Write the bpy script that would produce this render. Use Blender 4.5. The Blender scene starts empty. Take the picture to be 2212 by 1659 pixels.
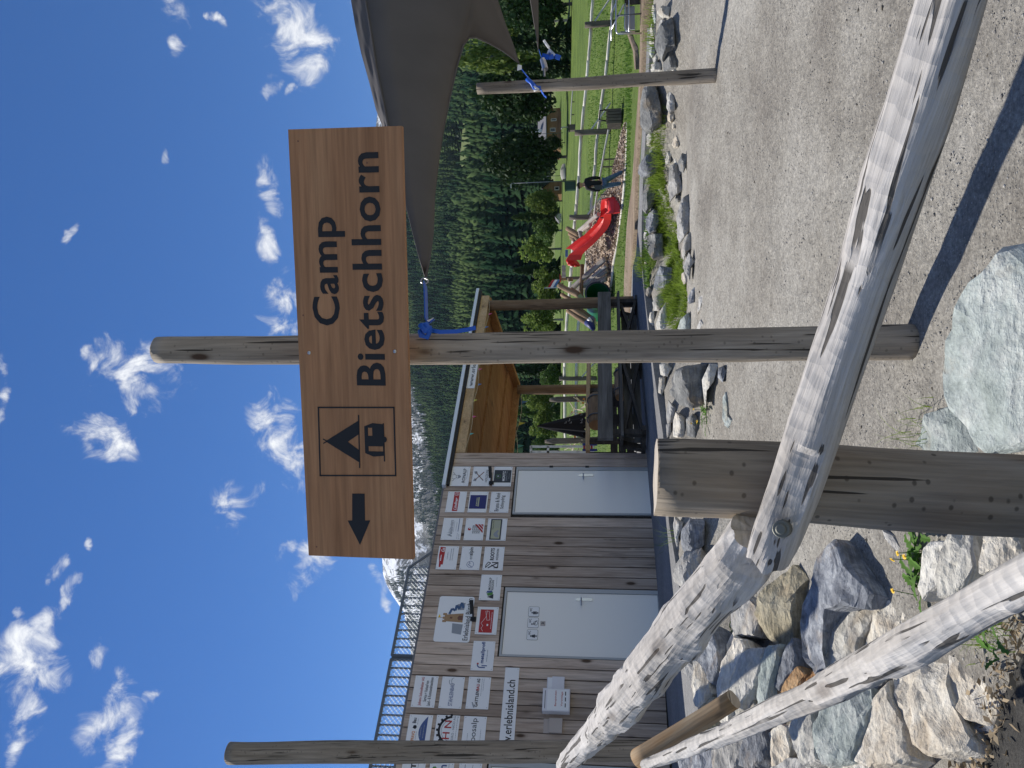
import bpy, math, random
import numpy as np
from mathutils import Vector, Matrix, noise as mn
from mathutils.geometry import delaunay_2d_cdt

random.seed(7); rng = np.random.default_rng(7)
SC = bpy.context.scene
COL = SC.collection
R = math.radians

# ------------------------------------------------------------------ camera, sky, sun, exposure
CZ, PITCH, ROLL, FPX = 0.68, R(7.0), R(0.6), 3030.0 / (4032 / 2212)
FW = Vector((0, math.cos(PITCH), math.sin(PITCH)))
UP0 = Vector((0, -math.sin(PITCH), math.cos(PITCH))); RT0 = Vector((1, 0, 0))
RT = math.cos(ROLL) * RT0 - math.sin(ROLL) * UP0
UPV = math.cos(ROLL) * UP0 + math.sin(ROLL) * RT0
CAM = Vector((0, 0, CZ))
cd = bpy.data.cameras.new('camera'); cam = bpy.data.objects.new('camera', cd); COL.objects.link(cam)
cd.sensor_width = 36; cd.lens = 36 * 3030.0 / 4032; cd.clip_start = .05; cd.clip_end = 20000
# the photograph was taken with the phone turned a quarter turn: image right = down
Mx = Matrix((-UPV, RT, -FW)).transposed().to_4x4(); Mx.translation = CAM
cam.matrix_world = Mx
SC.camera = cam

SUN_EL, SUN_AZ = R(58), R(-47)            # azimuth measured from +Y towards +X
sd = Vector((math.sin(SUN_AZ) * math.cos(SUN_EL), math.cos(SUN_AZ) * math.cos(SUN_EL), math.sin(SUN_EL)))
sl = bpy.data.lights.new('sun', 'SUN'); sl.energy = 4.1; sl.angle = R(.53); sl.color = (1, .95, .87)
so = bpy.data.objects.new('sun', sl); COL.objects.link(so)
so.rotation_euler = sd.to_track_quat('Z', 'Y').to_euler()
SC.view_settings.view_transform = 'Standard'; SC.view_settings.look = 'None'
SC.view_settings.exposure = 0.5; SC.view_settings.gamma = 1

def ray(v, Y):
    """direction through the photograph's point (v down, Y leftwards; 2212 x 1659)"""
    return FW + float((829.5 - Y) / FPX) * RT - float((v - 1106) / FPX) * UPV
def aty(v, Y, y):
    d = ray(v, Y); return CAM + d * float(y / d.y)
def onz(v, Y, z):
    d = ray(v, Y); return CAM + d * float((z - CZ) / d.z)

W = bpy.data.worlds.new('World'); SC.world = W; W.use_nodes = True
def build_world():
    nt = W.node_tree; N = nt.nodes; L = nt.links
    bg = N['Background']; bg.inputs['Strength'].default_value = 0.088
    sky = N.new('ShaderNodeTexSky'); sky.sky_type = 'NISHITA'; sky.sun_disc = False
    sky.sun_elevation = SUN_EL; sky.sun_rotation = SUN_AZ
    sky.altitude = 2200; sky.air_density = 1.0; sky.dust_density = .0; sky.ozone_density = 3.5
    tc = N.new('ShaderNodeTexCoord')
    def math_(op, a, b=None, c=None):
        n = N.new('ShaderNodeMath'); n.operation = op
        for i, q in enumerate((a, b, c)):
            if q is None: continue
            if isinstance(q, (int, float)): n.inputs[i].default_value = q
            else: L.new(q, n.inputs[i])
        return n.outputs[0]
    nz = N.new('ShaderNodeTexNoise'); nz.inputs['Scale'].default_value = 7; nz.inputs['Detail'].default_value = 6
    L.new(tc.outputs['Generated'], nz.inputs['Vector'])
    wp = N.new('ShaderNodeVectorMath'); wp.operation = 'SUBTRACT'; L.new(nz.outputs['Color'], wp.inputs[0]); wp.inputs[1].default_value = (.5, .5, .5)
    w2 = N.new('ShaderNodeVectorMath'); w2.operation = 'MULTIPLY_ADD'; L.new(wp.outputs[0], w2.inputs[0]); w2.inputs[1].default_value = (.13, .13, .13)
    L.new(tc.outputs['Generated'], w2.inputs[2])
    P = w2.outputs[0]
    blobs = [(372, 15, 36, 45), (365, 110, 22, 20), (440, 62, 10, 28), (612, 85, 62, 105), (600, 215, 22, 28), (632, 220, 12, 18),
             (565, 425, 28, 55), (535, 520, 30, 60), (615, 665, 48, 66), (285, 812, 80, 62), (235, 955, 58, 48), (185, 800, 18, 30),
             (610, 925, 60, 95), (640, 880, 50, 80), (645, 1000, 60, 100), (655, 1090, 55, 110), (662, 1150, 60, 90), (660, 1205, 66, 70), (480, 1105, 46, 48), (570, 1203, 24, 24),
             (125, 1240, 22, 22), (186, 1200, 14, 20), (150, 1290, 14, 34), (118, 1355, 26, 52), (72, 1430, 62, 62), (28, 1510, 42, 60),
             (10, 1610, 24, 70), (215, 1450, 26, 50), (228, 1530, 50, 62), (245, 1605, 30, 62), (290, 1490, 20, 18), (2, 840, 18, 60),
             (750, 10, 18, 24), (340, 325, 12, 42), (135, 530, 9, 18), (55, 1335, 18, 20), (836, 1290, 14, 40)]
    acc = None
    for v, Y, rv, rY in blobs:
        c = ray(v, Y).normalized()
        e1 = (ray(v + 10, Y).normalized() - c); e1 = e1.normalized(); e2 = c.cross(e1)
        th1 = (ray(v + rv * 1.38, Y).normalized() - c).length; th2 = (ray(v, Y + rY * 1.38).normalized() - c).length
        d1 = N.new('ShaderNodeVectorMath'); d1.operation = 'DOT_PRODUCT'; L.new(P, d1.inputs[0]); d1.inputs[1].default_value = e1 / th1
        d2 = N.new('ShaderNodeVectorMath'); d2.operation = 'DOT_PRODUCT'; L.new(P, d2.inputs[0]); d2.inputs[1].default_value = e2 / th2
        q = math_('ADD', math_('POWER', math_('ABSOLUTE', d1.outputs['Value']), 2), math_('POWER', math_('ABSOLUTE', d2.outputs['Value']), 2))
        m = math_('SUBTRACT', 1, q)
        acc = m if acc is None else math_('MAXIMUM', acc, m)
    fb = N.new('ShaderNodeTexNoise'); fb.inputs['Scale'].default_value = 26; fb.inputs['Detail'].default_value = 9; fb.inputs['Roughness'].default_value = .62
    fb.inputs['Distortion'].default_value = .6
    L.new(tc.outputs['Generated'], fb.inputs['Vector'])
    # denser clouds across the unseen sky, added to brighten the shaded sides
    n0 = N.new('ShaderNodeTexNoise'); n0.inputs['Scale'].default_value = 3.1; n0.inputs['Detail'].default_value = 3; L.new(P, n0.inputs['Vector'])
    dv = N.new('ShaderNodeVectorMath'); dv.operation = 'DOT_PRODUCT'; L.new(tc.outputs['Generated'], dv.inputs[0]); dv.inputs[1].default_value = ray(700, 829)
    om = N.new('ShaderNodeMapRange'); L.new(dv.outputs['Value'], om.inputs['Value']); om.inputs['From Min'].default_value = .72; om.inputs['From Max'].default_value = .58; om.inputs['To Min'].default_value = -4
    om.inputs['To Max'].default_value = 0
    g = math_('ADD', math_('MULTIPLY', math_('SUBTRACT', n0.outputs[0], .505), 9), om.outputs[0])
    acc = math_('MAXIMUM', acc, g)
    acc = math_('MAXIMUM', acc, -0.6)
    f = math_('MULTIPLY_ADD', math_('SUBTRACT', fb.outputs[0], .5), 3.9, acc)
    mr = N.new('ShaderNodeMapRange'); mr.interpolation_type = 'SMOOTHSTEP'; L.new(f, mr.inputs['Value'])
    mr.inputs['From Min'].default_value = .34; mr.inputs['From Max'].default_value = 1.5
    den = mr.outputs[0]
    # thin high veil near the denser groups
    hs = N.new('ShaderNodeHueSaturation'); hs.inputs['Hue'].default_value = .508; hs.inputs['Saturation'].default_value = 1.27; hs.inputs['Value'].default_value = .95
    L.new(sky.outputs[0], hs.inputs['Color'])
    cc = N.new('ShaderNodeMix'); cc.data_type = 'RGBA'
    s2 = N.new('ShaderNodeMapRange'); L.new(f, s2.inputs['Value']); s2.inputs['From Min'].default_value = .3; s2.inputs['From Max'].default_value = 1.9
    s2.inputs['To Min'].default_value = 5.5; s2.inputs['To Max'].default_value = 9.0
    cv = N.new('ShaderNodeCombineXYZ')
    for i, k in enumerate((.97, .99, 1.03)): L.new(math_('MULTIPLY', s2.outputs[0], k), cv.inputs[i])
    L.new(den, cc.inputs['Factor']); L.new(hs.outputs[0], cc.inputs[6]); L.new(cv.outputs[0], cc.inputs[7])
    L.new(cc.outputs[2], bg.inputs['Color'])
build_world()

# ------------------------------------------------------------------ helpers
AZ = R(45.4)
WV = Vector((math.sin(AZ), math.cos(AZ), 0)); WN = Vector((math.cos(AZ), -math.sin(AZ), 0)); W0 = Vector((-1.166, 12.908, 0))
def wl(s, n, z): return W0 + float(s) * WV + float(n) * WN + Vector((0, 0, z))
WM = Matrix((WV, Vector((0, 0, 1)), WN)).transposed().to_4x4()          # local x along the wall, y up, z out of the wall
def wmat(s, n, z): m = WM.copy(); m.translation = wl(s, n, z); return m
def onwall(v, Y, n=0.):
    d = ray(v, Y); t = (W0 + n * WN - CAM).dot(WN) / d.dot(WN); return CAM + d * t
def wallc(v, Y, n=0.):
    P = onwall(v, Y, n); return (P - W0).dot(WV), P.z

def inpoly(x, y, poly):
    c = False; j = len(poly) - 1
    for i in range(len(poly)):
        xi, yi = poly[i]; xj, yj = poly[j]
        if (yi > y) != (yj > y) and x < (xj - xi) * (y - yi) / (yj - yi) + xi: c = not c
        j = i
    return c
def tag(o, label=None, cat=None, group=None, kind=None):
    if label: o['label'] = label
    if cat: o['category'] = cat
    if group: o['group'] = group
    if kind: o['kind'] = kind
    return o
def adopt(o, p):
    o.parent = p; o.matrix_parent_inverse = p.matrix_basis.inverted()
def empty(name, loc, label, cat, group=None):
    o = bpy.data.objects.new(name, None); o.empty_display_size = .1; o.location = loc; COL.objects.link(o)
    o.matrix_basis = Matrix.Translation(Vector(loc)); return tag(o, label, cat, group)
class MB:
    def __init__(s): s.v = []; s.f = []; s.m = []
    def add(s, vs, fs, mi=0):
        b = len(s.v); s.v += [tuple(x) for x in vs]; s.f += [tuple(b + i for i in f) for f in fs]; s.m += [mi] * len(fs); return s
    def box(s, a, b, M=None, mi=0):
        vs = [Vector((x, y, z)) for z in (a[2], b[2]) for y in (a[1], b[1]) for x in (a[0], b[0])]
        if M: vs = [M @ p for p in vs]
        return s.add(vs, [(0, 2, 3, 1), (4, 5, 7, 6), (0, 1, 5, 4), (2, 6, 7, 3), (0, 4, 6, 2), (1, 3, 7, 5)], mi)
    def beam(s, p0, p1, w, h, up=(0, 0, 1), mi=0):
        p0, p1 = Vector(p0), Vector(p1); z = (p1 - p0).normalized(); x = Vector(up).cross(z)
        if x.length < 1e-4: x = Vector((1, 0, 0))
        x.normalize(); y = z.cross(x); vs = []
        for p in (p0, p1):
            for a, b in ((-1, -1), (1, -1), (1, 1), (-1, 1)): vs.append(p + x * a * w / 2 + y * b * h / 2)
        return s.add(vs, [(3, 2, 1, 0), (4, 5, 6, 7), (0, 1, 5, 4), (1, 2, 6, 5), (2, 3, 7, 6), (3, 0, 4, 7)], mi)
    def tube(s, pts, r, seg=8, mi=0, cap=True):
        pts = [Vector(p) for p in pts]; n = len(pts); rs = r if isinstance(r, (list, tuple)) else [r] * n
        vs = []; px = None
        for i, p in enumerate(pts):
            t = (pts[min(i + 1, n - 1)] - pts[max(i - 1, 0)]).normalized()
            if px is None:
                px = t.cross(Vector((0, 0, 1)))
                if px.length < 1e-3: px = t.cross(Vector((1, 0, 0)))
            px = (px - t * px.dot(t)).normalized(); py = t.cross(px)
            for k in range(seg):
                a = 2 * math.pi * k / seg; vs.append(p + (px * math.cos(a) + py * math.sin(a)) * rs[i])
        fs = [(i * seg + k, i * seg + (k + 1) % seg, (i + 1) * seg + (k + 1) % seg, (i + 1) * seg + k) for i in range(n - 1) for k in range(seg)]
        if cap: fs += [tuple(range(seg - 1, -1, -1)), tuple((n - 1) * seg + k for k in range(seg))]
        return s.add(vs, fs, mi)
    def poly(s, pts, th=0., M=None, mi=0):
        """flat outline in local xy extruded along local z by th"""
        n = len(pts); vs = [Vector((p[0], p[1], 0)) for p in pts] + [Vector((p[0], p[1], th)) for p in pts]
        if M: vs = [M @ p for p in vs]
        return s.add(vs, [tuple(range(n - 1, -1, -1)), tuple(range(n, 2 * n))] + [(i, (i + 1) % n, n + (i + 1) % n, n + i) for i in range(n)], mi)
    def mesh(s, name):
        me = bpy.data.meshes.new(name); me.from_pydata(s.v, [], s.f)
        return me
def obj(name, mb, mat, parent=None, smooth=False, M=None):
    me = mb.mesh(name) if isinstance(mb, MB) else mb
    mats = mat if isinstance(mat, (list, tuple)) else [mat]
    if isinstance(mb, MB):
        for m in mats: me.materials.append(m)
        if len(mats) > 1: me.polygons.foreach_set('material_index', mb.m)
        if smooth: me.polygons.foreach_set('use_smooth', [True] * len(me.polygons))
    o = bpy.data.objects.new(name, me); COL.objects.link(o)
    if M is not None: o.matrix_basis = M
    if parent is not None: adopt(o, parent)
    return o
def link_copy(o, parent=None):
    c = o.copy(); COL.objects.link(c)
    for k in ('label', 'category', 'group', 'kind'):
        if k in o: c[k] = o[k]
    if parent is not None: c.parent = parent
    for ch in o.children: link_copy(ch, c)
    return c

# ------------------------------------------------------------------ materials
def newmat(name):
    m = bpy.data.materials.new(name); m.use_nodes = True; return m, m.node_tree.nodes, m.node_tree.links, m.node_tree.nodes['Principled BSDF']
def flat(name, c, rough=.6, metal=0., spec=.4):
    m, N, L, b = newmat(name); b.inputs['Base Color'].default_value = (*c, 1); b.inputs['Roughness'].default_value = rough
    b.inputs['Metallic'].default_value = metal; b.inputs['Specular IOR Level'].default_value = spec; return m
def ramp(N, L, src, stops):
    r = N.new('ShaderNodeValToRGB'); e = r.color_ramp.elements
    while len(e) < len(stops): e.new(.5)
    for k, (p, c) in enumerate(stops): e[k].position = p; e[k].color = (*c, 1) if len(c) == 3 else c
    L.new(src, r.inputs[0]); return r.outputs[0]
def mixc(N, L, f, a, b, mode='MIX'):
    n = N.new('ShaderNodeMix'); n.data_type = 'RGBA'; n.blend_type = mode
    for i, q in ((0, f), (6, a), (7, b)):
        if isinstance(q, (int, float)): n.inputs[i].default_value = q
        elif isinstance(q, tuple): n.inputs[i].default_value = (*q, 1)
        else: L.new(q, n.inputs[i])
    return n.outputs[2]
def noise(N, L, vec, scale, detail=5, rough=.55, dist=0.):
    n = N.new('ShaderNodeTexNoise'); n.inputs['Scale'].default_value = scale; n.inputs['Detail'].default_value = detail
    n.inputs['Roughness'].default_value = rough; n.inputs['Distortion'].default_value = dist
    if vec is not None: L.new(vec, n.inputs['Vector'])
    return n.outputs[0]
def coords(N, L, scale=(1, 1, 1), rnd=True, kind='Object'):
    tc = N.new('ShaderNodeTexCoord'); v = tc.outputs[kind]
    if rnd:
        oi = N.new('ShaderNodeObjectInfo'); m = N.new('ShaderNodeMath'); m.operation = 'MULTIPLY'; m.inputs[1].default_value = 37.
        L.new(oi.outputs['Random'], m.inputs[0]); a = N.new('ShaderNodeVectorMath'); a.operation = 'ADD'; L.new(v, a.inputs[0]); L.new(m.outputs[0], a.inputs[1]); v = a.outputs[0]
    mp = N.new('ShaderNodeMapping'); mp.inputs['Scale'].default_value = scale; L.new(v, mp.inputs['Vector']); return mp.outputs[0], v
def bump(N, L, b, h, strength, dist=.01):
    n = N.new('ShaderNodeBump'); n.inputs['Strength'].default_value = strength; n.inputs['Distance'].default_value = dist
    L.new(h, n.inputs['Height']); L.new(n.outputs[0], b.inputs['Normal'])
def wood(name, cols, axis=2, sc=1., crack=.5, knot=.5, rough=.85, bmp=.5, rndv=.25, stain=None, chisel=0., dash=0., ck=(40, 1.3, .665)):
    m, N, L, b = newmat(name)
    s1 = [7 * sc] * 3; s1[axis] = .9 * sc
    s2 = [55 * sc] * 3; s2[axis] = 2.2 * sc
    s3 = [ck[0] * sc] * 3; s3[axis] = ck[1] * sc
    v1, base = coords(N, L, s1); 
    def mp(s):
        n = N.new('ShaderNodeMapping'); n.inputs['Scale'].default_value = s; L.new(base, n.inputs['Vector']); return n.outputs[0]
    n1 = noise(N, L, v1, 1, 6, .6, .5); n2 = noise(N, L, mp(s2), 1, 4, .6)
    c = ramp(N, L, n1, [(.3, cols[0]), (.5, cols[1]), (.7, cols[2])])
    g = ramp(N, L, n2, [(.3, (.62, .62, .62)), (.65, (1.12, 1.12, 1.12))])
    c = mixc(N, L, .75, c, g, 'MULTIPLY')
    n3 = noise(N, L, mp(s3), 1, 1.5, .4, 0)
    cr = ramp(N, L, n3, [(ck[2], (0, 0, 0)), (ck[2] + .02, (1, 1, 1))])
    n4 = noise(N, L, mp([3 * sc] * 3), 1, 2)
    crm = N.new('ShaderNodeMath'); crm.operation = 'MULTIPLY'; L.new(cr, crm.inputs[0])
    L.new(ramp(N, L, n4, [(.36, (0, 0, 0)), (.42, (1, 1, 1))]), crm.inputs[1])
    cm = N.new('ShaderNodeMath'); cm.operation = 'MULTIPLY'; cm.inputs[1].default_value = crack; L.new(crm.outputs[0], cm.inputs[0])
    c = mixc(N, L, cm.outputs[0], c, (.03, .025, .02))
    # knots
    sk = [7 * sc] * 3; sk[axis] = 2.6 * sc
    vo = N.new('ShaderNodeTexVoronoi'); vo.inputs['Scale'].default_value = 1; L.new(mp(sk), vo.inputs['Vector'])
    kk = ramp(N, L, vo.outputs['Distance'], [(.10, (1, 1, 1)), (.17, (.25, .25, .25)), (.24, (0, 0, 0))])
    vm = N.new('ShaderNodeMath'); vm.operation = 'GREATER_THAN'; vm.inputs[1].default_value = .62
    sep = N.new('ShaderNodeSeparateColor'); L.new(vo.outputs['Color'], sep.inputs[0]); L.new(sep.outputs[0], vm.inputs[0])
    km = N.new('ShaderNodeMath'); km.operation = 'MULTIPLY'; L.new(kk, km.inputs[0]); L.new(vm.outputs[0], km.inputs[1])
    k2 = N.new('ShaderNodeMath'); k2.operation = 'MULTIPLY'; k2.inputs[1].default_value = knot; L.new(km.outputs[0], k2.inputs[0])
    c = mixc(N, L, k2.outputs[0], c, (.07, .042, .026))
    if dash:                                              # short dark scars where twigs and bark came off
        vd = N.new('ShaderNodeTexVoronoi'); vd.inputs['Scale'].default_value = 1; vd.inputs['Randomness'].default_value = .8; L.new(mp([24, 24, 30]), vd.inputs['Vector'])
        sd_ = N.new('ShaderNodeSeparateColor'); L.new(vd.outputs['Color'], sd_.inputs[0]); gt = N.new('ShaderNodeMath'); gt.operation = 'GREATER_THAN'; gt.inputs[1].default_value = .5; L.new(sd_.outputs[1], gt.inputs[0])
        dm = N.new('ShaderNodeMath'); dm.operation = 'MULTIPLY'; L.new(ramp(N, L, vd.outputs['Distance'], [(.14, (1, 1, 1)), (.24, (0, 0, 0))]), dm.inputs[0]); L.new(gt.outputs[0], dm.inputs[1])
        dn = N.new('ShaderNodeMath'); dn.operation = 'MULTIPLY'; dn.inputs[1].default_value = dash; L.new(dm.outputs[0], dn.inputs[0]); c = mixc(N, L, dn.outputs[0], c, (.06, .048, .036))
    if stain:
        n5 = noise(N, L, mp([2.2, 2.2, .7] if axis == 2 else [2.2, .7, 2.2]), 1, 4)
        c = mixc(N, L, ramp(N, L, n5, [(.52, (0, 0, 0)), (.68, (.8, .8, .8))]), c, stain)
    oi = N.new('ShaderNodeObjectInfo')
    hv = N.new('ShaderNodeMapRange'); L.new(oi.outputs['Random'], hv.inputs['Value']); hv.inputs['To Min'].default_value = 1 - rndv; hv.inputs['To Max'].default_value = 1 + rndv
    hs = N.new('ShaderNodeHueSaturation'); L.new(c, hs.inputs['Color']); L.new(hv.outputs[0], hs.inputs['Value'])
    L.new(hs.outputs[0], b.inputs['Base Color']); b.inputs['Roughness'].default_value = rough; b.inputs['Specular IOR Level'].default_value = .25
    h = N.new('ShaderNodeMath'); h.operation = 'SUBTRACT'; L.new(n2, h.inputs[0]); L.new(crm.outputs[0], h.inputs[1]); hh = h.outputs[0]
    if chisel:
        vc = N.new('ShaderNodeTexVoronoi'); L.new(mp([16, 16, 30]), vc.inputs['Vector']); vc.inputs['Scale'].default_value = 1
        a = N.new('ShaderNodeMath'); a.operation = 'MULTIPLY_ADD'; L.new(vc.outputs['Distance'], a.inputs[0]); a.inputs[1].default_value = chisel; L.new(hh, a.inputs[2]); hh = a.outputs[0]
    bump(N, L, b, hh, bmp, .006); return m
def rock(name, cols, sc=1., strata=.4, bmp=.9):
    m, N, L, b = newmat(name); v, base = coords(N, L, (sc, sc, sc))
    n1 = noise(N, L, v, 3.2, 8, .65, .4); n2 = noise(N, L, v, 22, 6, .7); 
    st = N.new('ShaderNodeMapping'); st.inputs['Rotation'].default_value = (.5, .35, .9); st.inputs['Scale'].default_value = (4, 4, 34); L.new(v, st.inputs['Vector'])
    n3 = noise(N, L, st.outputs[0], 1, 5, .6, .4)
    c = ramp(N, L, n1, [(.32, cols[0]), (.5, cols[1]), (.66, cols[2])])
    c = mixc(N, L, .6, c, ramp(N, L, n2, [(.3, (.6, .6, .6)), (.62, (1.2, 1.2, 1.2))]), 'MULTIPLY')
    c = mixc(N, L, strata, c, ramp(N, L, n3, [(.36, (.45, .45, .47)), (.55, (1.15, 1.14, 1.1))]), 'MULTIPLY')
    n4 = noise(N, L, v, 2.1, 5, .6, .2)
    c = mixc(N, L, ramp(N, L, n4, [(.56, (0, 0, 0)), (.74, (.6, .6, .6))]), c, (.36, .25, .13))
    oi = N.new('ShaderNodeObjectInfo'); hv = N.new('ShaderNodeMapRange'); L.new(oi.outputs['Random'], hv.inputs['Value']); hv.inputs['To Min'].default_value = .78; hv.inputs['To Max'].default_value = 1.15
    hs = N.new('ShaderNodeHueSaturation'); L.new(c, hs.inputs['Color']); L.new(hv.outputs[0], hs.inputs['Value']); L.new(hs.outputs[0], b.inputs['Base Color'])
    b.inputs['Roughness'].default_value = .82; b.inputs['Specular IOR Level'].default_value = .3
    a = N.new('ShaderNodeMath'); a.operation = 'ADD'; L.new(n2, a.inputs[0]); L.new(n3, a.inputs[1])
    a2 = N.new('ShaderNodeMath'); a2.operation = 'ADD'; L.new(a.outputs[0], a2.inputs[0]); L.new(n1, a2.inputs[1])
    bump(N, L, b, a2.outputs[0], bmp, .03 / sc); return m
def ground(name, cols, big, fine, bmp=.5, dist=.01, speck=None, mid=None):
    m, N, L, b = newmat(name); v, _ = coords(N, L, (1, 1, 1), False)
    n1 = noise(N, L, v, big, 5); n2 = noise(N, L, v, fine, 6, .75); n3 = noise(N, L, v, mid or fine * .2, 4, .7)
    c = ramp(N, L, n1, [(.3, cols[0]), (.5, cols[1]), (.7, cols[2])])
    c = mixc(N, L, .85, c, ramp(N, L, n2, [(.28, (.42, .42, .43)), (.5, (.95, .95, .95)), (.7, (1.6, 1.6, 1.58))]), 'MULTIPLY')
    c = mixc(N, L, .6, c, ramp(N, L, n3, [(.3, (.6, .6, .6)), (.65, (1.25, 1.25, 1.25))]), 'MULTIPLY')
    if speck:
        vo = N.new('ShaderNodeTexVoronoi'); vo.inputs['Scale'].default_value = speck[0]; L.new(v, vo.inputs['Vector'])
        c = mixc(N, L, ramp(N, L, vo.outputs['Distance'], [(.12, (1, 1, 1)), (.2, (0, 0, 0))]), c, speck[1])
    L.new(c, b.inputs['Base Color']); b.inputs['Roughness'].default_value = .9; b.inputs['Specular IOR Level'].default_value = .2
    a = N.new('ShaderNodeMath'); a.operation = 'MULTIPLY_ADD'; L.new(n3, a.inputs[0]); a.inputs[1].default_value = 1.5; L.new(n2, a.inputs[2])
    bump(N, L, b, a.outputs[0], bmp, dist); return m
def leafmat(name, c1, c2, trans=.25, attr=False):
    m, N, L, b = newmat(name)
    if attr:
        at = N.new('ShaderNodeAttribute'); at.attribute_name = 'tint'; f = at.outputs['Fac']
    else:
        v, _ = coords(N, L); ge = N.new('ShaderNodeNewGeometry')
        f = ge.outputs['Random Per Island']
    c = ramp(N, L, f, [(0, c1), (1, c2)]); oi = N.new('ShaderNodeObjectInfo'); hv = N.new('ShaderNodeMapRange'); L.new(oi.outputs['Random'], hv.inputs['Value'])
    hv.inputs['To Min'].default_value = .8; hv.inputs['To Max'].default_value = 1.2
    hs = N.new('ShaderNodeHueSaturation'); L.new(c, hs.inputs['Color']); L.new(hv.outputs[0], hs.inputs['Value']); c = hs.outputs[0]
    L.new(c, b.inputs['Base Color']); b.inputs['Roughness'].default_value = .7; b.inputs['Specular IOR Level'].default_value = 0 if attr else .2
    if trans:
        t = N.new('ShaderNodeBsdfTranslucent'); L.new(c, t.inputs['Color']); mx = N.new('ShaderNodeMixShader'); mx.inputs[0].default_value = trans
        L.new(b.outputs[0], mx.inputs[1]); L.new(t.outputs[0], mx.inputs[2]); L.new(mx.outputs[0], N['Material Output'].inputs[0])
    return m

M = {}
M['post'] = wood('post_wood', [(.20, .165, .125), (.29, .245, .19), (.40, .345, .28)], 2, 1., .9, 1., bmp=.9, rndv=.1, dash=.4, ck=(60, 1.6, .645))
M['bigpost'] = wood('stump_wood', [(.19, .15, .11), (.285, .235, .175), (.39, .335, .265)], 2, 1., .9, 1., bmp=.9, rndv=.05, stain=(.24, .145, .065), dash=.7, ck=(46, 1.6, .655))
M['rail'] = wood('silver_rail_wood', [(.40, .37, .335), (.54, .51, .475), (.66, .635, .60)], 2, .9, .85, .45, bmp=.9, rndv=.04, chisel=.8, ck=(62, 1.7, .625))
M['pole'] = wood('brown_pole_wood', [(.20, .14, .08), (.33, .21, .11), (.38, .30, .20)], 2, 1., .5, .5, rndv=.05)
M['endgrain'] = wood('end_grain', [(.36, .30, .23), (.48, .42, .34), (.56, .50, .42)], 0, 1.4, .8, 0, rndv=.05)
M['plank'] = wood('grey_cladding', [(.35, .265, .205), (.485, .385, .31), (.58, .48, .40)], 1, .8, .35, .95, bmp=.35, rndv=.26)
M['larch'] = wood('red_larch', [(.345, .172, .082), (.405, .21, .105), (.455, .25, .128)], 0, .75, .0, .12, rough=.6, bmp=.12, rndv=.0)
M['fascia'] = wood('new_spruce', [(.42, .28, .15), (.52, .36, .20), (.60, .44, .27)], 0, .7, .15, .6, rough=.7, bmp=.2, rndv=.05)
M['ceil'] = wood('ceiling_wood', [(.29, .135, .055), (.37, .19, .08), (.44, .25, .115)], 0, .7, .05, .7, rough=.7, bmp=.15, rndv=.08)
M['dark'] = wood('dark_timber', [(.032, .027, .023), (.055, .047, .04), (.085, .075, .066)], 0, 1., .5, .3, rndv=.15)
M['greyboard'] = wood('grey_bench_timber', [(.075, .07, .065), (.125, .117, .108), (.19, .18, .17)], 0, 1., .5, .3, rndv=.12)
M['playlog'] = wood('play_log', [(.27, .23, .19), (.38, .34, .30), (.48, .45, .41)], 2, 1., .6, .3, rndv=.18)
M['playbrown'] = wood('play_log_brown', [(.17, .11, .065), (.26, .17, .10), (.34, .24, .15)], 2, 1., .5, .3, rndv=.15)
M['fencewood'] = wood('pale_rail', [(.58, .53, .45), (.70, .65, .57), (.78, .74, .67)], 2, 1., .5, .4, rndv=.1)
M['fencepost'] = wood('fence_post_wood', [(.09, .075, .06), (.15, .125, .10), (.21, .18, .15)], 2, 1., .5, .2, rndv=.1)
M['chalet'] = wood('chalet_wood', [(.20, .11, .055), (.29, .165, .08), (.34, .21, .11)], 0, .5, .2, .1, rndv=.1)
M['r_pale'] = rock('pale_schist', [(.48, .46, .41), (.62, .60, .54), (.72, .70, .65)], 1.3, .4)
M['r_cream'] = rock('cream_schist', [(.50, .43, .34), (.64, .59, .50), (.74, .71, .64)], 1.3, .4)
M['r_green'] = rock('green_schist', [(.30, .345, .325), (.44, .49, .47), (.58, .61, .58)], 1.6, .3)
M['r_blue'] = rock('blue_slate', [(.12, .132, .15), (.215, .23, .26), (.40, .42, .445)], 1.5, .6)
M['r_dark'] = rock('dark_gneiss', [(.11, .115, .115), (.185, .19, .19), (.33, .33, .315)], 1.2, .5)
M['r_olive'] = rock('olive_stone', [(.22, .19, .12), (.33, .29, .20), (.42, .38, .28)], 1.5, .4)
M['r_rust'] = rock('rusty_stone', [(.20, .09, .03), (.32, .17, .07), (.40, .28, .16)], 2., .4)
M['r_grey'] = rock('grey_stone', [(.30, .295, .28), (.42, .41, .39), (.55, .54, .51)], 1.3, .4)
M['sand'] = ground('crushed_sand', [(.225, .206, .178), (.312, .293, .256), (.39, .372, .332)], 1.1, 52, 1., .014, None, 15)
M['soil'] = ground('soil', [(.10, .085, .065), (.16, .14, .11), (.22, .2, .17)], 2, 40, .8, .02)
M['asphalt'] = ground('terrace_asphalt', [(.17, .17, .172), (.20, .20, .203), (.235, .235, .237)], .8, 120, .3, .004)
M['road'] = ground('road_asphalt', [(.04, .038, .035), (.06, .058, .054), (.09, .085, .075)], 3, 110, .9, .01)
M['meadow'] = ground('meadow_grass', [(.060, .098, .016), (.092, .142, .024), (.13, .18, .034)], .35, 12, .9, .05, (2.2, (.13, .21, .05)), 2.5)
M['path'] = ground('dirt_path', [(.17, .125, .085), (.23, .175, .125), (.28, .22, .16)], .8, 20, .6, .02)
M['chips'] = ground('wood_chip_bed', [(.27, .20, .14), (.42, .33, .25), (.54, .45, .36)], 3, 14, 1., .04)
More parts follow.
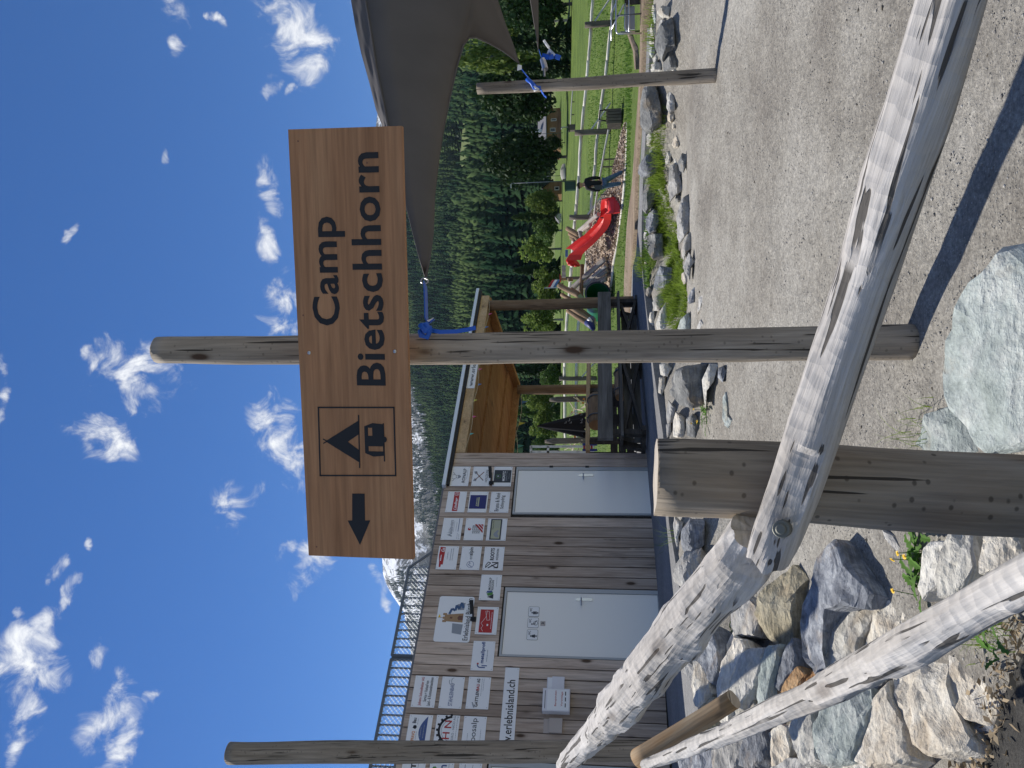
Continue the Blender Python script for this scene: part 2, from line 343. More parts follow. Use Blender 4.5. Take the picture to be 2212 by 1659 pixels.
M['kerb'] = flat('kerb_concrete', (.42, .41, .38), .85)
M['white'] = flat('board_white', (.80, .80, .80), .35)
M['door'] = flat('door_white', (.84, .82, .77), .4)
M['doorframe'] = flat('door_frame_grey', (.42, .43, .43), .5)
M['black'] = flat('black_print', (.012, .012, .014), .55)
M['ink'] = flat('dark_ink', (.03, .035, .045), .5)
M['red'] = flat('red_print', (.42, .02, .018), .45)
M['orange'] = flat('orange_print', (.62, .20, .03), .5)
M['navy'] = flat('navy_print', (.015, .018, .14), .45)
M['blueink'] = flat('blue_print', (.06, .10, .25), .5)
M['greyink'] = flat('grey_print', (.28, .30, .33), .5)
M['greenink'] = flat('green_print', (.08, .24, .05), .5)
M['olive'] = flat('pale_olive_print', (.42, .42, .28), .5)
M['brownink'] = flat('brown_print', (.16, .07, .045), .5)
M['tan'] = flat('tan_print', (.36, .22, .11), .5)
M['steelblue'] = flat('slide_blue_print', (.06, .12, .24), .5)
M['steel'] = flat('steel', (.55, .56, .57), .3, .9)
M['galv'] = flat('galvanised', (.40, .42, .44), .45, .6)
M['boltmetal'] = flat('dull_bolt', (.20, .20, .17), .6, .5)
M['railmetal'] = flat('railing_grey', (.13, .145, .16), .5, .4)
M['wire'] = flat('wire', (.42, .44, .46), .45, .5)
M['gutter'] = flat('gutter_metal', (.62, .64, .66), .4, .5)
M['slide'] = flat('red_plastic', (.58, .016, .012), .5, 0, .35)
M['tunnel'] = flat('green_plastic', (.008, .12, .045), .35)
M['tunnelrim'] = flat('dark_rim', (.02, .035, .05), .4)
M['strap'] = flat('blue_strap', (.012, .10, .52), .45)
M['rope'] = flat('cream_rope', (.55, .47, .34), .8)
M['cloth_black'] = flat('black_cloth', (.010, .010, .012), .8)
M['jacket'] = flat('black_jacket', (.008, .008, .010), .75)
M['jacketgrey'] = flat('grey_jacket_panel', (.07, .07, .08), .75)
M['skin'] = flat('skin', (.45, .24, .16), .55)
M['hair'] = flat('dark_hair', (.012, .010, .010), .6)
M['shoe'] = flat('pale_shoe', (.30, .30, .31), .6)
M['dkgreen'] = flat('dark_green_metal', (.012, .05, .035), .5)
M['roofgrey'] = flat('grey_roof', (.15, .15, .16), .8)
M['plaster'] = flat('white_plaster', (.66, .66, .64), .8)
M['window'] = flat('dark_window', (.03, .035, .04), .15)
M['yellow'] = flat('dandelion_yellow', (.80, .52, .02), .6)
M['pinkflag'] = flat('pink_flag', (.62, .10, .22), .7)
M['tealflag'] = flat('teal_flag', (.12, .38, .32), .7)
M['yellowflag'] = flat('yellow_flag', (.55, .50, .08), .7)
M['blueflag'] = flat('blue_flag', (.08, .18, .38), .7)
M['acryl'] = flat('clear_holder', (.42, .36, .33), .2)
M['plastic_white'] = flat('white_plastic', (.70, .69, .72), .4)
M['redpaint'] = flat('red_paint', (.30, .02, .02), .5)
M['bluepaint'] = flat('blue_paint', (.02, .035, .16), .5)
M['trunk'] = wood('bark', [(.07, .055, .042), (.12, .10, .08), (.18, .155, .13)], 2, .6, .4, .1)
M['birch'] = wood('birch_bark', [(.30, .28, .25), (.42, .40, .37), (.5, .48, .45)], 2, .6, .4, .3)
M['dryleaf'] = leafmat('dry_leaf', (.16, .115, .07), (.42, .33, .21), .1)
M['blade'] = leafmat('grass_blade', (.10, .17, .018), (.26, .36, .05), .4)
M['meadowblade'] = leafmat('meadow_blade', (.07, .15, .02), (.17, .28, .05), .35)
M['dandleaf'] = leafmat('dandelion_leaf', (.06, .15, .025), (.12, .24, .04), .3)
M['forest'] = leafmat('forest_needles', (.012, .030, .016), (.078, .112, .04), .08, True)
M['farforest'] = leafmat('far_needles', (.03, .045, .035), (.09, .105, .075), .1, True)
M['lf_dark'] = leafmat('dark_needles', (.018, .042, .016), (.050, .090, .028), .15)
M['lf_mid'] = leafmat('mid_leaves', (.05, .10, .025), (.12, .19, .05), .3)
M['lf_light'] = leafmat('fresh_leaves', (.10, .16, .03), (.22, .29, .07), .35)
M['chip'] = leafmat('wood_chip', (.16, .10, .06), (.62, .52, .42), 0)
M['pebble'] = leafmat('pebble', (.16, .15, .14), (.55, .53, .49), 0)
def denim():
    m, N, L, b = newmat('denim'); v, _ = coords(N, L); n = noise(N, L, v, 14, 5)
    L.new(ramp(N, L, n, [(.3, (.05, .085, .16)), (.7, (.13, .19, .30))]), b.inputs['Base Color']); b.inputs['Roughness'].default_value = .85; return m
M['denim'] = denim()
def sailmat():
    m, N, L, b = newmat('sail_fabric'); v, _ = coords(N, L); n = noise(N, L, v, 300, 2); n2 = noise(N, L, v, 1.5, 3)
    c = mixc(N, L, .4, ramp(N, L, n2, [(.3, (.085, .077, .073)), (.7, (.11, .10, .095))]), ramp(N, L, n, [(.3, (.7, .7, .7)), (.7, (1.1, 1.1, 1.1))]), 'MULTIPLY')
    L.new(c, b.inputs['Base Color']); b.inputs['Roughness'].default_value = .8
    t = N.new('ShaderNodeBsdfTranslucent'); t.inputs['Color'].default_value = (.12, .108, .10, 1); mx = N.new('ShaderNodeMixShader'); mx.inputs[0].default_value = .08
    L.new(b.outputs[0], mx.inputs[1]); L.new(t.outputs[0], mx.inputs[2]); L.new(mx.outputs[0], N['Material Output'].inputs[0]); return m
M['sail'] = sailmat()
def hillmat():
    m, N, L, b = newmat('hill_ground'); v, _ = coords(N, L, (1, 1, 1), False); n = noise(N, L, v, .02, 6); n2 = noise(N, L, v, .3, 5)
    ge = N.new('ShaderNodeAttribute'); ge.attribute_name = 'glade'
    c = mixc(N, L, ge.outputs['Fac'], ramp(N, L, n, [(.35, (.022, .034, .014)), (.65, (.035, .048, .02))]), (.115, .15, .04)); c = mixc(N, L, .5, c, ramp(N, L, n2, [(.3, (.6, .6, .6)), (.7, (1.2, 1.2, 1.2))]), 'MULTIPLY')
    L.new(c, b.inputs['Base Color']); b.inputs['Roughness'].default_value = .95; return m
def mountmat():
    m, N, L, b = newmat('snow_mountain'); v, _ = coords(N, L, (1, 1, 1), False)
    ge = N.new('ShaderNodeNewGeometry'); sp = N.new('ShaderNodeSeparateXYZ'); L.new(ge.outputs['Normal'], sp.inputs[0])
    po = N.new('ShaderNodeSeparateXYZ'); L.new(v, po.inputs[0])
    st = N.new('ShaderNodeMapping'); st.inputs['Scale'].default_value = (1, .6, .35); L.new(v, st.inputs['Vector'])
    n1 = noise(N, L, st.outputs[0], .009, 9, .68, .3); n2 = noise(N, L, v, .035, 8, .75)
    hh = N.new('ShaderNodeMapRange'); L.new(po.outputs[2], hh.inputs['Value']); hh.inputs['From Min'].default_value = 460; hh.inputs['From Max'].default_value = 800
    hh.inputs['To Min'].default_value = -.16; hh.inputs['To Max'].default_value = .13
    a = N.new('ShaderNodeMath'); a.operation = 'ADD'; L.new(n1, a.inputs[0]); L.new(hh.outputs[0], a.inputs[1])
    a2 = N.new('ShaderNodeMath'); a2.operation = 'MULTIPLY_ADD'; L.new(n2, a2.inputs[0]); a2.inputs[1].default_value = .55; L.new(a.outputs[0], a2.inputs[2])
    sn = ramp(N, L, a2.outputs[0], [(.86, (0, 0, 0)), (.93, (1, 1, 1))])
    rk = ramp(N, L, n2, [(.3, (.035, .042, .042)), (.6, (.10, .105, .10)), (.8, (.2, .195, .185))])
    L.new(mixc(N, L, sn, rk, (.86, .89, .93)), b.inputs['Base Color']); b.inputs['Roughness'].default_value = .85
    bump(N, L, b, n2, 1, 14); return m
M['hill'] = hillmat(); M['mount'] = mountmat()

# ------------------------------------------------------------------ lettering (built-in font, turned into meshes before the scene grows)
_fc = {}
def text_mesh(body, bold=0., shear=0., res=3):
    key = (body, bold, shear)
    if key in _fc: return _fc[key]
    c = bpy.data.curves.new('lettering', 'FONT'); c.body = body; c.size = 1; c.resolution_u = res; c.offset = bold; c.shear = shear
    c.space_character = 1.0 + bold * 2
    o = bpy.data.objects.new('lettering', c); COL.objects.link(o)
    dg = bpy.context.evaluated_depsgraph_get(); me = bpy.data.meshes.new_from_object(o.evaluated_get(dg))
    bpy.data.objects.remove(o); bpy.data.curves.remove(c)
    n = len(me.vertices); co = np.zeros(n * 3); me.vertices.foreach_get('co', co); co = co.reshape(-1, 3)
    lo, hi = co[:, :2].min(0), co[:, :2].max(0)
    fs = [tuple(p.vertices) for p in me.polygons]; bpy.data.meshes.remove(me)
    _fc[key] = ((co[:, :2] - lo) / (hi - lo), fs, (hi - lo)); return _fc[key]
def put_text(mb, body, x0, y0, x1, y1, z, M=None, mi=0, bold=0., shear=0.):
    """lettering stretched into the rectangle x0..x1, y0..y1 at height z of the local frame"""
    uv, fs, _ = text_mesh(body, bold, shear)
    vs = [Vector((x0 + (x1 - x0) * u, y0 + (y1 - y0) * w, z)) for u, w in uv]
    if M: vs = [M @ p for p in vs]
    mb.add(vs, fs, mi)

# ------------------------------------------------------------------ the ground
def slabz(P): return .02 * ((Vector((P[0], P[1], 0)) - W0).dot(WV) + 1.9)
def onslab(v, Y):
    z = 0.
    for _ in range(12): P = onz(v, Y, z); z = slabz(P)
    return P
EDGE = [onslab(v, Y) for v, Y in [(1548, 1720), (1535, 1659), (1490, 1450), (1465, 1250), (1445, 1130), (1432, 938), (1412, 800), (1392, 631), (1386, 560), (1386, 480), (1389, 390), (1394, 300), (1402, 139), (1405, 60)]]
EDGE.insert(0, EDGE[0] + (EDGE[0] - EDGE[1]).normalized() * 4)
EDGE[0].z = slabz(EDGE[0])
def edge_dist(x, y):
    """signed distance outside the terrace edge (positive = on the camera's side)"""
    best, sg = 1e9, 1
    for a, b in zip(EDGE[:-1], EDGE[1:]):
        dx, dy = b.x - a.x, b.y - a.y; L2 = dx * dx + dy * dy
        t = max(0, min(1, ((x - a.x) * dx + (y - a.y) * dy) / L2)); px, py = a.x + t * dx, a.y + t * dy
        d = math.hypot(x - px, y - py)
        if d < best: best, sg = d, (1 if dx * (y - a.y) - dy * (x - a.x) < 0 else -1)
    return best * sg
def sandz(x, y): return -.35 - .11 * (8.9 - min(max(y, 2.45), 8.9)) - (.012 * (min(y, 12) - 8.9) if y > 8.9 else 0)
def _sandhit(v, Y):
    d = ray(v, Y); t = .5
    while t < 60:
        P = CAM + d * t
        if P.z < sandz(P.x, P.y): return P
        t += .01
    return P
B1, B2, B3 = onslab(1535, 1659), onslab(1445, 1130), _sandhit(2125, 1659)
BN = (B2 - B1).cross(B3 - B1).normalized()
if BN.z < 0: BN = -BN
def bankz(x, y): return B1.z - (BN.x * (x - B1.x) + BN.y * (y - B1.y)) / BN.z
MV = [(11.5, 1410), (12.7, 1397), (13.8, 1385), (16, 1374), (19.5, 1364), (26.3, 1352), (29, 1331), (33, 1304), (50, 1262), (75, 1238), (110, 1217), (150, 1206), (260, 1198)]
def meadowz(x, y):
    for (a, va), (b, vb) in zip(MV[:-1], MV[1:]):
        if y <= b or b == 260:
            t = min(1.3, max(0, (y - a) / (b - a))); v = va + (vb - va) * t; break
    k = 829.5 - FPX * max(-.6, min(.6, x / y))
    d = ray(v, k); return CZ + y * d.z / d.y
def gz(x, y):
    e = edge_dist(x, y)
    if e > 0:
        s = sandz(x, y); k = min(1, max(0, (y - 5.6) / 1.6)) if x < .3 else 1.
        z = max(s, (1 - k) * max(s, min(-.02, bankz(x, y) - .10)) + k * max(s, -.03 - .42 * e + .02 * min(x, 4)))
        if y > 11 and x > 5.2: z = max(z, min(meadowz(x, y), s + (y - 11) * .25))
        return z
    return -.12
def gnd(v, Y):
    d = ray(v, Y); t = 1.2
    while t < 60:
        P = CAM + d * t
        if P.z <= gz(P.x, P.y): return P
        t += .02
    return P

r0, r1 = _sandhit(2118, 1659), _sandhit(2212, 1408)
dr = (r1 - r0).normalized(); ra, rb = r0 - dr * 9, r1 + dr * 3.
nrm = Vector((dr.y, -dr.x, 0)); nrm = nrm if nrm.y < 0 else -nrm

def sheet(name, xs, ys, fz, mat, kind='structure'):
    nx = len(xs); vs = [(x, y, fz(x, y)) for y in ys for x in xs]
    fs = [(j * nx + i, j * nx + i + 1, (j + 1) * nx + i + 1, (j + 1) * nx + i) for j in range(len(ys) - 1) for i in range(nx - 1)]
    mb = MB(); mb.add(vs, fs); return tag(obj(name, mb, mat, smooth=True), kind=kind)
def sandf(x, y):
    e = edge_dist(x, y)
    z = gz(x, y)
    if (x - r0.x) * nrm.x + (y - r0.y) * nrm.y > .02 and y < 3.6: z -= .09
    if e > -.3: z += .018 * mn.noise(Vector((x * 2.1, y * 2.1, 3))) + .008 * mn.noise(Vector((x * 7, y * 7, 9)))
    return z
xs = list(np.concatenate([np.arange(-14, -4, 1.), np.arange(-4, 7, .14), np.arange(7, 20, 1.)]))
ys = list(np.concatenate([np.arange(-10, 2, 1.), np.arange(2, 9.5, .12), np.arange(9.5, 13.7, .2)]))
sheet('sand_ground', xs, ys, sandf, M['sand'])
# road by the camera, its edge running below the stone bank
def roadm():
    mb = MB(); n = 90; vs = []; fs = []
    for i in range(n):
        p = ra.lerp(rb, i / (n - 1)); w = .035 * mn.noise(Vector((i * .9, 0, 1)))
        for k, o in enumerate((w, .25, .6, 1.2, 2.5, 6)):
            q = p + nrm * o; q.z = sandz(q.x, q.y) + .012 + (.016 if k > 0 else -.006); vs.append(q)
    for i in range(n - 1):
        for k in range(5): fs.append((i * 6 + k, (i + 1) * 6 + k, (i + 1) * 6 + k + 1, i * 6 + k + 1))
    mb.add(vs, fs); return mb
tag(obj('road', roadm(), M['road'], smooth=True), kind='structure')
# terrace: one planar asphalt slab with a vertical edge
back = [onslab(1398, 60), onslab(1396, 130), onslab(1386, 300), onslab(1381, 400), onslab(1379, 470), onslab(1374, 550), onslab(1366, 580)]
far = [W0 + 6.3 * WV - 6 * WN, W0 - 9 * WV - 6 * WN]
op = [p.copy() for p in EDGE] + back + far
for p in op: p.z = slabz(p)
mb = MB(); n = len(op); OP = [(p.x, p.y) for p in op]
mb.add([(p.x, p.y, p.z) for p in op], [tuple(range(n))]); mb.add([(p.x, p.y, p.z - 1e-4) for p in op] + [(p.x, p.y, p.z - .16) for p in op], [(i, n + i, n + (i + 1) % n, (i + 1) % n) for i in range(n)])
tag(obj('terrace', mb, M['asphalt']), kind='structure')
def inslab(x, y):
    P = Vector((x, y, 0)) - W0; return edge_dist(x, y) < .05 and P.dot(WN) > -6.2 and P.dot(WV) < 10 and y < 21
def meadow_sheet():
    us = np.concatenate([np.linspace(-.95, -.56, 8), np.linspace(-.54, .56, 70), np.linspace(.6, 1., 8)])
    ys = np.concatenate([np.arange(11.6, 20, .35), np.arange(20, 40, .8), np.linspace(40, 110, 30), np.linspace(115, 260, 14)])
    vs = []; nx = len(us)
    for y in ys:
        for u in us:
            x = u * y; z = meadowz(x, y)
            if inpoly(x, y, OP) or (x < 4 and edge_dist(x, y) > -.4 and y < 14.5): z = min(z, slabz((x, y)) - .07)
            if y < 12.6: z = min(z, gz(x, y) - .03)
            vs.append((x, y, z + .03 * mn.noise(Vector((x * .6, y * .6, 0))) * min(1, y / 25)))
    mb = MB(); mb.add(vs, [(j * nx + i, j * nx + i + 1, (j + 1) * nx + i + 1, (j + 1) * nx + i) for j in range(len(ys) - 1) for i in range(nx - 1)])
    return tag(obj('meadow', mb, M['meadow'], smooth=True), kind='structure')
meadow_sheet()
def onmeadow(v, Y, lo=11.8):
    d = ray(v, Y); y = lo
    while y < 260:
        P = CAM + d * (y / d.y)
        if P.z <= meadowz(P.x, P.y) + .02: return P
        y += .05
    return P
def strip_sheet(name, pairs, mat, lift, cross=4, kind='structure', pin=onmeadow):
    """a sheet between two pixel edges laid on the meadow"""
    mb = MB(); vs = []
    for (v0, Y0), (v1, Y1) in pairs:
        for k in range(cross + 1):
            t = k / cross; P = pin(v0 + (v1 - v0) * t, Y0 + (Y1 - Y0) * t); vs.append((P.x, P.y, P.z + lift))
        vs.append((P.x, P.y - .05, P.z - .25))
    cross += 1; c = cross + 1
    mb.add(vs, [(i * c + k, i * c + k + 1, (i + 1) * c + k + 1, (i + 1) * c + k) for i in range(len(pairs) - 1) for k in range(cross)])
    return tag(obj(name, mb, mat, smooth=True), kind=kind)
strip_sheet('dirt_path', [((1389, -20), (1398, -20)), ((1389, 80), (1395, 80)), ((1386, 185), (1391, 185)), ((1378, 289), (1385, 289)), ((1370, 399), (1378.5, 399)), ((1362, 450), (1377, 450)), ((1357, 491), (1377, 491)), ((1354, 550), (1371, 550)), ((1351, 607), (1365, 607)), ((1350, 680), (1363, 680))], M['path'], .05)
strip_sheet('worn_track', [((1352, 0), (1357, 0)), ((1353, 60), (1359, 60)), ((1372, 110), (1377, 110)), ((1376, 150), (1380, 150))], M['path'], .045, 2)

# ------------------------------------------------------------------ far terrain, forest, mountains
def lerp_tab(t, x):
    if x <= t[0][0]: return t[0][1]
    for (a, p), (b, q) in zip(t[:-1], t[1:]):
        if x <= b: return p + (q - p) * (x - a) / (b - a)
    return t[-1][1]
TOP = [(-700, 880), (-100, 862), (150, 852), (300, 838), (500, 822), (700, 852), (840, 898), (900, 922), (1000, 944), (1060, 956), (1150, 968), (1250, 985), (1450, 1010), (1900, 1040), (2400, 1060)]
SKY = [(-700, 800), (-50, 795), (100, 808), (230, 817), (275, 812), (420, 795), (600, 790), (900, 800), (1080, 815), (1150, 822), (1207, 826), (1240, 827), (1265, 836), (1287, 848), (1310, 864), (1321, 872), (1344, 878), (1372, 884), (1400, 887), (1455, 889), (1600, 897), (1900, 905), (2400, 900)]
def hillp(Y, D):
    t = (D - 240) / (1700 - 240); vt = lerp_tab(TOP, Y)
    v = 1204 + (vt - 1204) * (t ** .82 if t > 0 else t); d = ray(v, Y); h = Vector((d.x, d.y, 0)); k = D / h.length
    P = CAM + d * float(k); P.z -= max(0, D - 1640) * 1.2; P.z += 5 * mn.noise(Vector((P.x * .008, P.y * .008, 0))) * min(1, max(0, t * 4)); return P
def far_sheet(name, f, Ys, Ds, mat):
    mb = MB(); nx = len(Ys); vs = [f(Y, D) for D in Ds for Y in Ys]
    mb.add(vs, [(j * nx + i + 1, j * nx + i, (j + 1) * nx + i, (j + 1) * nx + i + 1) for j in range(len(Ds) - 1) for i in range(nx - 1)])
    return tag(obj(name, mb, mat, smooth=True), kind='structure')
HY, HD = list(range(-700, -100, 50)) + list(range(-100, 500, 8)) + list(range(500, 2401, 50)), [150, 200, 240, 280, 340, 420, 520, 640, 780] + list(range(820, 1150, 12)) + [1180, 1320, 1480, 1640, 1660, 1900]
hill_o = far_sheet('forest_hill', hillp, HY, HD, M['hill'])
def mountp(Y, t):
    D = 2300 + 1500 * t; vs = lerp_tab(SKY, Y); v = 1010 + (vs - 1010) * min(t, 1) ** .9
    d = ray(v, Y); h = Vector((d.x, d.y, 0)); P = CAM + d * float(D / h.length)
    a = min(1, max(0, (1 - t) * 3)) * min(1, t * 4)
    P.z += a * (95 * mn.fractal(Vector((P.x * .003, P.y * .003, 5)), .85, 2.1, 7)); 
    if t > 1: P.z -= (t - 1) * 1500
    return P
far_sheet('snow_mountain', mountp, list(np.arange(-700, 2401, 8)), list(np.linspace(0, 1, 44)) + [1.1, 1.4], M['mount'])
GLADE = [(1001, 255), (1024, 268), (1020, 310), (1008, 352), (1000, 400), (994, 400), (990, 385), (994, 330)]
def conifer_template(seed, tiers, seg, droop):
    r = random.Random(seed); vs = []; fs = []
    for k in range(tiers):
        z0 = k / tiers * .92 + .04; z1 = min(1, z0 + 1.35 / tiers); rad = (1 - z0) ** .8 * .25 * (1 + .2 * r.uniform(-1, 1)); b = len(vs)
        vs.append((0, 0, z1)); ph = r.uniform(0, 6)
        for i in range(seg):
            a = ph + 2 * math.pi * i / seg; q = rad * (1 if i % 2 else .55) * r.uniform(.8, 1.2); vs.append((q * math.cos(a), q * math.sin(a), z0 - droop * r.uniform(0, 1)))
        fs += [(b, b + 1 + i, b + 1 + (i + 1) % seg) for i in range(seg)]
    return np.array(vs), np.array(fs)
def blob_template(seed):
    r = random.Random(seed); vs = []; fs = []
    for k in range(5):
        c = np.array([r.uniform(-.14, .14), r.uniform(-.14, .14), r.uniform(.35, .8)]); q = r.uniform(.16, .26); b = len(vs)
        p = [(0, 0, 1)] + [(math.cos(a), math.sin(a), .25) for a in np.arange(5) * 1.2566] + [(math.cos(a), math.sin(a), -.45) for a in np.arange(5) * 1.2566 + .6]
        for x in p: vs.append(tuple(c + q * r.uniform(.75, 1.25) * np.array(x)))
        for i in range(5):
            j = (i + 1) % 5; fs += [(b, b + 1 + i, b + 1 + j), (b + 1 + i, b + 6 + i, b + 1 + j), (b + 1 + j, b + 6 + i, b + 6 + j)]
    return np.array(vs), np.array(fs)
def scatter_mesh(name, temps, items, mat, attr=True, kind='stuff', label=None, cat=None):
    """items: (template index, x, y, z, scale_xy, scale_z, rot, tint)"""
    V = []; Fc = []; T = []; b = 0
    for ti, x, y, z, sx, sz, ro, tint in items:
        tv, tf = temps[ti]; c, s_ = math.cos(ro), math.sin(ro)
        q = np.empty_like(tv, dtype=float); q[:, 0] = (tv[:, 0] * c - tv[:, 1] * s_) * sx + x; q[:, 1] = (tv[:, 0] * s_ + tv[:, 1] * c) * sx + y; q[:, 2] = tv[:, 2] * sz + z
        V.append(q); Fc.append(tf + b); b += len(tv)
        if attr: T.append(np.full(len(tv), tint) + np.clip(tv[:, 2], 0, 1) * 0)
    V = np.concatenate(V); Fc = np.concatenate(Fc); me = bpy.data.meshes.new(name); k = Fc.shape[1]
    me.vertices.add(len(V)); me.vertices.foreach_set('co', V.ravel()); me.loops.add(Fc.size); me.loops.foreach_set('vertex_index', Fc.ravel().astype(np.int32))
    me.polygons.add(len(Fc)); me.polygons.foreach_set('loop_start', np.arange(0, Fc.size, k, dtype=np.int32)); me.update(calc_edges=True)
    if attr:
        a = me.attributes.new('tint', 'FLOAT', 'POINT'); a.data.foreach_set('value', np.concatenate(T))
    me.materials.append(mat)
    if attr: me.polygons.foreach_set('use_smooth', [True] * len(me.polygons))
    o = bpy.data.objects.new(name, me); COL.objects.link(o); return tag(o, label, cat, None, kind)
_ga = hill_o.data.attributes.new('glade', 'FLOAT', 'POINT')
_ga.data.foreach_set('value', [float(D < 330 or inpoly(1204 + (lerp_tab(TOP, Y) - 1204) * (((D - 240) / 1460) ** .82 if D > 240 else 0), Y, GLADE)) for D in HD for Y in HY])
TT = [conifer_template(i, 9, 9, .035) for i in range(5)] + [blob_template(i) for i in range(3)]
def forest():
    items = []; 
    for _ in range(26000):
        Y = random.uniform(-120, 1420); D = math.sqrt(random.uniform(265 ** 2, 1690 ** 2)); t = (D - 240) / 1460
        if random.random() > .35 + .65 * (1 - t) and D > 900: pass
        vt = lerp_tab(TOP, Y); v = 1204 + (vt - 1204) * t ** .82
        if any(inpoly(v - q, Y, GLADE) for q in (0, 12, 24, 36, 48)): continue
        if Y > 1130 and random.random() < .5: continue
        P = hillp(Y, D); cl = mn.noise(Vector((P.x * .006, P.y * .006, 4))); cl2 = mn.noise(Vector((P.x * .03, P.y * .03, 8)))
        dec = cl2 > .3 and 520 < D < 900
        h = (12 + 24 * random.random() ** 1.5) * (.8 if dec else 1) * (1 if D > 420 else .75)
        tint = min(1, max(0, .12 + .9 * cl + .25 * random.random() + (.4 if dec else 0)))
        items.append((5 + random.randrange(3) if dec else random.randrange(5), P.x, P.y, P.z - .5, h * random.uniform(.8, 1.1), h, random.uniform(0, 6), tint))
    scatter_mesh('forest', TT, items, M['forest'], label='dark conifer forest covering the hillside behind the meadow', cat='forest')
    it = []
    T2 = [conifer_template(40 + i, 3, 6, .02) for i in range(4)]
    for _ in range(16000):
        Y = random.uniform(520, 1420); t = random.uniform(.0, .93); P = mountp(Y, t)
        if mn.noise(Vector((P.x * .004, P.y * .0016, 2))) + .35 * mn.noise(Vector((P.x * .02, P.y * .02, 7))) > .42 - .55 * max(0, t - .25) - (.35 if Y > 1130 and t > .35 else 0) + random.uniform(-.15, .15) + (.1 if t < .3 else 0): continue
        h = random.uniform(12, 22); it.append((random.randrange(4), P.x, P.y, P.z - 1, h * .8, h, random.uniform(0, 6), random.random()))
    scatter_mesh('far_forest', T2, it, M['farforest'], label='sparse dark trees climbing the snow-dusted far mountain', cat='forest')
forest()

# ------------------------------------------------------------------ logs
def log(name, pts, rs, mat, parent=None, seed=0, seg=22, step=.09, wob=.05, facets=(), rough_end=False, hewn=0, hdir=(1.2, 1.0), endmat='endgrain', group=None):
    """a round log through world points with radii; local z runs along it"""
    pts = [Vector(p) for p in pts]; ax = (pts[-1] - pts[0]).normalized()
    x = Vector((0, 0, 1)).cross(ax)
    if x.length < .15: x = Vector((1, 0, 0)); x = (x - ax * x.dot(ax))
    x.normalize(); y = ax.cross(x)
    Mf = Matrix((x, y, ax)).transposed().to_4x4(); Mf.translation = pts[0]; inv = Mf.inverted(); lp = [inv @ p for p in pts]
    Lt = lp[-1].z; n = max(4, int(Lt / step)); vs = []; so_ = Vector((seed * 3.1, seed * 1.7, 0))
    rh = random.Random(seed * 7 + 1); cuts = [(rh.uniform(0, Lt), rh.uniform(.05, .16), hdir[0] + rh.gauss(0, hdir[1]), rh.uniform(.78, .91)) for _ in range(hewn)]
    for i in range(n + 1):
        z = Lt * i / n; cz = [c_ for c_ in cuts if abs(z - c_[0]) < c_[1]]
        for k in range(len(lp) - 1):
            if z <= lp[k + 1].z or k == len(lp) - 2:
                t = (z - lp[k].z) / max(1e-6, lp[k + 1].z - lp[k].z); break
        t = min(1, max(0, t)); ts = t
        c = lp[k].lerp(lp[k + 1], ts); r = rs[k] + (rs[k + 1] - rs[k]) * ts
        c = c + Vector((mn.noise(Vector((z * 1.3, seed, 1))), mn.noise(Vector((z * 1.3, seed, 7))), 0)) * wob * r * 2
        for j in range(seg):
            a = 2 * math.pi * j / seg; q = r * (1 + wob * mn.noise(so_ + Vector((math.cos(a) * 1.1, math.sin(a) * 1.1, z * 1.6))) * 2.2 + wob * .5 * mn.noise(so_ + Vector((math.cos(a) * 3, math.sin(a) * 3, z * 7))))
            for fa, fd in facets:
                cc = math.cos(a - fa - .12 * mn.noise(Vector((z * 1.7, fa, seed))))
                if cc > .2: q = min(q, r * (fd + .035 * mn.noise(Vector((z * 3, fa * 5, seed + 5)))) / cc)
            for z0_, hl_, ca_, cd_ in cz:
                cc = math.cos(a - ca_)
                if cc > .3: q = min(q, r * (cd_ + .10 * ((z - z0_) / hl_) ** 2 + .03 * (z - z0_) / hl_) / cc)
            zz = c.z if 0 < i < n else c.z + (mn.noise(Vector((math.cos(a) * 2, math.sin(a) * 2, seed))) * r * .35 if rough_end else mn.noise(Vector((a, seed, 0))) * r * .05)
            vs.append((c.x + q * math.cos(a), c.y + q * math.sin(a), zz))
    mb = MB(); mb.add(vs, [(i * seg + j, i * seg + (j + 1) % seg, (i + 1) * seg + (j + 1) % seg, (i + 1) * seg + j) for i in range(n) for j in range(seg)])
    b = n * seg
    for base, fl in ((0, True), (b, False)):
        ring = [base + j for j in range(seg)]; cen = len(mb.v); p = [Vector(mb.v[i]) for i in ring]; m_ = sum(p, Vector()) / seg
        mb.v.append(tuple(m_))
        for j in range(seg):
            f = (ring[j], ring[(j + 1) % seg], cen); mb.f.append(f[::-1] if fl else f); mb.m.append(1)
    o = obj(name, mb, [M[mat], M[endmat]], parent, True, Mf)
    me = o.data
    sm = [p.material_index == 0 and not facets for p in me.polygons]; me.polygons.foreach_set('use_smooth', sm)
    return o
def log_px(name, st, mat, **k):
    pts = []; rs = []
    for v, Y, w, y in st:
        d = ray(v, Y); P = CAM + d * (y / d.y); pts.append(P); rs.append(w / 2 * (P - CAM).dot(FW) / FPX)
    return log(name, pts, rs, mat, **k)

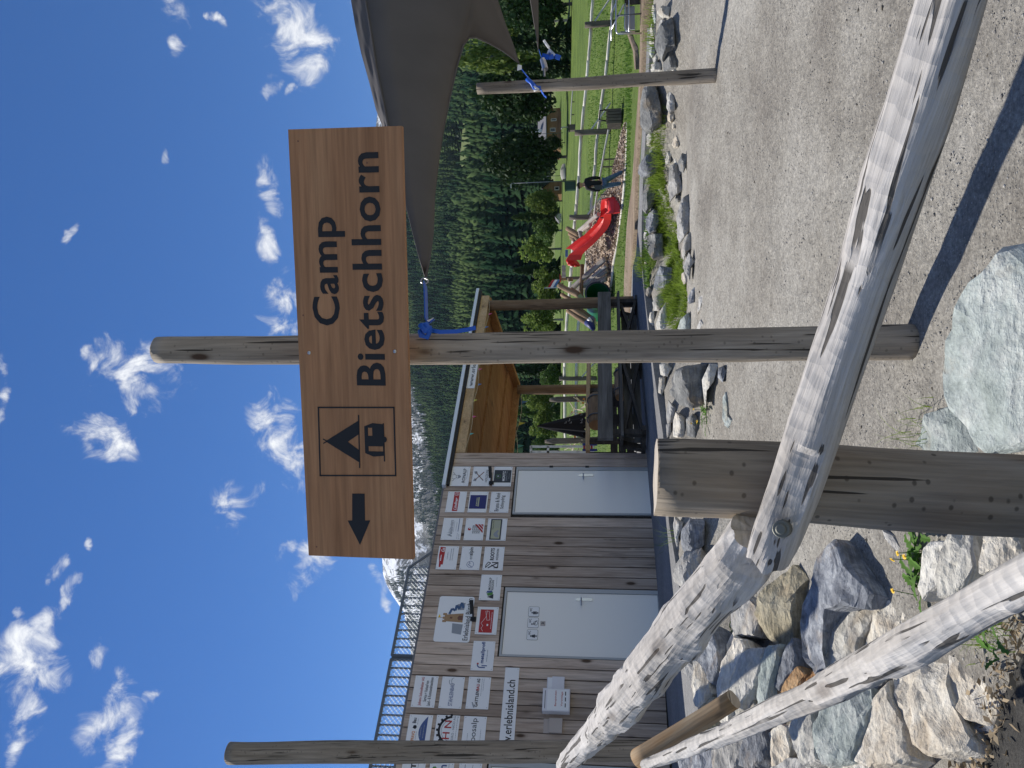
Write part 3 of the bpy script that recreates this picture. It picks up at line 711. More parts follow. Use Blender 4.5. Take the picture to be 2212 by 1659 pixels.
# ------------------------------------------------------------------ foreground posts, sign, rail fence
tag(log_px('sign_post', [(1985, 738, 78, 4.17), (1700, 743, 74, 4.17), (1400, 748, 69, 4.16), (890, 755, 66, 4.15), (640, 755, 64, 4.14), (500, 756, 62, 4.13), (340, 758, 57, 4.12)], 'post', seed=3, wob=.035, step=.07), 'tall grey log post carrying the wooden sign board', 'log post')
P = onslab(1500, 1621)
tag(log_px('sail_post', [(1520, 1620, 47, P.y), (1200, 1623, 46, P.y), (800, 1625, 46, P.y), (495, 1627, 45, P.y - .05)], 'post', seed=5, wob=.03), 'tall log post standing before the sponsor boards, sky above its top', 'log post')
P = gnd(1545, 163)
tag(log_px('sail_post', [(1560, 162, 31, P.y), (1400, 171, 29, P.y), (1269, 181, 27, P.y), (1031, 192, 23, P.y + .05)], 'post', seed=8, wob=.05), 'shorter leaning log post on the sand with a blue strap knotted round it', 'log post')

def sign():
    rt, rb, lt, lb = aty(622, 279.5, 3.70), aty(868, 272, 3.70), aty(667, 1202.5, 4.02), aty(893.5, 1206, 4.02)
    c = (rt + rb + lt + lb) / 4; ex = ((rt + rb) - (lt + lb)); w = ex.length / 2; ex.normalize()
    ey = ((rt + lt) - (rb + lb)); h = ey.length / 2; ey = (ey - ex * ey.dot(ex)).normalized(); ez = ex.cross(ey)
    F = Matrix((ex, ey, ez)).transposed().to_4x4(); F.translation = c
    root = empty('camp_sign', c - ez * .02, 'long reddish wooden sign board with black lettering, tent and caravan emblem and arrow', 'sign')
    mb = MB(); vs = []
    # two boards glued edge to edge, tiny bevel
    for a, b in ((-h / 2, -.004 * h), (.004 * h - .002, h / 2)): mb.box((-w / 2, a, -.034), (w / 2, b, 0))
    mb2 = MB(); mb2.box((-w / 2, -h / 2, -.034), (w / 2, h / 2, 0)); o = obj('board', mb2, M['larch'], root, M=F)
    o.data.polygons.foreach_set('use_smooth', [False] * 6)
    def sp(v, Y):
        d = ray(v, Y); t = (c - CAM).dot(ez) / d.dot(ez); q = F.inverted() @ (CAM + d * t); return q.x, q.y
    def box_of(v0, Y0, v1, Y1):
        a, b = sp(v0, Y0), sp(v1, Y1); return a[0], a[1], b[0], b[1]
    # lettering: rectangles left-bottom .. right-top read from the photograph
    t = MB(); x0, y0 = sp(738, 703); hc = sp(677, 703)[1] - y0; x1 = sp(700, 468)[0]
    put_text(t, 'Camp', x0, y0 - hc * .25, x1, y0 + hc, .002, bold=.019)
    obj('lettering', t, M['black'], root, M=F)
    t = MB(); x0, y0 = sp(834.5, 833); hc = sp(775, 833)[1] - y0; x1 = sp(790, 329)[0]
    put_text(t, 'Bietschhorn', x0, y0, x1, y0 + hc * 1.06, .002, bold=.019)
    obj('lettering', t, M['black'], root, M=F)
    def line(mb, a, b, wd): 
        a, b = Vector((*a, 0)), Vector((*b, 0)); d = (b - a).normalized(); p = Vector((-d.y, d.x, 0)) * wd / 2
        mb.add([a - p + Vector((0, 0, .002)), b - p + Vector((0, 0, .002)), b + p + Vector((0, 0, .002)), a + p + Vector((0, 0, .002))], [(0, 1, 2, 3)])
    t = MB(); q = [sp(688, 880), sp(851, 880), sp(855, 1027), sp(692, 1027)]
    for i in range(4):
        a, b = Vector((*q[i], 0)), Vector((*q[(i + 1) % 4], 0)); d = (b - a).normalized() * .004; line(t, (a - d).xy, (b + d).xy, .008)
    obj('pictogram_frame', t, M['black'], root, M=F)
    t = MB()
    ap, l, r_ = Vector(sp(703, 953)), Vector(sp(777, 999)), Vector(sp(775, 908)); m1, m2, ma = Vector(sp(776, 972)), Vector(sp(775, 938)), Vector(sp(752, 954))
    Z_ = .002
    def tri(mb, *ps, z=.002): mb.add([(p[0], p[1], z) for p in ps], [tuple(range(len(ps)))])
    tri(t, ap, l, m1, ma); tri(t, ap, ma, m2, r_)
    d = (r_ - l).normalized(); line(t, l - d * .03, r_ + d * .03, .007)
    for s_ in (-1, 1): line(t, ap + Vector((0, -.01)), ap + Vector((s_ * .012, .012)), .006)
    obj('tent_emblem', t, M['black'], root, M=F)
    t = MB(); bx = [sp(791, 919), sp(799, 912), sp(826, 913), sp(826, 988), sp(820, 989), sp(800, 979), sp(791, 975)]
    a0, a1 = sp(833.7, 986.7), sp(786.7, 913.5)
    X0, Y0, X1, Y1 = a0[0], a0[1], a1[0], a1[1]; wd, hg = X1 - X0, Y1 - Y0
    def rc(a, b, c_, d_): t.add([(X0 + wd * a, Y0 + hg * b, Z_), (X0 + wd * c_, Y0 + hg * b, Z_), (X0 + wd * c_, Y0 + hg * d_, Z_), (X0 + wd * a, Y0 + hg * d_, Z_)], [(0, 1, 2, 3)])
    pg = lambda *ps: tri(t, *[(X0 + wd * a, Y0 + hg * b) for a, b in ps])
    pg((.03, .08), (.16, .08), (.16, 1), (.10, 1), (.0, .6)); rc(.16, .82, .86, 1); rc(.16, .08, .31, .12); rc(.31, .08, .62, .82); rc(.62, .08, .86, .62); pg((.86, .08), (.97, .08), (1, .6), (.90, 1), (.86, 1))
    line(t, (X0 - wd * .14, Y0 + hg * .07), (X0 + wd * 1.0, Y0 + hg * .07), .007)
    for k in range(20):
        a, b = 2 * math.pi * k / 20, 2 * math.pi * (k + 1) / 20; cx, cy, rr = X0 + wd * .52, Y0 + hg * .06, .016
        t.add([(cx, cy, .004), (cx + rr * math.cos(a), cy + rr * math.sin(a), .004), (cx + rr * math.cos(b), cy + rr * math.sin(b), .004)], [(0, 1, 2)])
    obj('caravan_emblem', t, M['black'], root, M=F)
    t = MB(); tri(t, sp(778, 1177), sp(751, 1124), sp(800, 1124)); tri(t, *[sp(*p) for p in ((761, 1124), (761, 1066), (788, 1066), (789, 1124))])
    obj('arrow', t, M['black'], root, M=F)
    for v, Y in ((668, 762), (853, 759)):
        x, y = sp(v, Y); t = MB(); t.tube([(x, y, -.001), (x, y, .003), (x, y, .005)], [.0095, .0095, .006], 14); t.tube([(x, y, .0045), (x, y, .006)], .0035, 6)
        obj('screw', t, M['steel'], root, True, F)
    for v, Y in ((644, 305), (655, 681), (684, 1181), (793, 352)):
        x, y = sp(v, Y); t = MB(); t.tube([(x, y, -.001), (x, y, .0012)], .0045, 8); obj('nail_hole', t, M['brownink'], root, False, F)
sign()

def fence():
    root = empty('rail_fence', aty(2212, 1070, 2.25), 'silver-grey rail fence with hewn log rails bolted to a thick cut-off post', 'fence')
    log_px('post', [(2330, 1077, 181, 2.27), (2212, 1070, 178, 2.27), (1900, 1053, 176, 2.28), (1700, 1039, 173, 2.28), (1430, 1030, 171, 2.28), (1416, 1030, 168, 2.28)], 'bigpost', parent=root, seed=11, seg=36, wob=.022, step=.06)
    FU = [(1.85, .80), (3.6, .80), (.9, .86)]
    log_px('rail', [(2092, -150, 152, 1.43), (2046, 0, 155, 1.50), (1979, 230, 157, 1.60), (1922, 390, 156, 1.68), (1863, 600, 137, 1.80), (1808, 760, 132, 1.88), (1763, 900, 128, 1.95), (1714, 1050, 120, 2.02), (1672, 1160, 112, 2.07), (1655, 1203, 98, 2.085)], 'rail', parent=root, seed=2, seg=40, wob=.03, step=.022, facets=FU, rough_end=True, hewn=45, hdir=(2.3, .8))
    log_px('rail', [(1634, 1150, 128, 2.20), (1604, 1204, 140, 2.22), (1523, 1300, 130, 2.38), (1424, 1420, 119, 2.72), (1332, 1530, 96, 3.22), (1272, 1600, 66, 3.72), (1230, 1640, 46, 4.0), (1212, 1655, 24, 4.1)], 'rail', parent=root, seed=4, seg=44, wob=.05, step=.02, facets=[(.6, .9), (1.5, .87)], rough_end=True, hewn=210, hdir=(.75, 1.1))
    log_px('rail', [(2620, 1040, 100, 1.42), (2330, 1190, 102, 1.68), (2212, 1256, 100, 1.8), (2131, 1304, 98, 1.9), (1979, 1388, 92, 2.1), (1865, 1449, 80, 2.36), (1751, 1504, 65, 2.68), (1675, 1537, 57, 2.9), (1561, 1588, 45, 3.3), (1440, 1636, 30, 3.75), (1392, 1652, 20, 3.95)], 'rail', parent=root, seed=6, seg=40, wob=.05, step=.025, facets=[(.9, .92)], rough_end=True, hewn=60, hdir=(.9, 1.1))
    P = aty(1688, 1143, 1.965); n_ = -ray(1688, 1143).normalized(); n_ = Vector((.1, -.92, .36)).normalized()
    q = n_.to_track_quat('Z', 'Y').to_matrix().to_4x4(); q.translation = P
    t = MB(); t.tube([(0, 0, -.03), (0, 0, .002), (0, 0, .004)], [.022, .022, .02], 20); t.tube([(0, 0, .003), (0, 0, .012), (0, 0, .014)], [.013, .013, .010], 16); t.tube([(0, 0, .013), (0, 0, .0145)], [.006, .006], 6)
    obj('bolt', t, M['boltmetal'], root, False, q)
fence()
tag(log_px('leaning_pole', [(1585, 1510, 40, 5.0), (1520, 1551, 41, 5.1), (1450, 1595, 42, 5.2), (1378, 1640, 44, 5.3)], 'pole', seed=14, seg=18, wob=.03), 'brown debarked pole leaning over the stones left of the lower rail', 'pole')

# ------------------------------------------------------------------ stones
def stone(name, px, mat, P0, nrm, thick, dome, seed, parent=None, detail=.05, lean=(0, 0), slope=0., rough=1.):
    nrm = Vector(nrm).normalized(); rd = random.Random(seed)
    p3 = []
    for v, Y in px:
        d = ray(v, Y); t = (P0 - CAM).dot(nrm) / d.dot(nrm); p3.append(CAM + d * t)
    c = sum(p3, Vector()) / len(p3)
    e1 = Vector((0, 0, 1)).cross(nrm); e1 = e1.normalized() if e1.length > .05 else Vector((1, 0, 0)); e2 = nrm.cross(e1)
    pl = [((p - c).dot(e1), (p - c).dot(e2)) for p in p3]
    per = sum(math.dist(pl[i], pl[i - 1]) for i in range(len(pl))); stp = max(detail * .5, per / 44); out = []
    for i in range(len(pl)):
        a, b = pl[i], pl[(i + 1) % len(pl)]; k = max(1, int(round(math.dist(a, b) / stp)))
        for j in range(k): out.append((a[0] + (b[0] - a[0]) * j / k, a[1] + (b[1] - a[1]) * j / k))
    size = math.sqrt(max(1e-4, abs(sum(out[i - 1][0] * out[i][1] - out[i][0] * out[i - 1][1] for i in range(len(out)))) / 2))
    off = Vector((seed * 7.3, seed * 3.1, seed))
    ylo, yhi = min(p[1] for p in out), max(p[1] for p in out)
    planes = []
    for _ in range(4):
        a = rd.uniform(0, 6.28); g = rd.uniform(.05, .55); planes.append((math.cos(a) * g, math.sin(a) * g, rd.uniform(.0, .25) * size))
    prof = [(.6, -thick), (.93, -thick * .55), (1., -thick * .1), (1.005, dome * .35), (.985, dome * .8), (.93, dome * .97)]
    vs = []; n = len(out)
    for ri, (s_, h) in enumerate(prof):
        for x, y in out:
            X, Y_ = x * s_, y * s_; hh = h
            if ri >= 3:
                cut = min(p[2] - p[0] * X - p[1] * Y_ for p in planes)
                hh = h + min(0, cut) * .8 * min(1, (ri - 2) / 3) + lean[0] * X + lean[1] * Y_
            if slope: hh -= slope * max(0, (Y_ - ylo) / (yhi - ylo) - .52 - .12 * math.sin(seed + X / size * 2.5)) * (yhi - ylo)
            q = Vector((X, Y_, hh)) + off
            nz = mn.noise(q * (2.2 / size)) * .055 * size + mn.noise(q * (6 / size)) * .03 * size + (1 - abs(mn.noise(q * (13 / size))) * 3) * .012 * size
            k = nz if ri > 3 else nz * .5
            jx, jy = (mn.noise(q * (9 / size) + Vector((5, 0, 0))) * .02 * size, mn.noise(q * (9 / size) + Vector((0, 9, 0))) * .02 * size)
            vs.append(c + e1 * (X + jx) + e2 * (Y_ + jy) + nrm * (hh + k))
    m_ = len(prof); mb = MB(); fs = [(i * n + j, i * n + (j + 1) % n, (i + 1) * n + (j + 1) % n, (i + 1) * n + j) for i in range(m_ - 1) for j in range(n)]
    s_l = prof[-1][0]; rim = [(x * s_l, y * s_l) for x, y in out]; x0, x1 = min(p[0] for p in rim), max(p[0] for p in rim); inner = []; gs = size / 10
    yy = ylo
    while yy < yhi:
        xx = x0
        while xx < x1:
            p = (xx + rd.uniform(-.4, .4) * gs, yy + rd.uniform(-.4, .4) * gs)
            if inpoly(p[0] * 1.07, p[1] * 1.07, rim): inner.append(p)
            xx += gs
        yy += gs
    P2 = [Vector(p) for p in rim + inner]
    R2 = delaunay_2d_cdt(P2, [], [list(range(n)) if sum(rim[i - 1][0] * rim[i][1] - rim[i][0] * rim[i - 1][1] for i in range(n)) > 0 else list(range(n - 1, -1, -1))], 1, 1e-6)
    base = (m_ - 1) * n; ccw = sum(out[i - 1][0] * out[i][1] - out[i][0] * out[i - 1][1] for i in range(n)) > 0
    ids = {}
    for k, (p, og) in enumerate(zip(R2[0], R2[3])):
        o0 = [q for q in og if q < n]
        if o0: ids[k] = base + o0[0]
        else:
            ids[k] = len(vs); X, Y_ = p.x, p.y; hh = dome * 1.02
            cut = min(q[2] - q[0] * X - q[1] * Y_ for q in planes); hh += min(0, cut) * .8
            if slope: hh -= slope * max(0, (Y_ - ylo) / (yhi - ylo) - .52 - .12 * math.sin(seed + X / size * 2.5)) * (yhi - ylo)
            q = Vector((X, Y_, dome)) + off
            hh += rough * mn.noise(q * (2.2 / size)) * .055 * size + rough * mn.noise(q * (6 / size)) * .03 * size + rough * (1 - abs(mn.noise(q * (13 / size))) * 3) * .012 * size + rough * round(mn.noise(Vector((X * 2.2 + Y_, Y_ * 6, seed)) / size) * 3.5) / 3.5 * .045 * size
            vs.append(c + e1 * X + e2 * Y_ + nrm * hh)
    for f in R2[2]:
        t = tuple(ids[k] for k in f)
        if len(set(t)) == len(t): fs.append(t if ccw else t[::-1])
    mb.add(vs, fs)
    # orientation of the traced outline
    ar = sum(out[i - 1][0] * out[i][1] - out[i][0] * out[i - 1][1] for i in range(n))
    if ar < 0: mb.f = [f[::-1] for f in mb.f]
    Mf = Matrix.Translation(c); mb.v = [tuple(Vector(p) - c) for p in mb.v]
    return obj(name, mb, M[mat], parent, False, Mf)
def conv(pts, x0, y0, k): return [(x0 + k * x, y0 + k * y) for x, y in pts]
r7 = lambda pts: conv(pts, 1371.4, 1042.2, .3799)
def bank():
    root = empty('stone_bank', B3, 'bank of pale broken stones stacked between the road and the terrace', 'stone bank')
    S_ = [
     ('r_pale', [(1095, 920), (1150, 800), (1190, 715), (1300, 735), (1330, 750), (1420, 735), (1400, 800), (1330, 900), (1310, 980), (1150, 1080), (1110, 1000)], .02),
     ('r_cream', [(1320, 960), (1400, 800), (1470, 660), (1540, 680), (1640, 680), (1690, 700), (1610, 790), (1500, 900), (1420, 980)], .03),
     ('r_pale', [(1660, 600), (1700, 390), (1740, 345), (1840, 340), (1850, 400), (1790, 590), (1700, 665)], .05),
     ('r_pale', [(1790, 530), (1840, 290), (1960, 295), (2010, 480), (1960, 560), (1890, 640), (1800, 650)], .06),
     ('r_cream', [(2030, 300), (2230, 310), (2250, 420), (2120, 500), (2040, 520)], .05),
     ('r_cream', [(515, 930), (560, 850), (600, 905), (650, 910), (670, 960), (630, 1050), (600, 1150), (580, 1250), (540, 1380), (510, 1350), (500, 1200), (530, 1050)], .06),
     ('r_pale', [(600, 1150), (650, 1000), (700, 960), (790, 960), (770, 1010), (740, 1120), (690, 1210), (650, 1290), (570, 1290)], .06),
     ('r_green', [(720, 1220), (760, 1080), (810, 950), (870, 940), (850, 1040), (830, 1110), (800, 1260), (740, 1290)], .05),
     ('r_blue', [(830, 1150), (870, 1040), (930, 900), (960, 1000), (940, 1080), (860, 1190)], .02),
     ('r_rust', [(840, 1200), (900, 1120), (970, 1060), (1010, 1110), (900, 1260), (830, 1260)], .0),
     ('r_blue', [(390, 870), (480, 830), (500, 900), (500, 1050), (470, 1150), (430, 1100), (400, 1000)], .07),
     ('r_cream', [(345, 1160), (390, 1020), (420, 1050), (450, 1130), (460, 1200), (440, 1250), (400, 1300), (360, 1260)], .08),
     ('r_grey', [(270, 970), (310, 960), (360, 1050), (350, 1150), (300, 1060)], .05),
     ('r_olive', [(405, 1310), (440, 1240), (510, 1235), (515, 1340), (440, 1440), (400, 1410)], .05),
     ('r_cream', [(1480, 1120), (1560, 1070), (1700, 1010), (1790, 980), (1830, 1060), (1860, 1090), (1870, 1180), (1890, 1300), (1950, 1400), (1980, 1480), (1970, 1530), (1820, 1560), (1690, 1540), (1640, 1490), (1590, 1380), (1540, 1300), (1500, 1210)], .05),
     ('r_cream', [(1860, 1010), (1920, 950), (2010, 925), (2070, 960), (2100, 1040), (2190, 1050), (2230, 1100), (2150, 1200), (2150, 1330), (2060, 1380), (1960, 1360), (1910, 1310), (1880, 1180)], .04),
     ('r_blue', [(1910, 1330), (2000, 1380), (2150, 1330), (2220, 1360), (2220, 1420), (2100, 1440), (1990, 1430), (1960, 1390)], .0),
     ('r_green', [(1070, 1440), (1090, 1300), (1150, 1230), (1340, 1180), (1375, 1280), (1340, 1420), (1280, 1590), (1130, 1610), (1080, 1520)], .04),
     ('r_cream', [(1300, 1590), (1330, 1470), (1400, 1260), (1490, 1150), (1500, 1250), (1590, 1390), (1600, 1560), (1540, 1600), (1390, 1620)], .02),
     ('r_pale', [(915, 1400), (960, 1340), (1060, 1290), (1070, 1440), (1090, 1590), (1000, 1610), (940, 1500)], .03),
     ('r_cream', [(810, 1440), (880, 1390), (920, 1410), (920, 1500), (880, 1630), (800, 1640)], .02),
     ('r_blue', [(670, 1480), (780, 1420), (800, 1480), (780, 1590), (700, 1640), (640, 1620)], .05),
     ('r_grey', [(470, 1520), (560, 1470), (640, 1440), (665, 1480), (620, 1620), (560, 1700), (470, 1690)], .03),
     ('r_pale', [(1830, 950), (1990, 890), (2010, 930), (1920, 960), (1850, 1010), (1800, 990)], .02),
     ('r_grey', [(2080, 940), (2230, 800), (2260, 1050), (2180, 1050), (2100, 1030)], -.04),
     ('r_grey', [(560, 800), (600, 670), (640, 640), (720, 700), (740, 760), (700, 870), (600, 870)], .02),
     ('r_grey', [(820, 1640), (930, 1580), (1090, 1600), (1120, 1700), (880, 1720)], .0),
     ('r_pale', [(1120, 1625), (1280, 1600), (1390, 1630), (1370, 1720), (1140, 1720)], -.02),
     ('r_pale', [(600, 1290), (690, 1225), (735, 1290), (700, 1400), (600, 1420), (560, 1380)], .0),
     ('r_green', [(505, 1400), (590, 1420), (640, 1440), (560, 1480), (470, 1520), (460, 1450)], -.02),
     ('r_blue', [(270, 1540), (330, 1490), (400, 1470), (470, 1540), (470, 1680), (300, 1700)], .0),
     ('r_rust', [(1000, 1110), (1090, 1080), (1150, 1090), (1100, 1200), (1060, 1300), (960, 1340), (920, 1270)], -.05),
     ('r_grey', [(1340, 1040), (1420, 985), (1540, 900), (1560, 1010), (1480, 1110), (1400, 1200), (1340, 1190)], -.05),
     ('r_pale', [(1560, 900), (1700, 800), (1820, 700), (1880, 760), (1830, 900), (1700, 990), (1580, 1050)], -.04)]
    for i, (m, pts, lift) in enumerate(S_):
        q = r7(pts); cx_, cy_ = sum(p[0] for p in q) / len(q), sum(p[1] for p in q) / len(q); q = [(cx_ + (a - cx_) * 1.07, cy_ + (b_ - cy_) * 1.07) for a, b_ in q]; 
        low = i in (2, 3, 4)
        stone('stone', q, m, _sandhit(cx_, cy_) + Vector((0, 0, .07)) if low else B1 + BN * (.02 + lift * .8), Vector((.1, -.35, 1)) if low else BN, .20, .06 + .3 * max(lift, 0), 20 + i, root)
bank()
def boulder(px, mat, label=None, seed=0, lean=.15, thick=.22, dome=.18, y=None, name='boulder', parent=None, group=None, lift=0.):
    c = (sum(p[0] for p in px) / len(px), sum(p[1] for p in px) / len(px)); bot = max(p[0] for p in px)
    G = gnd(bot - 3, c[1])
    nrm = Vector((-.1, -math.cos(lean), math.sin(lean)))
    P0 = Vector((G.x, G.y + .05, G.z + lift)) if y is None else aty(c[0], c[1], y)
    o = stone(name, px, mat, P0, nrm, thick, dome, seed, parent, detail=.05, slope=1.7)
    if label: tag(o, label, 'boulder', group)
    return o
tag(stone('boulder', [(2063, 829), (2067, 782), (2087, 710), (2107, 678), (2126, 635), (2146, 603), (2178, 575), (2214, 531), (2260, 520), (2420, 560), (2440, 940), (2253, 964), (2174, 980), (2142, 960), (2115, 921), (2079, 877)], 'r_green', _sandhit(2150, 760) + Vector((0, 0, .10)), (-.05, -.42, .9), .22, .15, 71, rough=.3), 'large smooth pale green boulder in front of the sign post', 'boulder')
tag(stone('boulder', [(1980, 960), (2015, 893), (2071, 873), (2111, 921), (2150, 970), (2085, 985), (2020, 985)], 'r_green', _sandhit(2060, 930) + Vector((0, 0, .0)), (0, -.2, 1), .12, .05, 72), 'low flat grey-green rock behind the pale boulder, mostly sunk in sand', 'boulder')
tag(stone('boulder', r7([(930, 790), (960, 700), (1050, 600), (1130, 430), (1170, 370), (1220, 330), (1270, 370), (1310, 470), (1420, 590), (1465, 655), (1420, 735), (1290, 720), (1180, 740), (1120, 860), (1100, 980), (1140, 1060), (1060, 1100), (1000, 1030), (950, 960)]), 'r_blue', B1 + BN * .05, BN + Vector((-.12, -.1, 0)), .22, .12, 73), 'large dark blue-grey slate boulder lying on the stone bank', 'boulder')
tag(stone('boulder', r7([(740, 770), (780, 640), (850, 560), (940, 475), (1000, 520), (1030, 560), (970, 640), (960, 800), (920, 930), (850, 940), (780, 890)]), 'r_olive', B1 + BN * .03, (BN + Vector((0, -.2, 0))), .2, .11, 74), 'rounded olive-brown boulder beside the dark slate on the bank', 'boulder')

r3 = lambda p: conv(p, 1316.7, 0, .2315)
r4 = lambda p: conv(p, 1316.7, 329.2, .2315)
r5 = lambda p: conv(p, 1344, 713.1, .3304)
boulder(r3([(410, 395), (425, 330), (480, 260), (590, 195), (615, 240), (618, 460), (545, 480), (490, 555), (440, 470)]), 'r_dark', 'pointed grey boulder with a pale lit ridge right of the leaning post', 81)
boulder(r3([(275, 1150), (290, 980), (320, 860), (370, 800), (430, 815), (470, 900), (500, 1080), (480, 1170), (390, 1230), (330, 1220)]), 'r_dark', 'big rounded dark boulder between leaning post and long grass', 82, dome=.3)
boulder(r4([(265, 120), (330, 60), (410, 0), (500, 50), (440, 190), (380, 220), (300, 230), (255, 180)]), 'r_blue', 'angular dark blue block left of the rounded boulder', 83)
boulder(r4([(300, 470), (330, 260), (370, 220), (450, 260), (440, 420), (400, 500), (340, 570), (310, 540)]), 'r_dark', 'upright grey-brown block with rounded shoulders below the person', 84)
boulder(r4([(330, 620), (400, 515), (470, 560), (480, 640), (440, 740), (370, 760), (335, 700)]), 'r_blue', 'dark rounded stone in the middle of the row below the red slide', 85)
boulder(r4([(310, 790), (380, 765), (510, 765), (520, 980), (420, 1010), (360, 940), (320, 860)]), 'r_dark', 'smooth grey boulder with a bright lit edge below the log climber', 86, dome=.25)
boulder(r4([(400, 1260), (420, 1150), (480, 1060), (590, 1080), (600, 1190), (530, 1260), (440, 1290)]), 'r_blue', 'dark cracked block with a brown seam beside the wooden bench end', 87)
boulder(r5([(315, 340), (345, 270), (400, 235), (560, 215), (570, 260), (530, 480), (470, 500), (380, 495), (295, 420), (330, 370)]), 'r_dark', 'large split grey boulder directly left of the sign post', 88, dome=.25)
boulder(r5([(380, 1340), (440, 1245), (540, 1250), (545, 1370), (470, 1440), (420, 1490), (385, 1440)]), 'r_blue', 'blue-grey boulder between thick post and upper rail', 89)
boulder(r5([(320, 1610), (400, 1480), (520, 1430), (560, 1480), (500, 1600), (440, 1668), (330, 1668)]), 'r_grey', 'pale rounded boulder half hidden by the upper rail', 90)
border = empty('rock_border', gnd(1450, 500), 'row of small pale stones edging the sand below the terrace', 'rock border')
for i, (m, px) in enumerate([
    ('r_dark', r3([(490, 580), (520, 500), (610, 470), (635, 640), (500, 660)])), ('r_pale', r3([(440, 100), (500, 70), (570, 90), (560, 180), (500, 160)])),
    ('r_pale', r3([(380, 640), (430, 590), (490, 600), (490, 670), (385, 670)])), ('r_grey', r3([(540, 930), (560, 850), (610, 810), (615, 1030), (560, 1060), (530, 1000)])),
    ('r_pale', r3([(345, 1350), (370, 1250), (400, 1270), (390, 1370)])), ('r_grey', r3([(450, 250), (480, 200), (530, 210), (480, 270)])),
    ('r_pale', r4([(250, 190), (300, 230), (320, 300), (270, 270)])), ('r_cream', r4([(265, 370), (310, 360), (300, 480), (255, 470)])),
    ('r_grey', r4([(395, 1400), (440, 1340), (500, 1300), (520, 1400), (470, 1480), (410, 1480)])), ('r_pale', r4([(430, 1600), (470, 1480), (530, 1400), (555, 1650), (440, 1660)])),
    ('r_dark', r4([(325, 1200), (375, 1190), (380, 1400), (350, 1480), (320, 1400)])), ('r_cream', r4([(330, 1060), (370, 1060), (375, 1180), (330, 1190)])),
    ('r_pale', r4([(515, 80), (540, 0), (590, 0), (570, 100), (530, 115)])), ('r_grey', r4([(545, 250), (560, 120), (640, 100), (690, 190), (660, 220), (690, 350), (600, 410), (560, 450), (540, 330)])),
    ('r_grey', r4([(620, 610), (670, 430), (745, 385), (757, 600), (745, 740), (650, 850), (625, 780), (630, 700)])), ('r_pale', r4([(665, 920), (690, 830), (765, 730), (768, 900), (720, 930), (690, 1010)])),
    ('r_grey', r4([(685, 1060), (740, 930), (800, 1020), (760, 1080), (750, 1200), (700, 1120)])), ('r_blue', r4([(725, 1370), (760, 1290), (810, 1240), (795, 1400), (745, 1415)])),
    ('r_green', r4([(625, 1650), (660, 1560), (740, 1490), (768, 1560), (757, 1670)])), ('r_dark', r4([(635, 90), (680, 10), (735, 25), (715, 130), (690, 190), (650, 160)])),
    ('r_cream', r4([(380, 1490), (420, 1480), (430, 1620), (390, 1640), (365, 1560)])), ('r_pale', r5([(240, 225), (285, 215), (330, 250), (300, 300), (250, 295)])),
    ('r_cream', r5([(240, 310), (285, 310), (285, 370), (260, 440), (235, 420)])), ('r_grey', r5([(285, 560), (300, 460), (355, 510), (335, 600), (295, 610)])),
    ('r_cream', r5([(330, 600), (350, 535), (410, 570), (415, 700), (330, 700)])), ('r_dark', r5([(415, 590), (460, 545), (510, 580), (505, 700), (420, 700)])),
    ('r_pale', r5([(520, 330), (570, 220), (630, 220), (600, 330), (550, 400), (545, 520), (530, 440)])), ('r_blue', r5([(630, 250), (665, 230), (685, 260), (658, 340), (625, 310)])),
    ('r_grey', r5([(330, 1280), (345, 1230), (400, 1260), (370, 1340), (390, 1440), (370, 1465)])), ('r_grey', r5([(285, 620), (320, 600), (325, 690), (295, 700)]))]):
    boulder(px, m, None, 100 + i, name='stone', parent=border, thick=.12, dome=.09)
rs_ = random.Random(77)
for i in range(46):
    if i < 30: Yc = 20 + i * 21 + rs_.uniform(-6, 6); vc = lerp_tab([(0, 1412), (300, 1402), (480, 1394), (640, 1400)], Yc) + rs_.uniform(-2, 10)
    else: Yc = 60 + (i - 30) * 36 + rs_.uniform(-9, 9); vc = lerp_tab([(0, 1455), (250, 1450), (640, 1492)], Yc) + rs_.uniform(-8, 6)
    ra_, rb_ = rs_.uniform(5, 10), rs_.uniform(8, 17); ph = rs_.uniform(0, 6)
    px = [(vc + ra_ * rs_.uniform(.75, 1.15) * math.cos(ph + k * .9), Yc + rb_ * rs_.uniform(.75, 1.15) * math.sin(ph + k * .9)) for k in range(7)]
    boulder(px, rs_.choice(['r_pale', 'r_grey', 'r_cream', 'r_dark', 'r_green']), None, 200 + i, name='stone', parent=border, thick=.10, dome=.07)
for i, (m, px) in enumerate([('r_green', r5([(665, 440), (685, 405), (700, 560), (720, 590), (700, 640), (670, 600)])), ('r_grey', r4([(815, 1470), (830, 1350), (880, 1330), (860, 1450), (825, 1510)])), ('r_grey', r4([(820, 1650), (860, 1560), (880, 1600), (855, 1655)])), ('r_grey', r7([(1420, 270), (1470, 300), (1520, 390), (1490, 390), (1440, 320)]))]):
    q = _sandhit(sum(p[0] for p in px) / len(px), sum(p[1] for p in px) / len(px)); stone('stone', px, m, q, (0, -.12, 1), .08, .018, 140 + i, border)

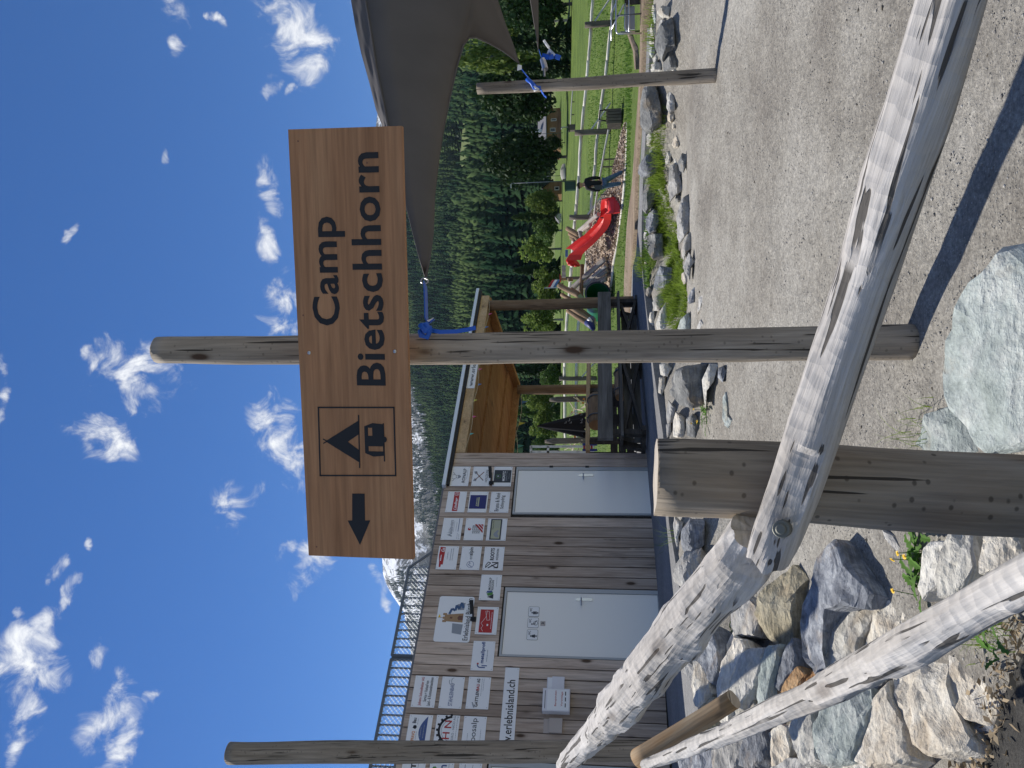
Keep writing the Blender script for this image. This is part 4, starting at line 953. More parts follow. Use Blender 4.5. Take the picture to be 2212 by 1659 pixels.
# ------------------------------------------------------------------ timber hut with sponsor boards
HT = 3.345
D_ = [(-1.235, -.30), (-3.575, -2.53), (-6.05, -4.93)]          # door openings (s0, s1)
def hut():
    root = empty('service_hut', wl(-3, -.5, 0), 'flat-roofed hut clad in grey upright boards with white doors', 'building')
    mb = MB(); mb.box((-7.6, -.4, -4.2), (-.02, HT - .03, -.03), wmat(0, 0, 0)); obj('wall', mb, M['dark'], root)
    mb = MB(); mb.box((-7.7, HT - .012, -4.3), (.0, HT + .03, -.012), wmat(0, 0, 0)); obj('roof', mb, M['roofgrey'], root)
    lines = [.008, -.119, -.286, -.45, -.62, -.79, -.96, -1.13, -1.295, -1.47, -1.652, -1.82, -1.99, -2.162, -2.334, -2.515, -2.69, -2.86, -3.03, -3.21, -3.39, -3.576, -3.722, -3.875, -4.049, -4.23, -4.391, -4.568, -4.74, -4.92, -5.09, -5.26, -5.43, -5.6, -5.77, -5.94, -6.11, -6.28, -6.45, -6.62, -6.79, -6.96, -7.13]
    cache = {}
    for i in range(len(lines) - 1):
        s1, s0 = lines[i], lines[i + 1]; w = s1 - s0; zb = -.03; mid = (s0 + s1) / 2
        for a, b in D_:
            if a < mid < b: zb = 2.20
        top = HT + .008 * mn.noise(Vector((i * 3.3, 0, 0))) - .004
        key = (round(w, 2), zb > 1)
        if key not in cache:
            m = MB(); g = .004; h = top - zb; hw = w / 2 - g
            m.poly([(-hw, -.02), (-hw + .003, -.002), (hw - .003, -.002), (hw, -.02)], 0)
            m = MB(); vs = []
            for y in (0, h):
                for x, z in ((-hw, -.022), (-hw, -.004), (-hw + .004, 0), (hw - .004, 0), (hw, -.004), (hw, -.022)): vs.append((x, y, z))
            m.add(vs, [(k, (k + 1) % 6, 6 + (k + 1) % 6, 6 + k) for k in range(6)] + [(5, 4, 3, 2, 1, 0), (6, 7, 8, 9, 10, 11)])
            me = m.mesh('plank'); me.materials.append(M['plank']); cache[key] = me
        o = bpy.data.objects.new('plank', cache[key]); COL.objects.link(o)
        o.matrix_basis = wmat(mid, .003 * mn.noise(Vector((i * 1.9, 5, 0))), zb); adopt(o, root)
    for di, (a, b) in enumerate(D_):
        F = wmat(a, 0, -.02); w = b - a; z1 = 2.195
        fr = MB()
        fr.box((0, 0, -.03), (.028, z1, .004)); fr.box((w - .06, 0, -.03), (w, z1, .004)); fr.box((.028, z1 - .03, -.03), (w - .06, z1, .004)); fr.box((.028, -.02, -.03), (w - .06, .012, -.004))
        obj('door_frame', fr, M['doorframe'], root, M=F)
        d = MB(); d.box((.033, .015, -.05), (w - .065, z1 - .036, -.012)); dr_ = obj('door', d, M['door'], root, M=F)
        if di < 2:
            hx = w - .16
            h = MB(); h.poly([(hx - .019, .93), (hx + .019, .93), (hx + .022, .95), (hx + .022, 1.15), (hx + .019, 1.17), (hx - .019, 1.17), (hx - .022, 1.15), (hx - .022, .95)], .008, Matrix.Translation((0, 0, -.012)))
            h.tube([(hx, 1.09, -.006), (hx, 1.09, .04), (hx - .02, 1.09, .048), (hx - .12, 1.085, .048)], .0095, 8); h.tube([(hx, .985, -.005), (hx, .985, .000)], .008, 8)
            obj('handle', h, M['steel'], dr_, False, F)
            if di == 0:
                hg = MB()
                for y in (1.03, 1.62): hg.box((w - .012, y - .03, -.002), (w + .02, y + .03, .014))
                obj('strike_plate', hg, M['black'], root, M=F)
        else:
            hg = MB()
            hg.tube([(.9, 1.72, -.004), (.9, 1.82, -.004)], .01, 8); obj('hinge', hg, M['steel'], dr_, True, F)
        if di == 1:
            for k, (s0, s1) in enumerate(((-2.975, -2.82), (-3.145, -2.99), (-3.325, -3.17))):
                x0, x1 = s0 - a, s1 - a; y0, y1 = 1.68, 1.835; cx = (x0 + x1) / 2; p = MB(); r_ = .02; z = -.010
                def rr(x0, y0, x1, y1, r): 
                    o_ = []
                    for qx, qy, a0 in ((x1 - r, y1 - r, 0), (x0 + r, y1 - r, 90), (x0 + r, y0 + r, 180), (x1 - r, y0 + r, 270)):
                        o_ += [(qx + r * math.cos(R(a0 + t)), qy + r * math.sin(R(a0 + t))) for t in (0, 30, 60, 90)]
                    return o_
                T_ = Matrix.Translation((0, 0, z))
                p.poly(rr(x0, y0, x1, y1, r_), .002, T_, 1); p.poly(rr(x0 + .004, y0 + .004, x1 - .004, y1 - .004, r_ - .003), .001, Matrix.Translation((0, 0, z + .002)), 0)
                zz = z + .0042
                put_text(p, 'WC', cx - .004, y1 - .052, cx + .056, y1 - .02, zz, None, 1, .02)
                def disc(x, y, r, z_): p.add([(x + r * math.cos(i * .52), y + r * math.sin(i * .52), z_) for i in range(12)], [tuple(range(12))], 1)
                def q4(*ps): p.add([(u, w_, zz) for u, w_ in ps], [tuple(range(len(ps)))], 1)
                if k == 1:
                    disc(cx - .022, y1 - .06, .011, zz); q4((cx - .028, y0 + .045), (cx - .014, y0 + .045), (cx - .014, y0 + .085), (cx - .028, y0 + .085)); q4((cx - .028, y0 + .045), (cx + .025, y0 + .045), (cx + .025, y0 + .057), (cx - .028, y0 + .057)); q4((cx + .015, y0 + .05), (cx + .025, y0 + .05), (cx + .035, y0 + .018), (cx + .025, y0 + .016)); q4((cx - .014, y0 + .068), (cx + .012, y0 + .068), (cx + .012, y0 + .075), (cx - .014, y0 + .075))
                    for t in range(14):
                        a0, a1 = R(150 + t * 15), R(165 + t * 15); p.add([(cx - .008 + q * math.cos(an), y0 + .042 + q * math.sin(an), zz - .0004) for q, an in ((.032, a0), (.032, a1), (.026, a1), (.026, a0))], [(0, 1, 2, 3)], 1)
                else:
                    cy = cx - .02; disc(cy, y1 - .055, .011, zz)
                    if k == 0: q4((cy - .022, y0 + .035), (cy - .015, y0 + .035), (cy - .015, y0 + .082), (cy + .015, y0 + .082), (cy + .015, y0 + .035), (cy + .022, y0 + .035), (cy + .022, y0 + .088), (cy - .022, y0 + .088)); q4((cy - .013, y0 + .05), (cy + .013, y0 + .05), (cy + .013, y0 + .082), (cy - .013, y0 + .082)); q4((cy - .013, y0 + .012), (cy - .002, y0 + .012), (cy - .002, y0 + .05), (cy - .013, y0 + .05)); q4((cy + .002, y0 + .012), (cy + .013, y0 + .012), (cy + .013, y0 + .05), (cy + .002, y0 + .05))
                    else: q4((cy - .026, y0 + .04), (cy + .026, y0 + .04), (cy + .014, y0 + .088), (cy - .014, y0 + .088)); q4((cy - .011, y0 + .012), (cy - .002, y0 + .012), (cy - .002, y0 + .04), (cy - .011, y0 + .04)); q4((cy + .002, y0 + .012), (cy + .011, y0 + .012), (cy + .011, y0 + .04), (cy + .002, y0 + .04))
                obj('pictogram_plate', p, [M['white'], M['ink']], dr_, False, F)
            p = MB(); p.box((.465, 1.585, -.0118), (.535, 1.655, -.010)); p.poly([(.485, 1.60), (.52, 1.61), (.515, 1.63), (.495, 1.645), (.50, 1.62)], .0008, Matrix.Translation((0, 0, -.010)), 1); obj('sticker', p, [M['acryl'], M['ink']], dr_, False, F)
hut()

BZ = [(2.945, 3.255), (2.592, 2.895), (2.24, 2.545)]
class Board:
    """white metal sponsor plate on the hut wall; local x along the wall, y up"""
    def __init__(s, s0, s1, z0, z1, label, name='sponsor_board', group='sponsor boards on the hut wall', round_=False, mat='white'):
        s.w, s.h = s1 - s0, z1 - z0; s.F = wmat(s0, .006, z0); mb = MB()
        if round_:
            r = .035; o_ = []
            for qx, qy, a0 in ((s.w - r, s.h - r, 0), (r, s.h - r, 90), (r, r, 180), (s.w - r, r, 270)): o_ += [(qx + r * math.cos(R(a0 + t)), qy + r * math.sin(R(a0 + t))) for t in (0, 22, 45, 68, 90)]
            mb.poly(o_, .006)
        else: mb.box((0, 0, 0), (s.w, s.h, .005))
        s.o = tag(obj(name, mb, M[mat], M=s.F), label, 'sign board', group); s.p = {}; s.z = .0068
        sc = MB()
        if not round_:
            for x, y in ((.02, .02), (s.w - .02, .02), (.02, s.h - .02), (s.w - .02, s.h - .02)): sc.tube([(x, y, .004), (x, y, .0075)], .0055, 8)
            obj('screws', sc, M['galv'], s.o, False, s.F)
    def q(s, mat, part='logo'):
        return s.p.setdefault((part, mat), MB())
    def T(s, body, x0, y0, x1, y1, mat='ink', bold=0., shear=0.): put_text(s.q(mat, 'lettering'), body, x0 * s.w, y0 * s.h, x1 * s.w, y1 * s.h, s.z + .0008, None, 0, bold, shear); return s
    def P(s, mat, *pts, dz=0.): s.q(mat).add([(x * s.w, y * s.h, s.z + dz) for x, y in pts], [tuple(range(len(pts)))]); return s
    def B(s, mat, x0, y0, x1, y1, dz=0.): return s.P(mat, (x0, y0), (x1, y0), (x1, y1), (x0, y1), dz=dz)
    def Lw(s, mat, pts, wd, dz=0.):
        pts = [Vector((x * s.w, y * s.h, s.z + dz)) for x, y in pts]
        for a, b in zip(pts[:-1], pts[1:]):
            d = (b - a).normalized(); n = Vector((-d.y, d.x, 0)) * wd / 2; s.q(mat).add([a - n, b - n, b + n, a + n], [(0, 1, 2, 3)])
        return s
    def C(s, mat, x, y, r, a0=0, a1=360, wd=None, dz=0., n=28):
        """disc or ring; r in metres"""
        cx, cy = x * s.w, y * s.h; m = s.q(mat)
        if wd is None: m.add([(cx + r * math.cos(R(a0 + (a1 - a0) * i / n)), cy + r * math.sin(R(a0 + (a1 - a0) * i / n)), s.z + dz) for i in range(n)], [tuple(range(n))])
        else:
            for i in range(n):
                p, q = R(a0 + (a1 - a0) * i / n), R(a0 + (a1 - a0) * (i + 1) / n)
                m.add([(cx + k * math.cos(t), cy + k * math.sin(t), s.z + dz) for k, t in ((r - wd, p), (r, p), (r, q), (r - wd, q))], [(0, 1, 2, 3)])
        return s
    def fine(s, x0, x1, y, mat='greyink', h=.018, dz=0.):
        """a line of print too small to read: broken dashes"""
        rd = random.Random(int(x0 * 999 + y * 777 + x1 * 31)); x = x0
        while x < x1:
            l = rd.uniform(.02, .06); s.B(mat, x, y, min(x1, x + l), y + h, dz); x += l + .012
        return s
    def done(s):
        for (part, mat), mb in s.p.items(): tag(obj(part, mb, M[mat], s.o, False, s.F), kind='stuff' if part == 'logo' else None)
def col(k): return (-.706 - .517 * k, -.302 - .517 * k)
b = Board(*col(0), *BZ[0], 'white board with antlered head emblem above serif lettering, top of the rightmost column')
b.T('RONALP', .17, .2, .88, .38, 'ink', .015).fine(.35, .8, .12)
b.C('ink', .47, .60, .035, wd=.004); b.P('greyink', (.39, .62), (.55, .62), (.5, .46), (.44, .46))
for sx in (-1, 1): b.Lw('ink', [(.47 + sx * .05, .68), (.47 + sx * .11, .80), (.47 + sx * .19, .84), (.47 + sx * .21, .92)], .006).Lw('ink', [(.47 + sx * .12, .80), (.47 + sx * .09, .92)], .005)
b.done()
b = Board(*col(0), *BZ[1], 'white board with two crossed axes above thin dark lettering')
b.T('HOLZJONI', .2, .12, .82, .28, 'ink').fine(.66, .8, .06)
for sx in (-1, 1): b.Lw('brownink', [(.5 - sx * .22, .38), (.5 + sx * .2, .84)], .014); b.P('greyink', (.5 + sx * .10, .86), (.5 + sx * .24, .94), (.5 + sx * .26, .78), (.5 + sx * .17, .74))
b.done()
b = Board(*col(0), *BZ[2], 'white board carrying a black square with a green ring above the right door')
b.B('ink', .18, .04, .82, .96); b.T('MORITZ', .26, .36, .76, .5, 'white', .02); b.T('ZERMATTEN', .26, .24, .76, .32, 'greyink'); b.fine(.36, .66, .14, dz=.0006)
b.C('greenink', .5, .72, .042, wd=.006, dz=.0008); b.C('greyink', .5, .74, .018, dz=.0008); b.done()
b = Board(*col(1), *BZ[0], 'white board with one slanting red band of white script lettering')
b.B('red', .05, .38, .97, .66); b.T('Lindner', .10, .43, .70, .6, 'white', .02, .3); b.C('white', .87, .52, .034, wd=.005, dz=.0008); b.T('L4', .84, .46, .9, .58, 'white', .02); b.done()
b = Board(*col(1), *BZ[1], 'white board filled by a deep blue panel with a tiny pale emblem')
b.B('navy', .17, .06, .83, .95); b.B('olive', .28, .44, .72, .51, .0006); b.fine(.3, .7, .54, 'olive', .06, .0006); b.done()
b = Board(*col(1), *BZ[2], 'white board with two lines of plain dark lettering directly above the right door')
b.T('Bruno & René', .06, .52, .94, .74, 'ink', .008); b.T('Schnydrig', .18, .22, .82, .46, 'ink', .008); b.done()
b = Board(*col(2), *BZ[0], 'white board with pale grey-blue lettering and a thin blue line')
b.T('kälte-stern', .36, .46, .9, .66, 'greyink', .01); b.P('greyink', (.14, .46), (.22, .72), (.28, .5), (.32, .72), (.34, .46), (.28, .46), (.24, .56), (.2, .46)); b.fine(.36, .86, .4); b.B('blueink', .38, .16, .98, .19); b.fine(.04, .3, .18); b.fine(.04, .26, .10); b.fine(.4, .8, .28); b.done()
b = Board(*col(2), *BZ[1], 'white board with stacked repeated lettering and slanting red stripes')
for k, tx in enumerate(('HUTTER', 'HUTTER', 'HUTTE', 'HUT')): b.T(tx, .31, .52 - .105 * k, .31 + .37 * len(tx) / 6, .61 - .105 * k, 'ink', .012)
for k in range(3): b.P('red', (.32 + .14 * k, .06), (.42 + .14 * k, .06), (.72, .40 - .16 * k), (.72, .52 - .16 * k))
b.C('red', .50, .76, .026); b.P('white', (.49, .70), (.56, .74), (.53, .8), dz=.0006); b.done()
b = Board(*col(2), *BZ[2], 'white board with a black-framed cream drawing of a beast and small print')
b.B('ink', .03, .26, .97, .84); b.B('olive', .08, .33, .92, .77, .0005); b.T('Mammoth Mill', .5, .66, .88, .74, 'ink'); 
for k in range(5): b.fine(.55, .88, .58 - .05 * k, 'greyink', .016, .0008)
b.P('greyink', (.12, .42), (.16, .56), (.26, .66), (.36, .6), (.48, .44), (.42, .38), (.3, .46), (.2, .36), dz=.0009); b.done()
b = Board(*col(3), *BZ[0], 'white board with a ragged dark red brush stroke at the top')
b.P('red', (.1, .78), (.95, .72), (.96, .92), (.6, .94), (.3, .88), (.08, .86)); b.P('red', (.2, .68), (.94, .66), (.95, .74), (.2, .78)); b.T('Gs', .74, .68, .92, .86, 'white', .02, .2); b.fine(.36, .62, .8, 'white', .05, .0006); b.fine(.42, .74, .5, 'ink'); b.fine(.38, .9, .34, 'greyink', .03); b.fine(.38, .92, .24, 'greyink', .03); b.done()
b = Board(*col(3), *BZ[1], 'white board with a mountain drawn inside a thin ring before plain lettering')
b.T('en', .44, .42, .60, .54, 'greyink', .01); b.T('alpin', .61, .36, .96, .62, 'ink', .02); b.C('blueink', .23, .48, .055, wd=.006); b.Lw('blueink', [(.10, .36), (.22, .58), (.27, .48), (.34, .56)], .007, .0004); b.done()
b = Board(*col(3), *BZ[2], 'white board with a bold black striped R emblem beside heavy black lettering')
b.T('ROOTS', .42, .48, .94, .68, 'black', .035); b.T('WOODWORK', .42, .27, .93, .38, 'ink', .012)
b.Lw('black', [(.10, .86), (.30, .62), (.34, .74), (.22, .84), (.10, .86)], .012); b.Lw('black', [(.09, .74), (.32, .26), (.32, .56)], .016); b.Lw('black', [(.09, .26), (.34, .26)], .014); b.Lw('black', [(.09, .30), (.22, .58)], .014); b.P('black', (.09, .26), (.16, .26), (.09, .5)); b.done()
b = Board(*(-2.748, -2.333), *BZ[2], 'white board with dark, green and blue triangles beside two lines of lettering')
b.T('MOOSALP', .40, .48, .88, .60, 'ink', .015); b.T('REGION', .40, .35, .78, .46, 'ink', .015); b.fine(.52, .9, .22)
b.P('ink', (.06, .32), (.24, .32), (.12, .62)); b.P('greenink', (.22, .36), (.33, .36), (.26, .66), (.16, .58)); b.P('blueink', (.30, .4), (.38, .4), (.36, .64), (.28, .68)); b.done()
b = Board(-3.40, -2.70, 2.605, 3.12, 'largest white board with rounded corners, castle towers, blue slide and black lettering', round_=True)
b.T('Erlebnisland Bürchen', .04, .06, .96, .2, 'black', .012)
b.P('greyink', (.16, .26), (.38, .24), (.40, .54), (.19, .52)); b.P('greyink', (.70, .26), (.86, .24), (.82, .46), (.69, .44)); b.P('tan', (.42, .26), (.62, .26), (.59, .72), (.44, .72), dz=.0006); b.P('tan', (.42, .72), (.62, .72), (.62, .78), (.42, .78), dz=.0007)
for x in (.42, .49, .57): b.B('tan', x, .78, x + .05, .83, .0006)
b.P('brownink', (.47, .26), (.57, .26), (.57, .38), (.52, .42), (.47, .38), dz=.0012); b.B('brownink', .5, .56, .54, .63, .0012); b.Lw('brownink', [(.52, .83), (.52, .96)], .005, .0012); b.P('yellow', (.52, .96), (.60, .93), (.52, .89), dz=.0013)
b.Lw('steelblue', [(.60, .66), (.72, .60), (.68, .50), (.80, .48), (.72, .40), (.86, .34), (.74, .28)], .034, .0014); b.done()
b = Board(-3.272, -2.853, *BZ[2], 'white board with a red square holding a thin white mountain line drawing')
b.B('red', .06, .22, .90, .84); b.Lw('white', [(.10, .64), (.22, .74), (.3, .66), (.4, .76), (.48, .68), (.62, .56), (.86, .52)], .004, .0008); b.Lw('white', [(.5, .5), (.84, .6), (.84, .44), (.52, .36), (.5, .5)], .004, .0008); b.fine(.2, .8, .28, 'white', .02, .0008); b.B('white', .3, .42, .37, .49, .0008); b.done()
b = Board(-3.79, -3.372, *BZ[2], 'white board with blue hook emblem and bold blue lettering by the left door corner')
b.T('metallprofi', .24, .40, .97, .62, 'blueink', .03); b.fine(.3, .7, .3, 'greyink', .03)
b.Lw('blueink', [(.10, .36), (.10, .62), (.14, .70), (.20, .70)], .016); b.Lw('blueink', [(.16, .28), (.16, .52)], .014); b.B('red', .2, .66, .25, .74); b.done()
b = Board(-4.312, -3.89, 2.965, 3.28, 'white board with one red line and two dark lines of narrow lettering')
b.T('Johann Schmidhalter AG', .05, .56, .95, .72, 'red', .012); b.T('Service + Verkauf von', .18, .38, .84, .52, 'ink', .01); b.T('Land - & Kommunalmaschinen', .05, .2, .95, .34, 'ink', .01); b.done()
b = Board(-4.312, -3.89, 2.605, 2.91, 'white board with grey-blue capitals and a faint swoosh')
b.T('STAHLEINBAU', .08, .42, .78, .6, 'blueink', .006); b.C('greyink', .84, .52, .05, 60, 200, wd=.008); b.C('greyink', .86, .42, .05, 20, 150, wd=.006); b.fine(.82, .94, .56); b.done()
b = Board(-4.305, -3.88, 2.25, 2.55, 'white board with black and red square lettering and a grey dash')
b.T('GATTLEN', .06, .48, .56, .62, 'black', .03); b.T('BAU', .57, .48, .77, .62, 'red', .03); b.T('AG', .81, .48, .94, .62, 'black', .03); b.P('greyink', (.03, .66), (.2, .76), (.2, .7), (.05, .6)); b.fine(.4, .95, .38); b.fine(.55, .95, .3); b.done()
b = Board(-4.83, -4.41, 2.96, 3.27, 'white board with orange letters and a dark blue half oval')
b.T('PFAVO', .22, .66, .50, .80, 'orange', .02); b.T('Bau', .74, .68, .90, .84, 'ink', .02); b.P('black', (.56, .68), (.62, .62), (.68, .66), (.68, .76), (.60, .8)); b.fine(.24, .5, .6); b.fine(.7, .88, .6)
b.P('blueink', *([(.02 + .94 * i / 24, .20 + .32 * math.sin(math.pi * i / 24) ** .9) for i in range(25)][::-1])); b.fine(.34, .62, .42, 'greyink', .03, .0008); b.fine(.3, .7, .30, 'greyink', .03, .0008); b.done()
b = Board(-4.83, -4.40, 2.605, 2.91, 'white board with black cog wheel arc and two large red letters')
b.C('black', .56, .28, .185, 5, 175, wd=.03); b.C('greyink', .56, .30, .135, 15, 165, wd=.006)
for k in range(9):
    a = R(8 + k * 20.5); cx, cy = .56 * b.w, .28 * b.h; c_, s_ = math.cos(a), math.sin(a)
    b.q('black').add([(cx + r * c_ - t * s_, cy + r * s_ + t * c_, b.z) for r, t in ((.18, -.016), (.207, -.013), (.207, .013), (.18, .016))], [(0, 1, 2, 3)])
b.T('H', .30, .36, .5, .66, 'red', .01); b.T('N', .62, .32, .84, .62, 'red', .01); b.T('HYDRO - NICO AG', .16, .18, .98, .28, 'greyink', .01); b.fine(.3, .98, .09); b.done()
b = Board(-4.83, -4.40, 2.255, 2.55, 'white board with thin black rounded lettering reading partly behind the post')
b.T('moosalp', .06, .34, .94, .66, 'ink', .0); b.fine(.2, .5, .76); b.fine(.3, .62, .2); b.done()
b = Board(-4.95, -3.735, 1.88, 2.07, 'long narrow white board with a web address in black handwriting letters', 'web_address_board')
b.T('www.erlebnisland.ch', .05, .22, .86, .78, 'black', .01); b.done()
b = Board(-5.33, -4.99, 2.965, 3.26, 'white board left of the tall post ending in bold black letters')
b.T('IST', .5, .4, .96, .62, 'black', .03); b.fine(.6, .96, .3); b.done()
b = Board(-5.33, -4.98, 2.605, 2.91, 'white board left of the tall post with a green angular emblem')
b.Lw('greenink', [(.62, .9), (.5, .72), (.66, .6), (.84, .8), (.7, .92)], .022); b.T('n', .76, .3, .92, .52, 'blueink', .02); b.fine(.78, .96, .2); b.done()
b = Board(-5.33, -4.97, 2.255, 2.54, 'white board left of the tall post with thin grey square outline')
b.Lw('ink', [(.5, .36), (.5, .74), (.94, .74)], .005); b.Lw('greyink', [(.55, .36), (.66, .3), (.74, .42), (.94, .4)], .005); b.done()
# pavilion banner lives on the fascia further right
def wallbox():
    F = wmat(-4.33, .004, 1.19); w, h, d = .29, .35, .11
    mb = MB(); mb.box((0, 0, 0), (w, h, d)); o = tag(obj('donation_box', mb, M['plastic_white'], M=F), 'white metal collection box with red print under the web address board', 'letter box')
    f = MB(); f.box((.012, .012, d), (w - .012, h - .06, d + .004)); obj('flap', f, M['white'], o, M=F)
    f = MB(); f.box((.03, h - .035, d), (w - .03, h - .028, d + .002)); obj('slot', f, M['ink'], o, M=F)
    t = MB(); put_text(t, 'Barspenden', .06, .165, .26, .195, d + .005, None, 0, .01); put_text(t, 'Vorschläge', .06, .085, .25, .115, d + .005, None, 0, .01); obj('lettering', t, M['red'], o, M=F)
    t = MB()
    for k in range(3): t.box((.05 + k * .075, .05, d + .004), (.10 + k * .075, .062, d + .0055))
    obj('print_dashes', t, M['black'], o, M=F)
    for s0, s1, z0, z1, lab, m in ((-4.02, -3.85, 1.27, 1.50, 'white leaflet holder with papers right of the white collection box', 'plastic_white'), (-4.57, -4.39, 1.28, 1.52, 'clear empty leaflet holder left of the white collection box', 'acryl')):
        F = wmat(s0, .004, z0); mb = MB(); mb.box((0, 0, 0), (s1 - s0, z1 - z0, .004)); mb.box((0, 0, .004), (s1 - s0, .012, .04)); mb.box((0, .012, .036), (s1 - s0, (z1 - z0) * .7, .04))
        for x in (0, s1 - s0 - .004): mb.box((x, .012, .004), (x + .004, (z1 - z0) * .7, .036))
        o = tag(obj('leaflet_holder', mb, M[m], M=F), lab, 'leaflet holder', 'leaflet holders on the hut wall')
        if m != 'acryl':
            p = MB(); p.box((.01, .014, .008), (s1 - s0 - .01, (z1 - z0) * .95, .03)); obj('leaflet', p, M['white'], o, M=F)
    for s_, z_, lab in ((-.565, 2.575, 'small black bracket lamp under the crossed axes board'), (-2.97, 2.60, 'small black bracket lamp at the lower edge of the largest board')):
        F = wmat(s_, 0, z_); mb = MB(); mb.box((-.11, -.05, 0), (-.05, .03, .03)); o = tag(obj('wall_lamp', mb, M['black'], M=F), lab, 'wall lamp', 'black lamps on the hut wall')
        a = MB(); a.beam((-.08, -.01, .03), (.02, -.015, .16), .02, .03); a.beam((-.04, .0, .10), (.09, .005, .24), .05, .035); obj('lamp_arm', a, M['black'], o, M=F)
wallbox()

def railing():
    nn = -2.0
    def P(v, Y): s, z = wallc(v, Y, nn); return wl(s, nn, z)
    x0, x1 = 1400 / 1.8228, 2200 / 1.8228; k = .5877 / 1.8228
    q = lambda x, y: (1400 / 1.8228 + k * x, 2200 / 1.8228 + k * y)
    tz = wallc(*q(243, 655), nn)[1]; bz = HT
    root = empty('roof_railing', wl(-5, nn, bz), 'grey metal railing with diamond wire mesh along the hut roof', 'railing')
    sR, sM0, sM1, sL = wallc(*q(372, 60), nn)[0], wallc(*q(243, 650), nn)[0], wallc(*q(243, 672), nn)[0], -9.6
    sEnd = wallc(942, 1148, nn)[0]
    def fr(a, b, name='top_rail'):
        m = MB(); m.beam(wl(a, nn, tz), wl(b, nn, tz), .05, .04); obj(name, m, M['railmetal'], root)
    fr(sR, sM0); fr(sM1, sL)
    m = MB(); m.beam(wl(sR, nn, tz), wl(sEnd, nn, bz + .03), .04, .03); obj('end_rail', m, M['railmetal'], root)
    bars = []
    for a, b in ((sM0, sR), (sL, sM1)):
        n = int(round((b - a) / .152)); bars += [a + (b - a) * i / n for i in range(n + 1)]
    bm = MB(); bm.beam((0, 0, 0), (0, 0, tz - bz), .014, .03, (1, 0, 0)); bme = bm.mesh('baluster'); bme.materials.append(M['railmetal'])
    for s_ in bars:
        o = bpy.data.objects.new('baluster', bme); COL.objects.link(o); mm = WM.copy()
        mm = Matrix((WV, -WN, Vector((0, 0, 1)))).transposed().to_4x4(); mm.translation = wl(s_, nn, bz); o.matrix_basis = mm; adopt(o, root)
    for s_ in (sM0, sM1):
        m = MB(); m.beam(wl(s_, nn, bz), wl(s_, nn, tz), .05, .05, (1, 0, 0)); obj('post', m, M['railmetal'], root)
    w = MB(); h = tz - bz - .03; st = .075
    for a, b, sg in ((sL, sM1, 1), (sM0, sR, 1), (sL, sM1, -1), (sM0, sR, -1)):
        x = a - h
        while x < b + h:
            p, q_ = (x, 0.), (x + h * sg * 1.0, h)
            t0, t1 = 0, 1
            def clip(val0, val1, lo, hi):
                A, B = 0, 1; d = val1 - val0
                if abs(d) < 1e-9: return (0, 1) if lo <= val0 <= hi else (1, 0)
                u, v = sorted(((lo - val0) / d, (hi - val0) / d)); return max(0, u), min(1, v)
            t0, t1 = clip(p[0], q_[0], a, b)
            if t1 > t0 + .02: w.tube([wl(p[0] + (q_[0] - p[0]) * t, nn + .022, bz + .01 + h * t) for t in (t0, t1)], .0042, 3, 0, False)
            x += st
    for k_ in range(16):                                   # sloping end panel
        u = k_ / 16; s_ = sR + (sEnd - sR) * u
        w.tube([wl(s_, nn + .022, bz), wl(max(sR, s_ - h * (1 - u)), nn + .022, bz + h * (1 - u) * .96)], .0042, 3, 0, False)
        w.tube([wl(s_, nn + .022, bz), wl(min(sEnd, s_ + h * (1 - u) * .35), nn + .022, bz + h * (1 - u) * .62)], .0042, 3, 0, False)
    tag(obj('wire_mesh', w, M['wire'], root), kind='stuff')
railing()

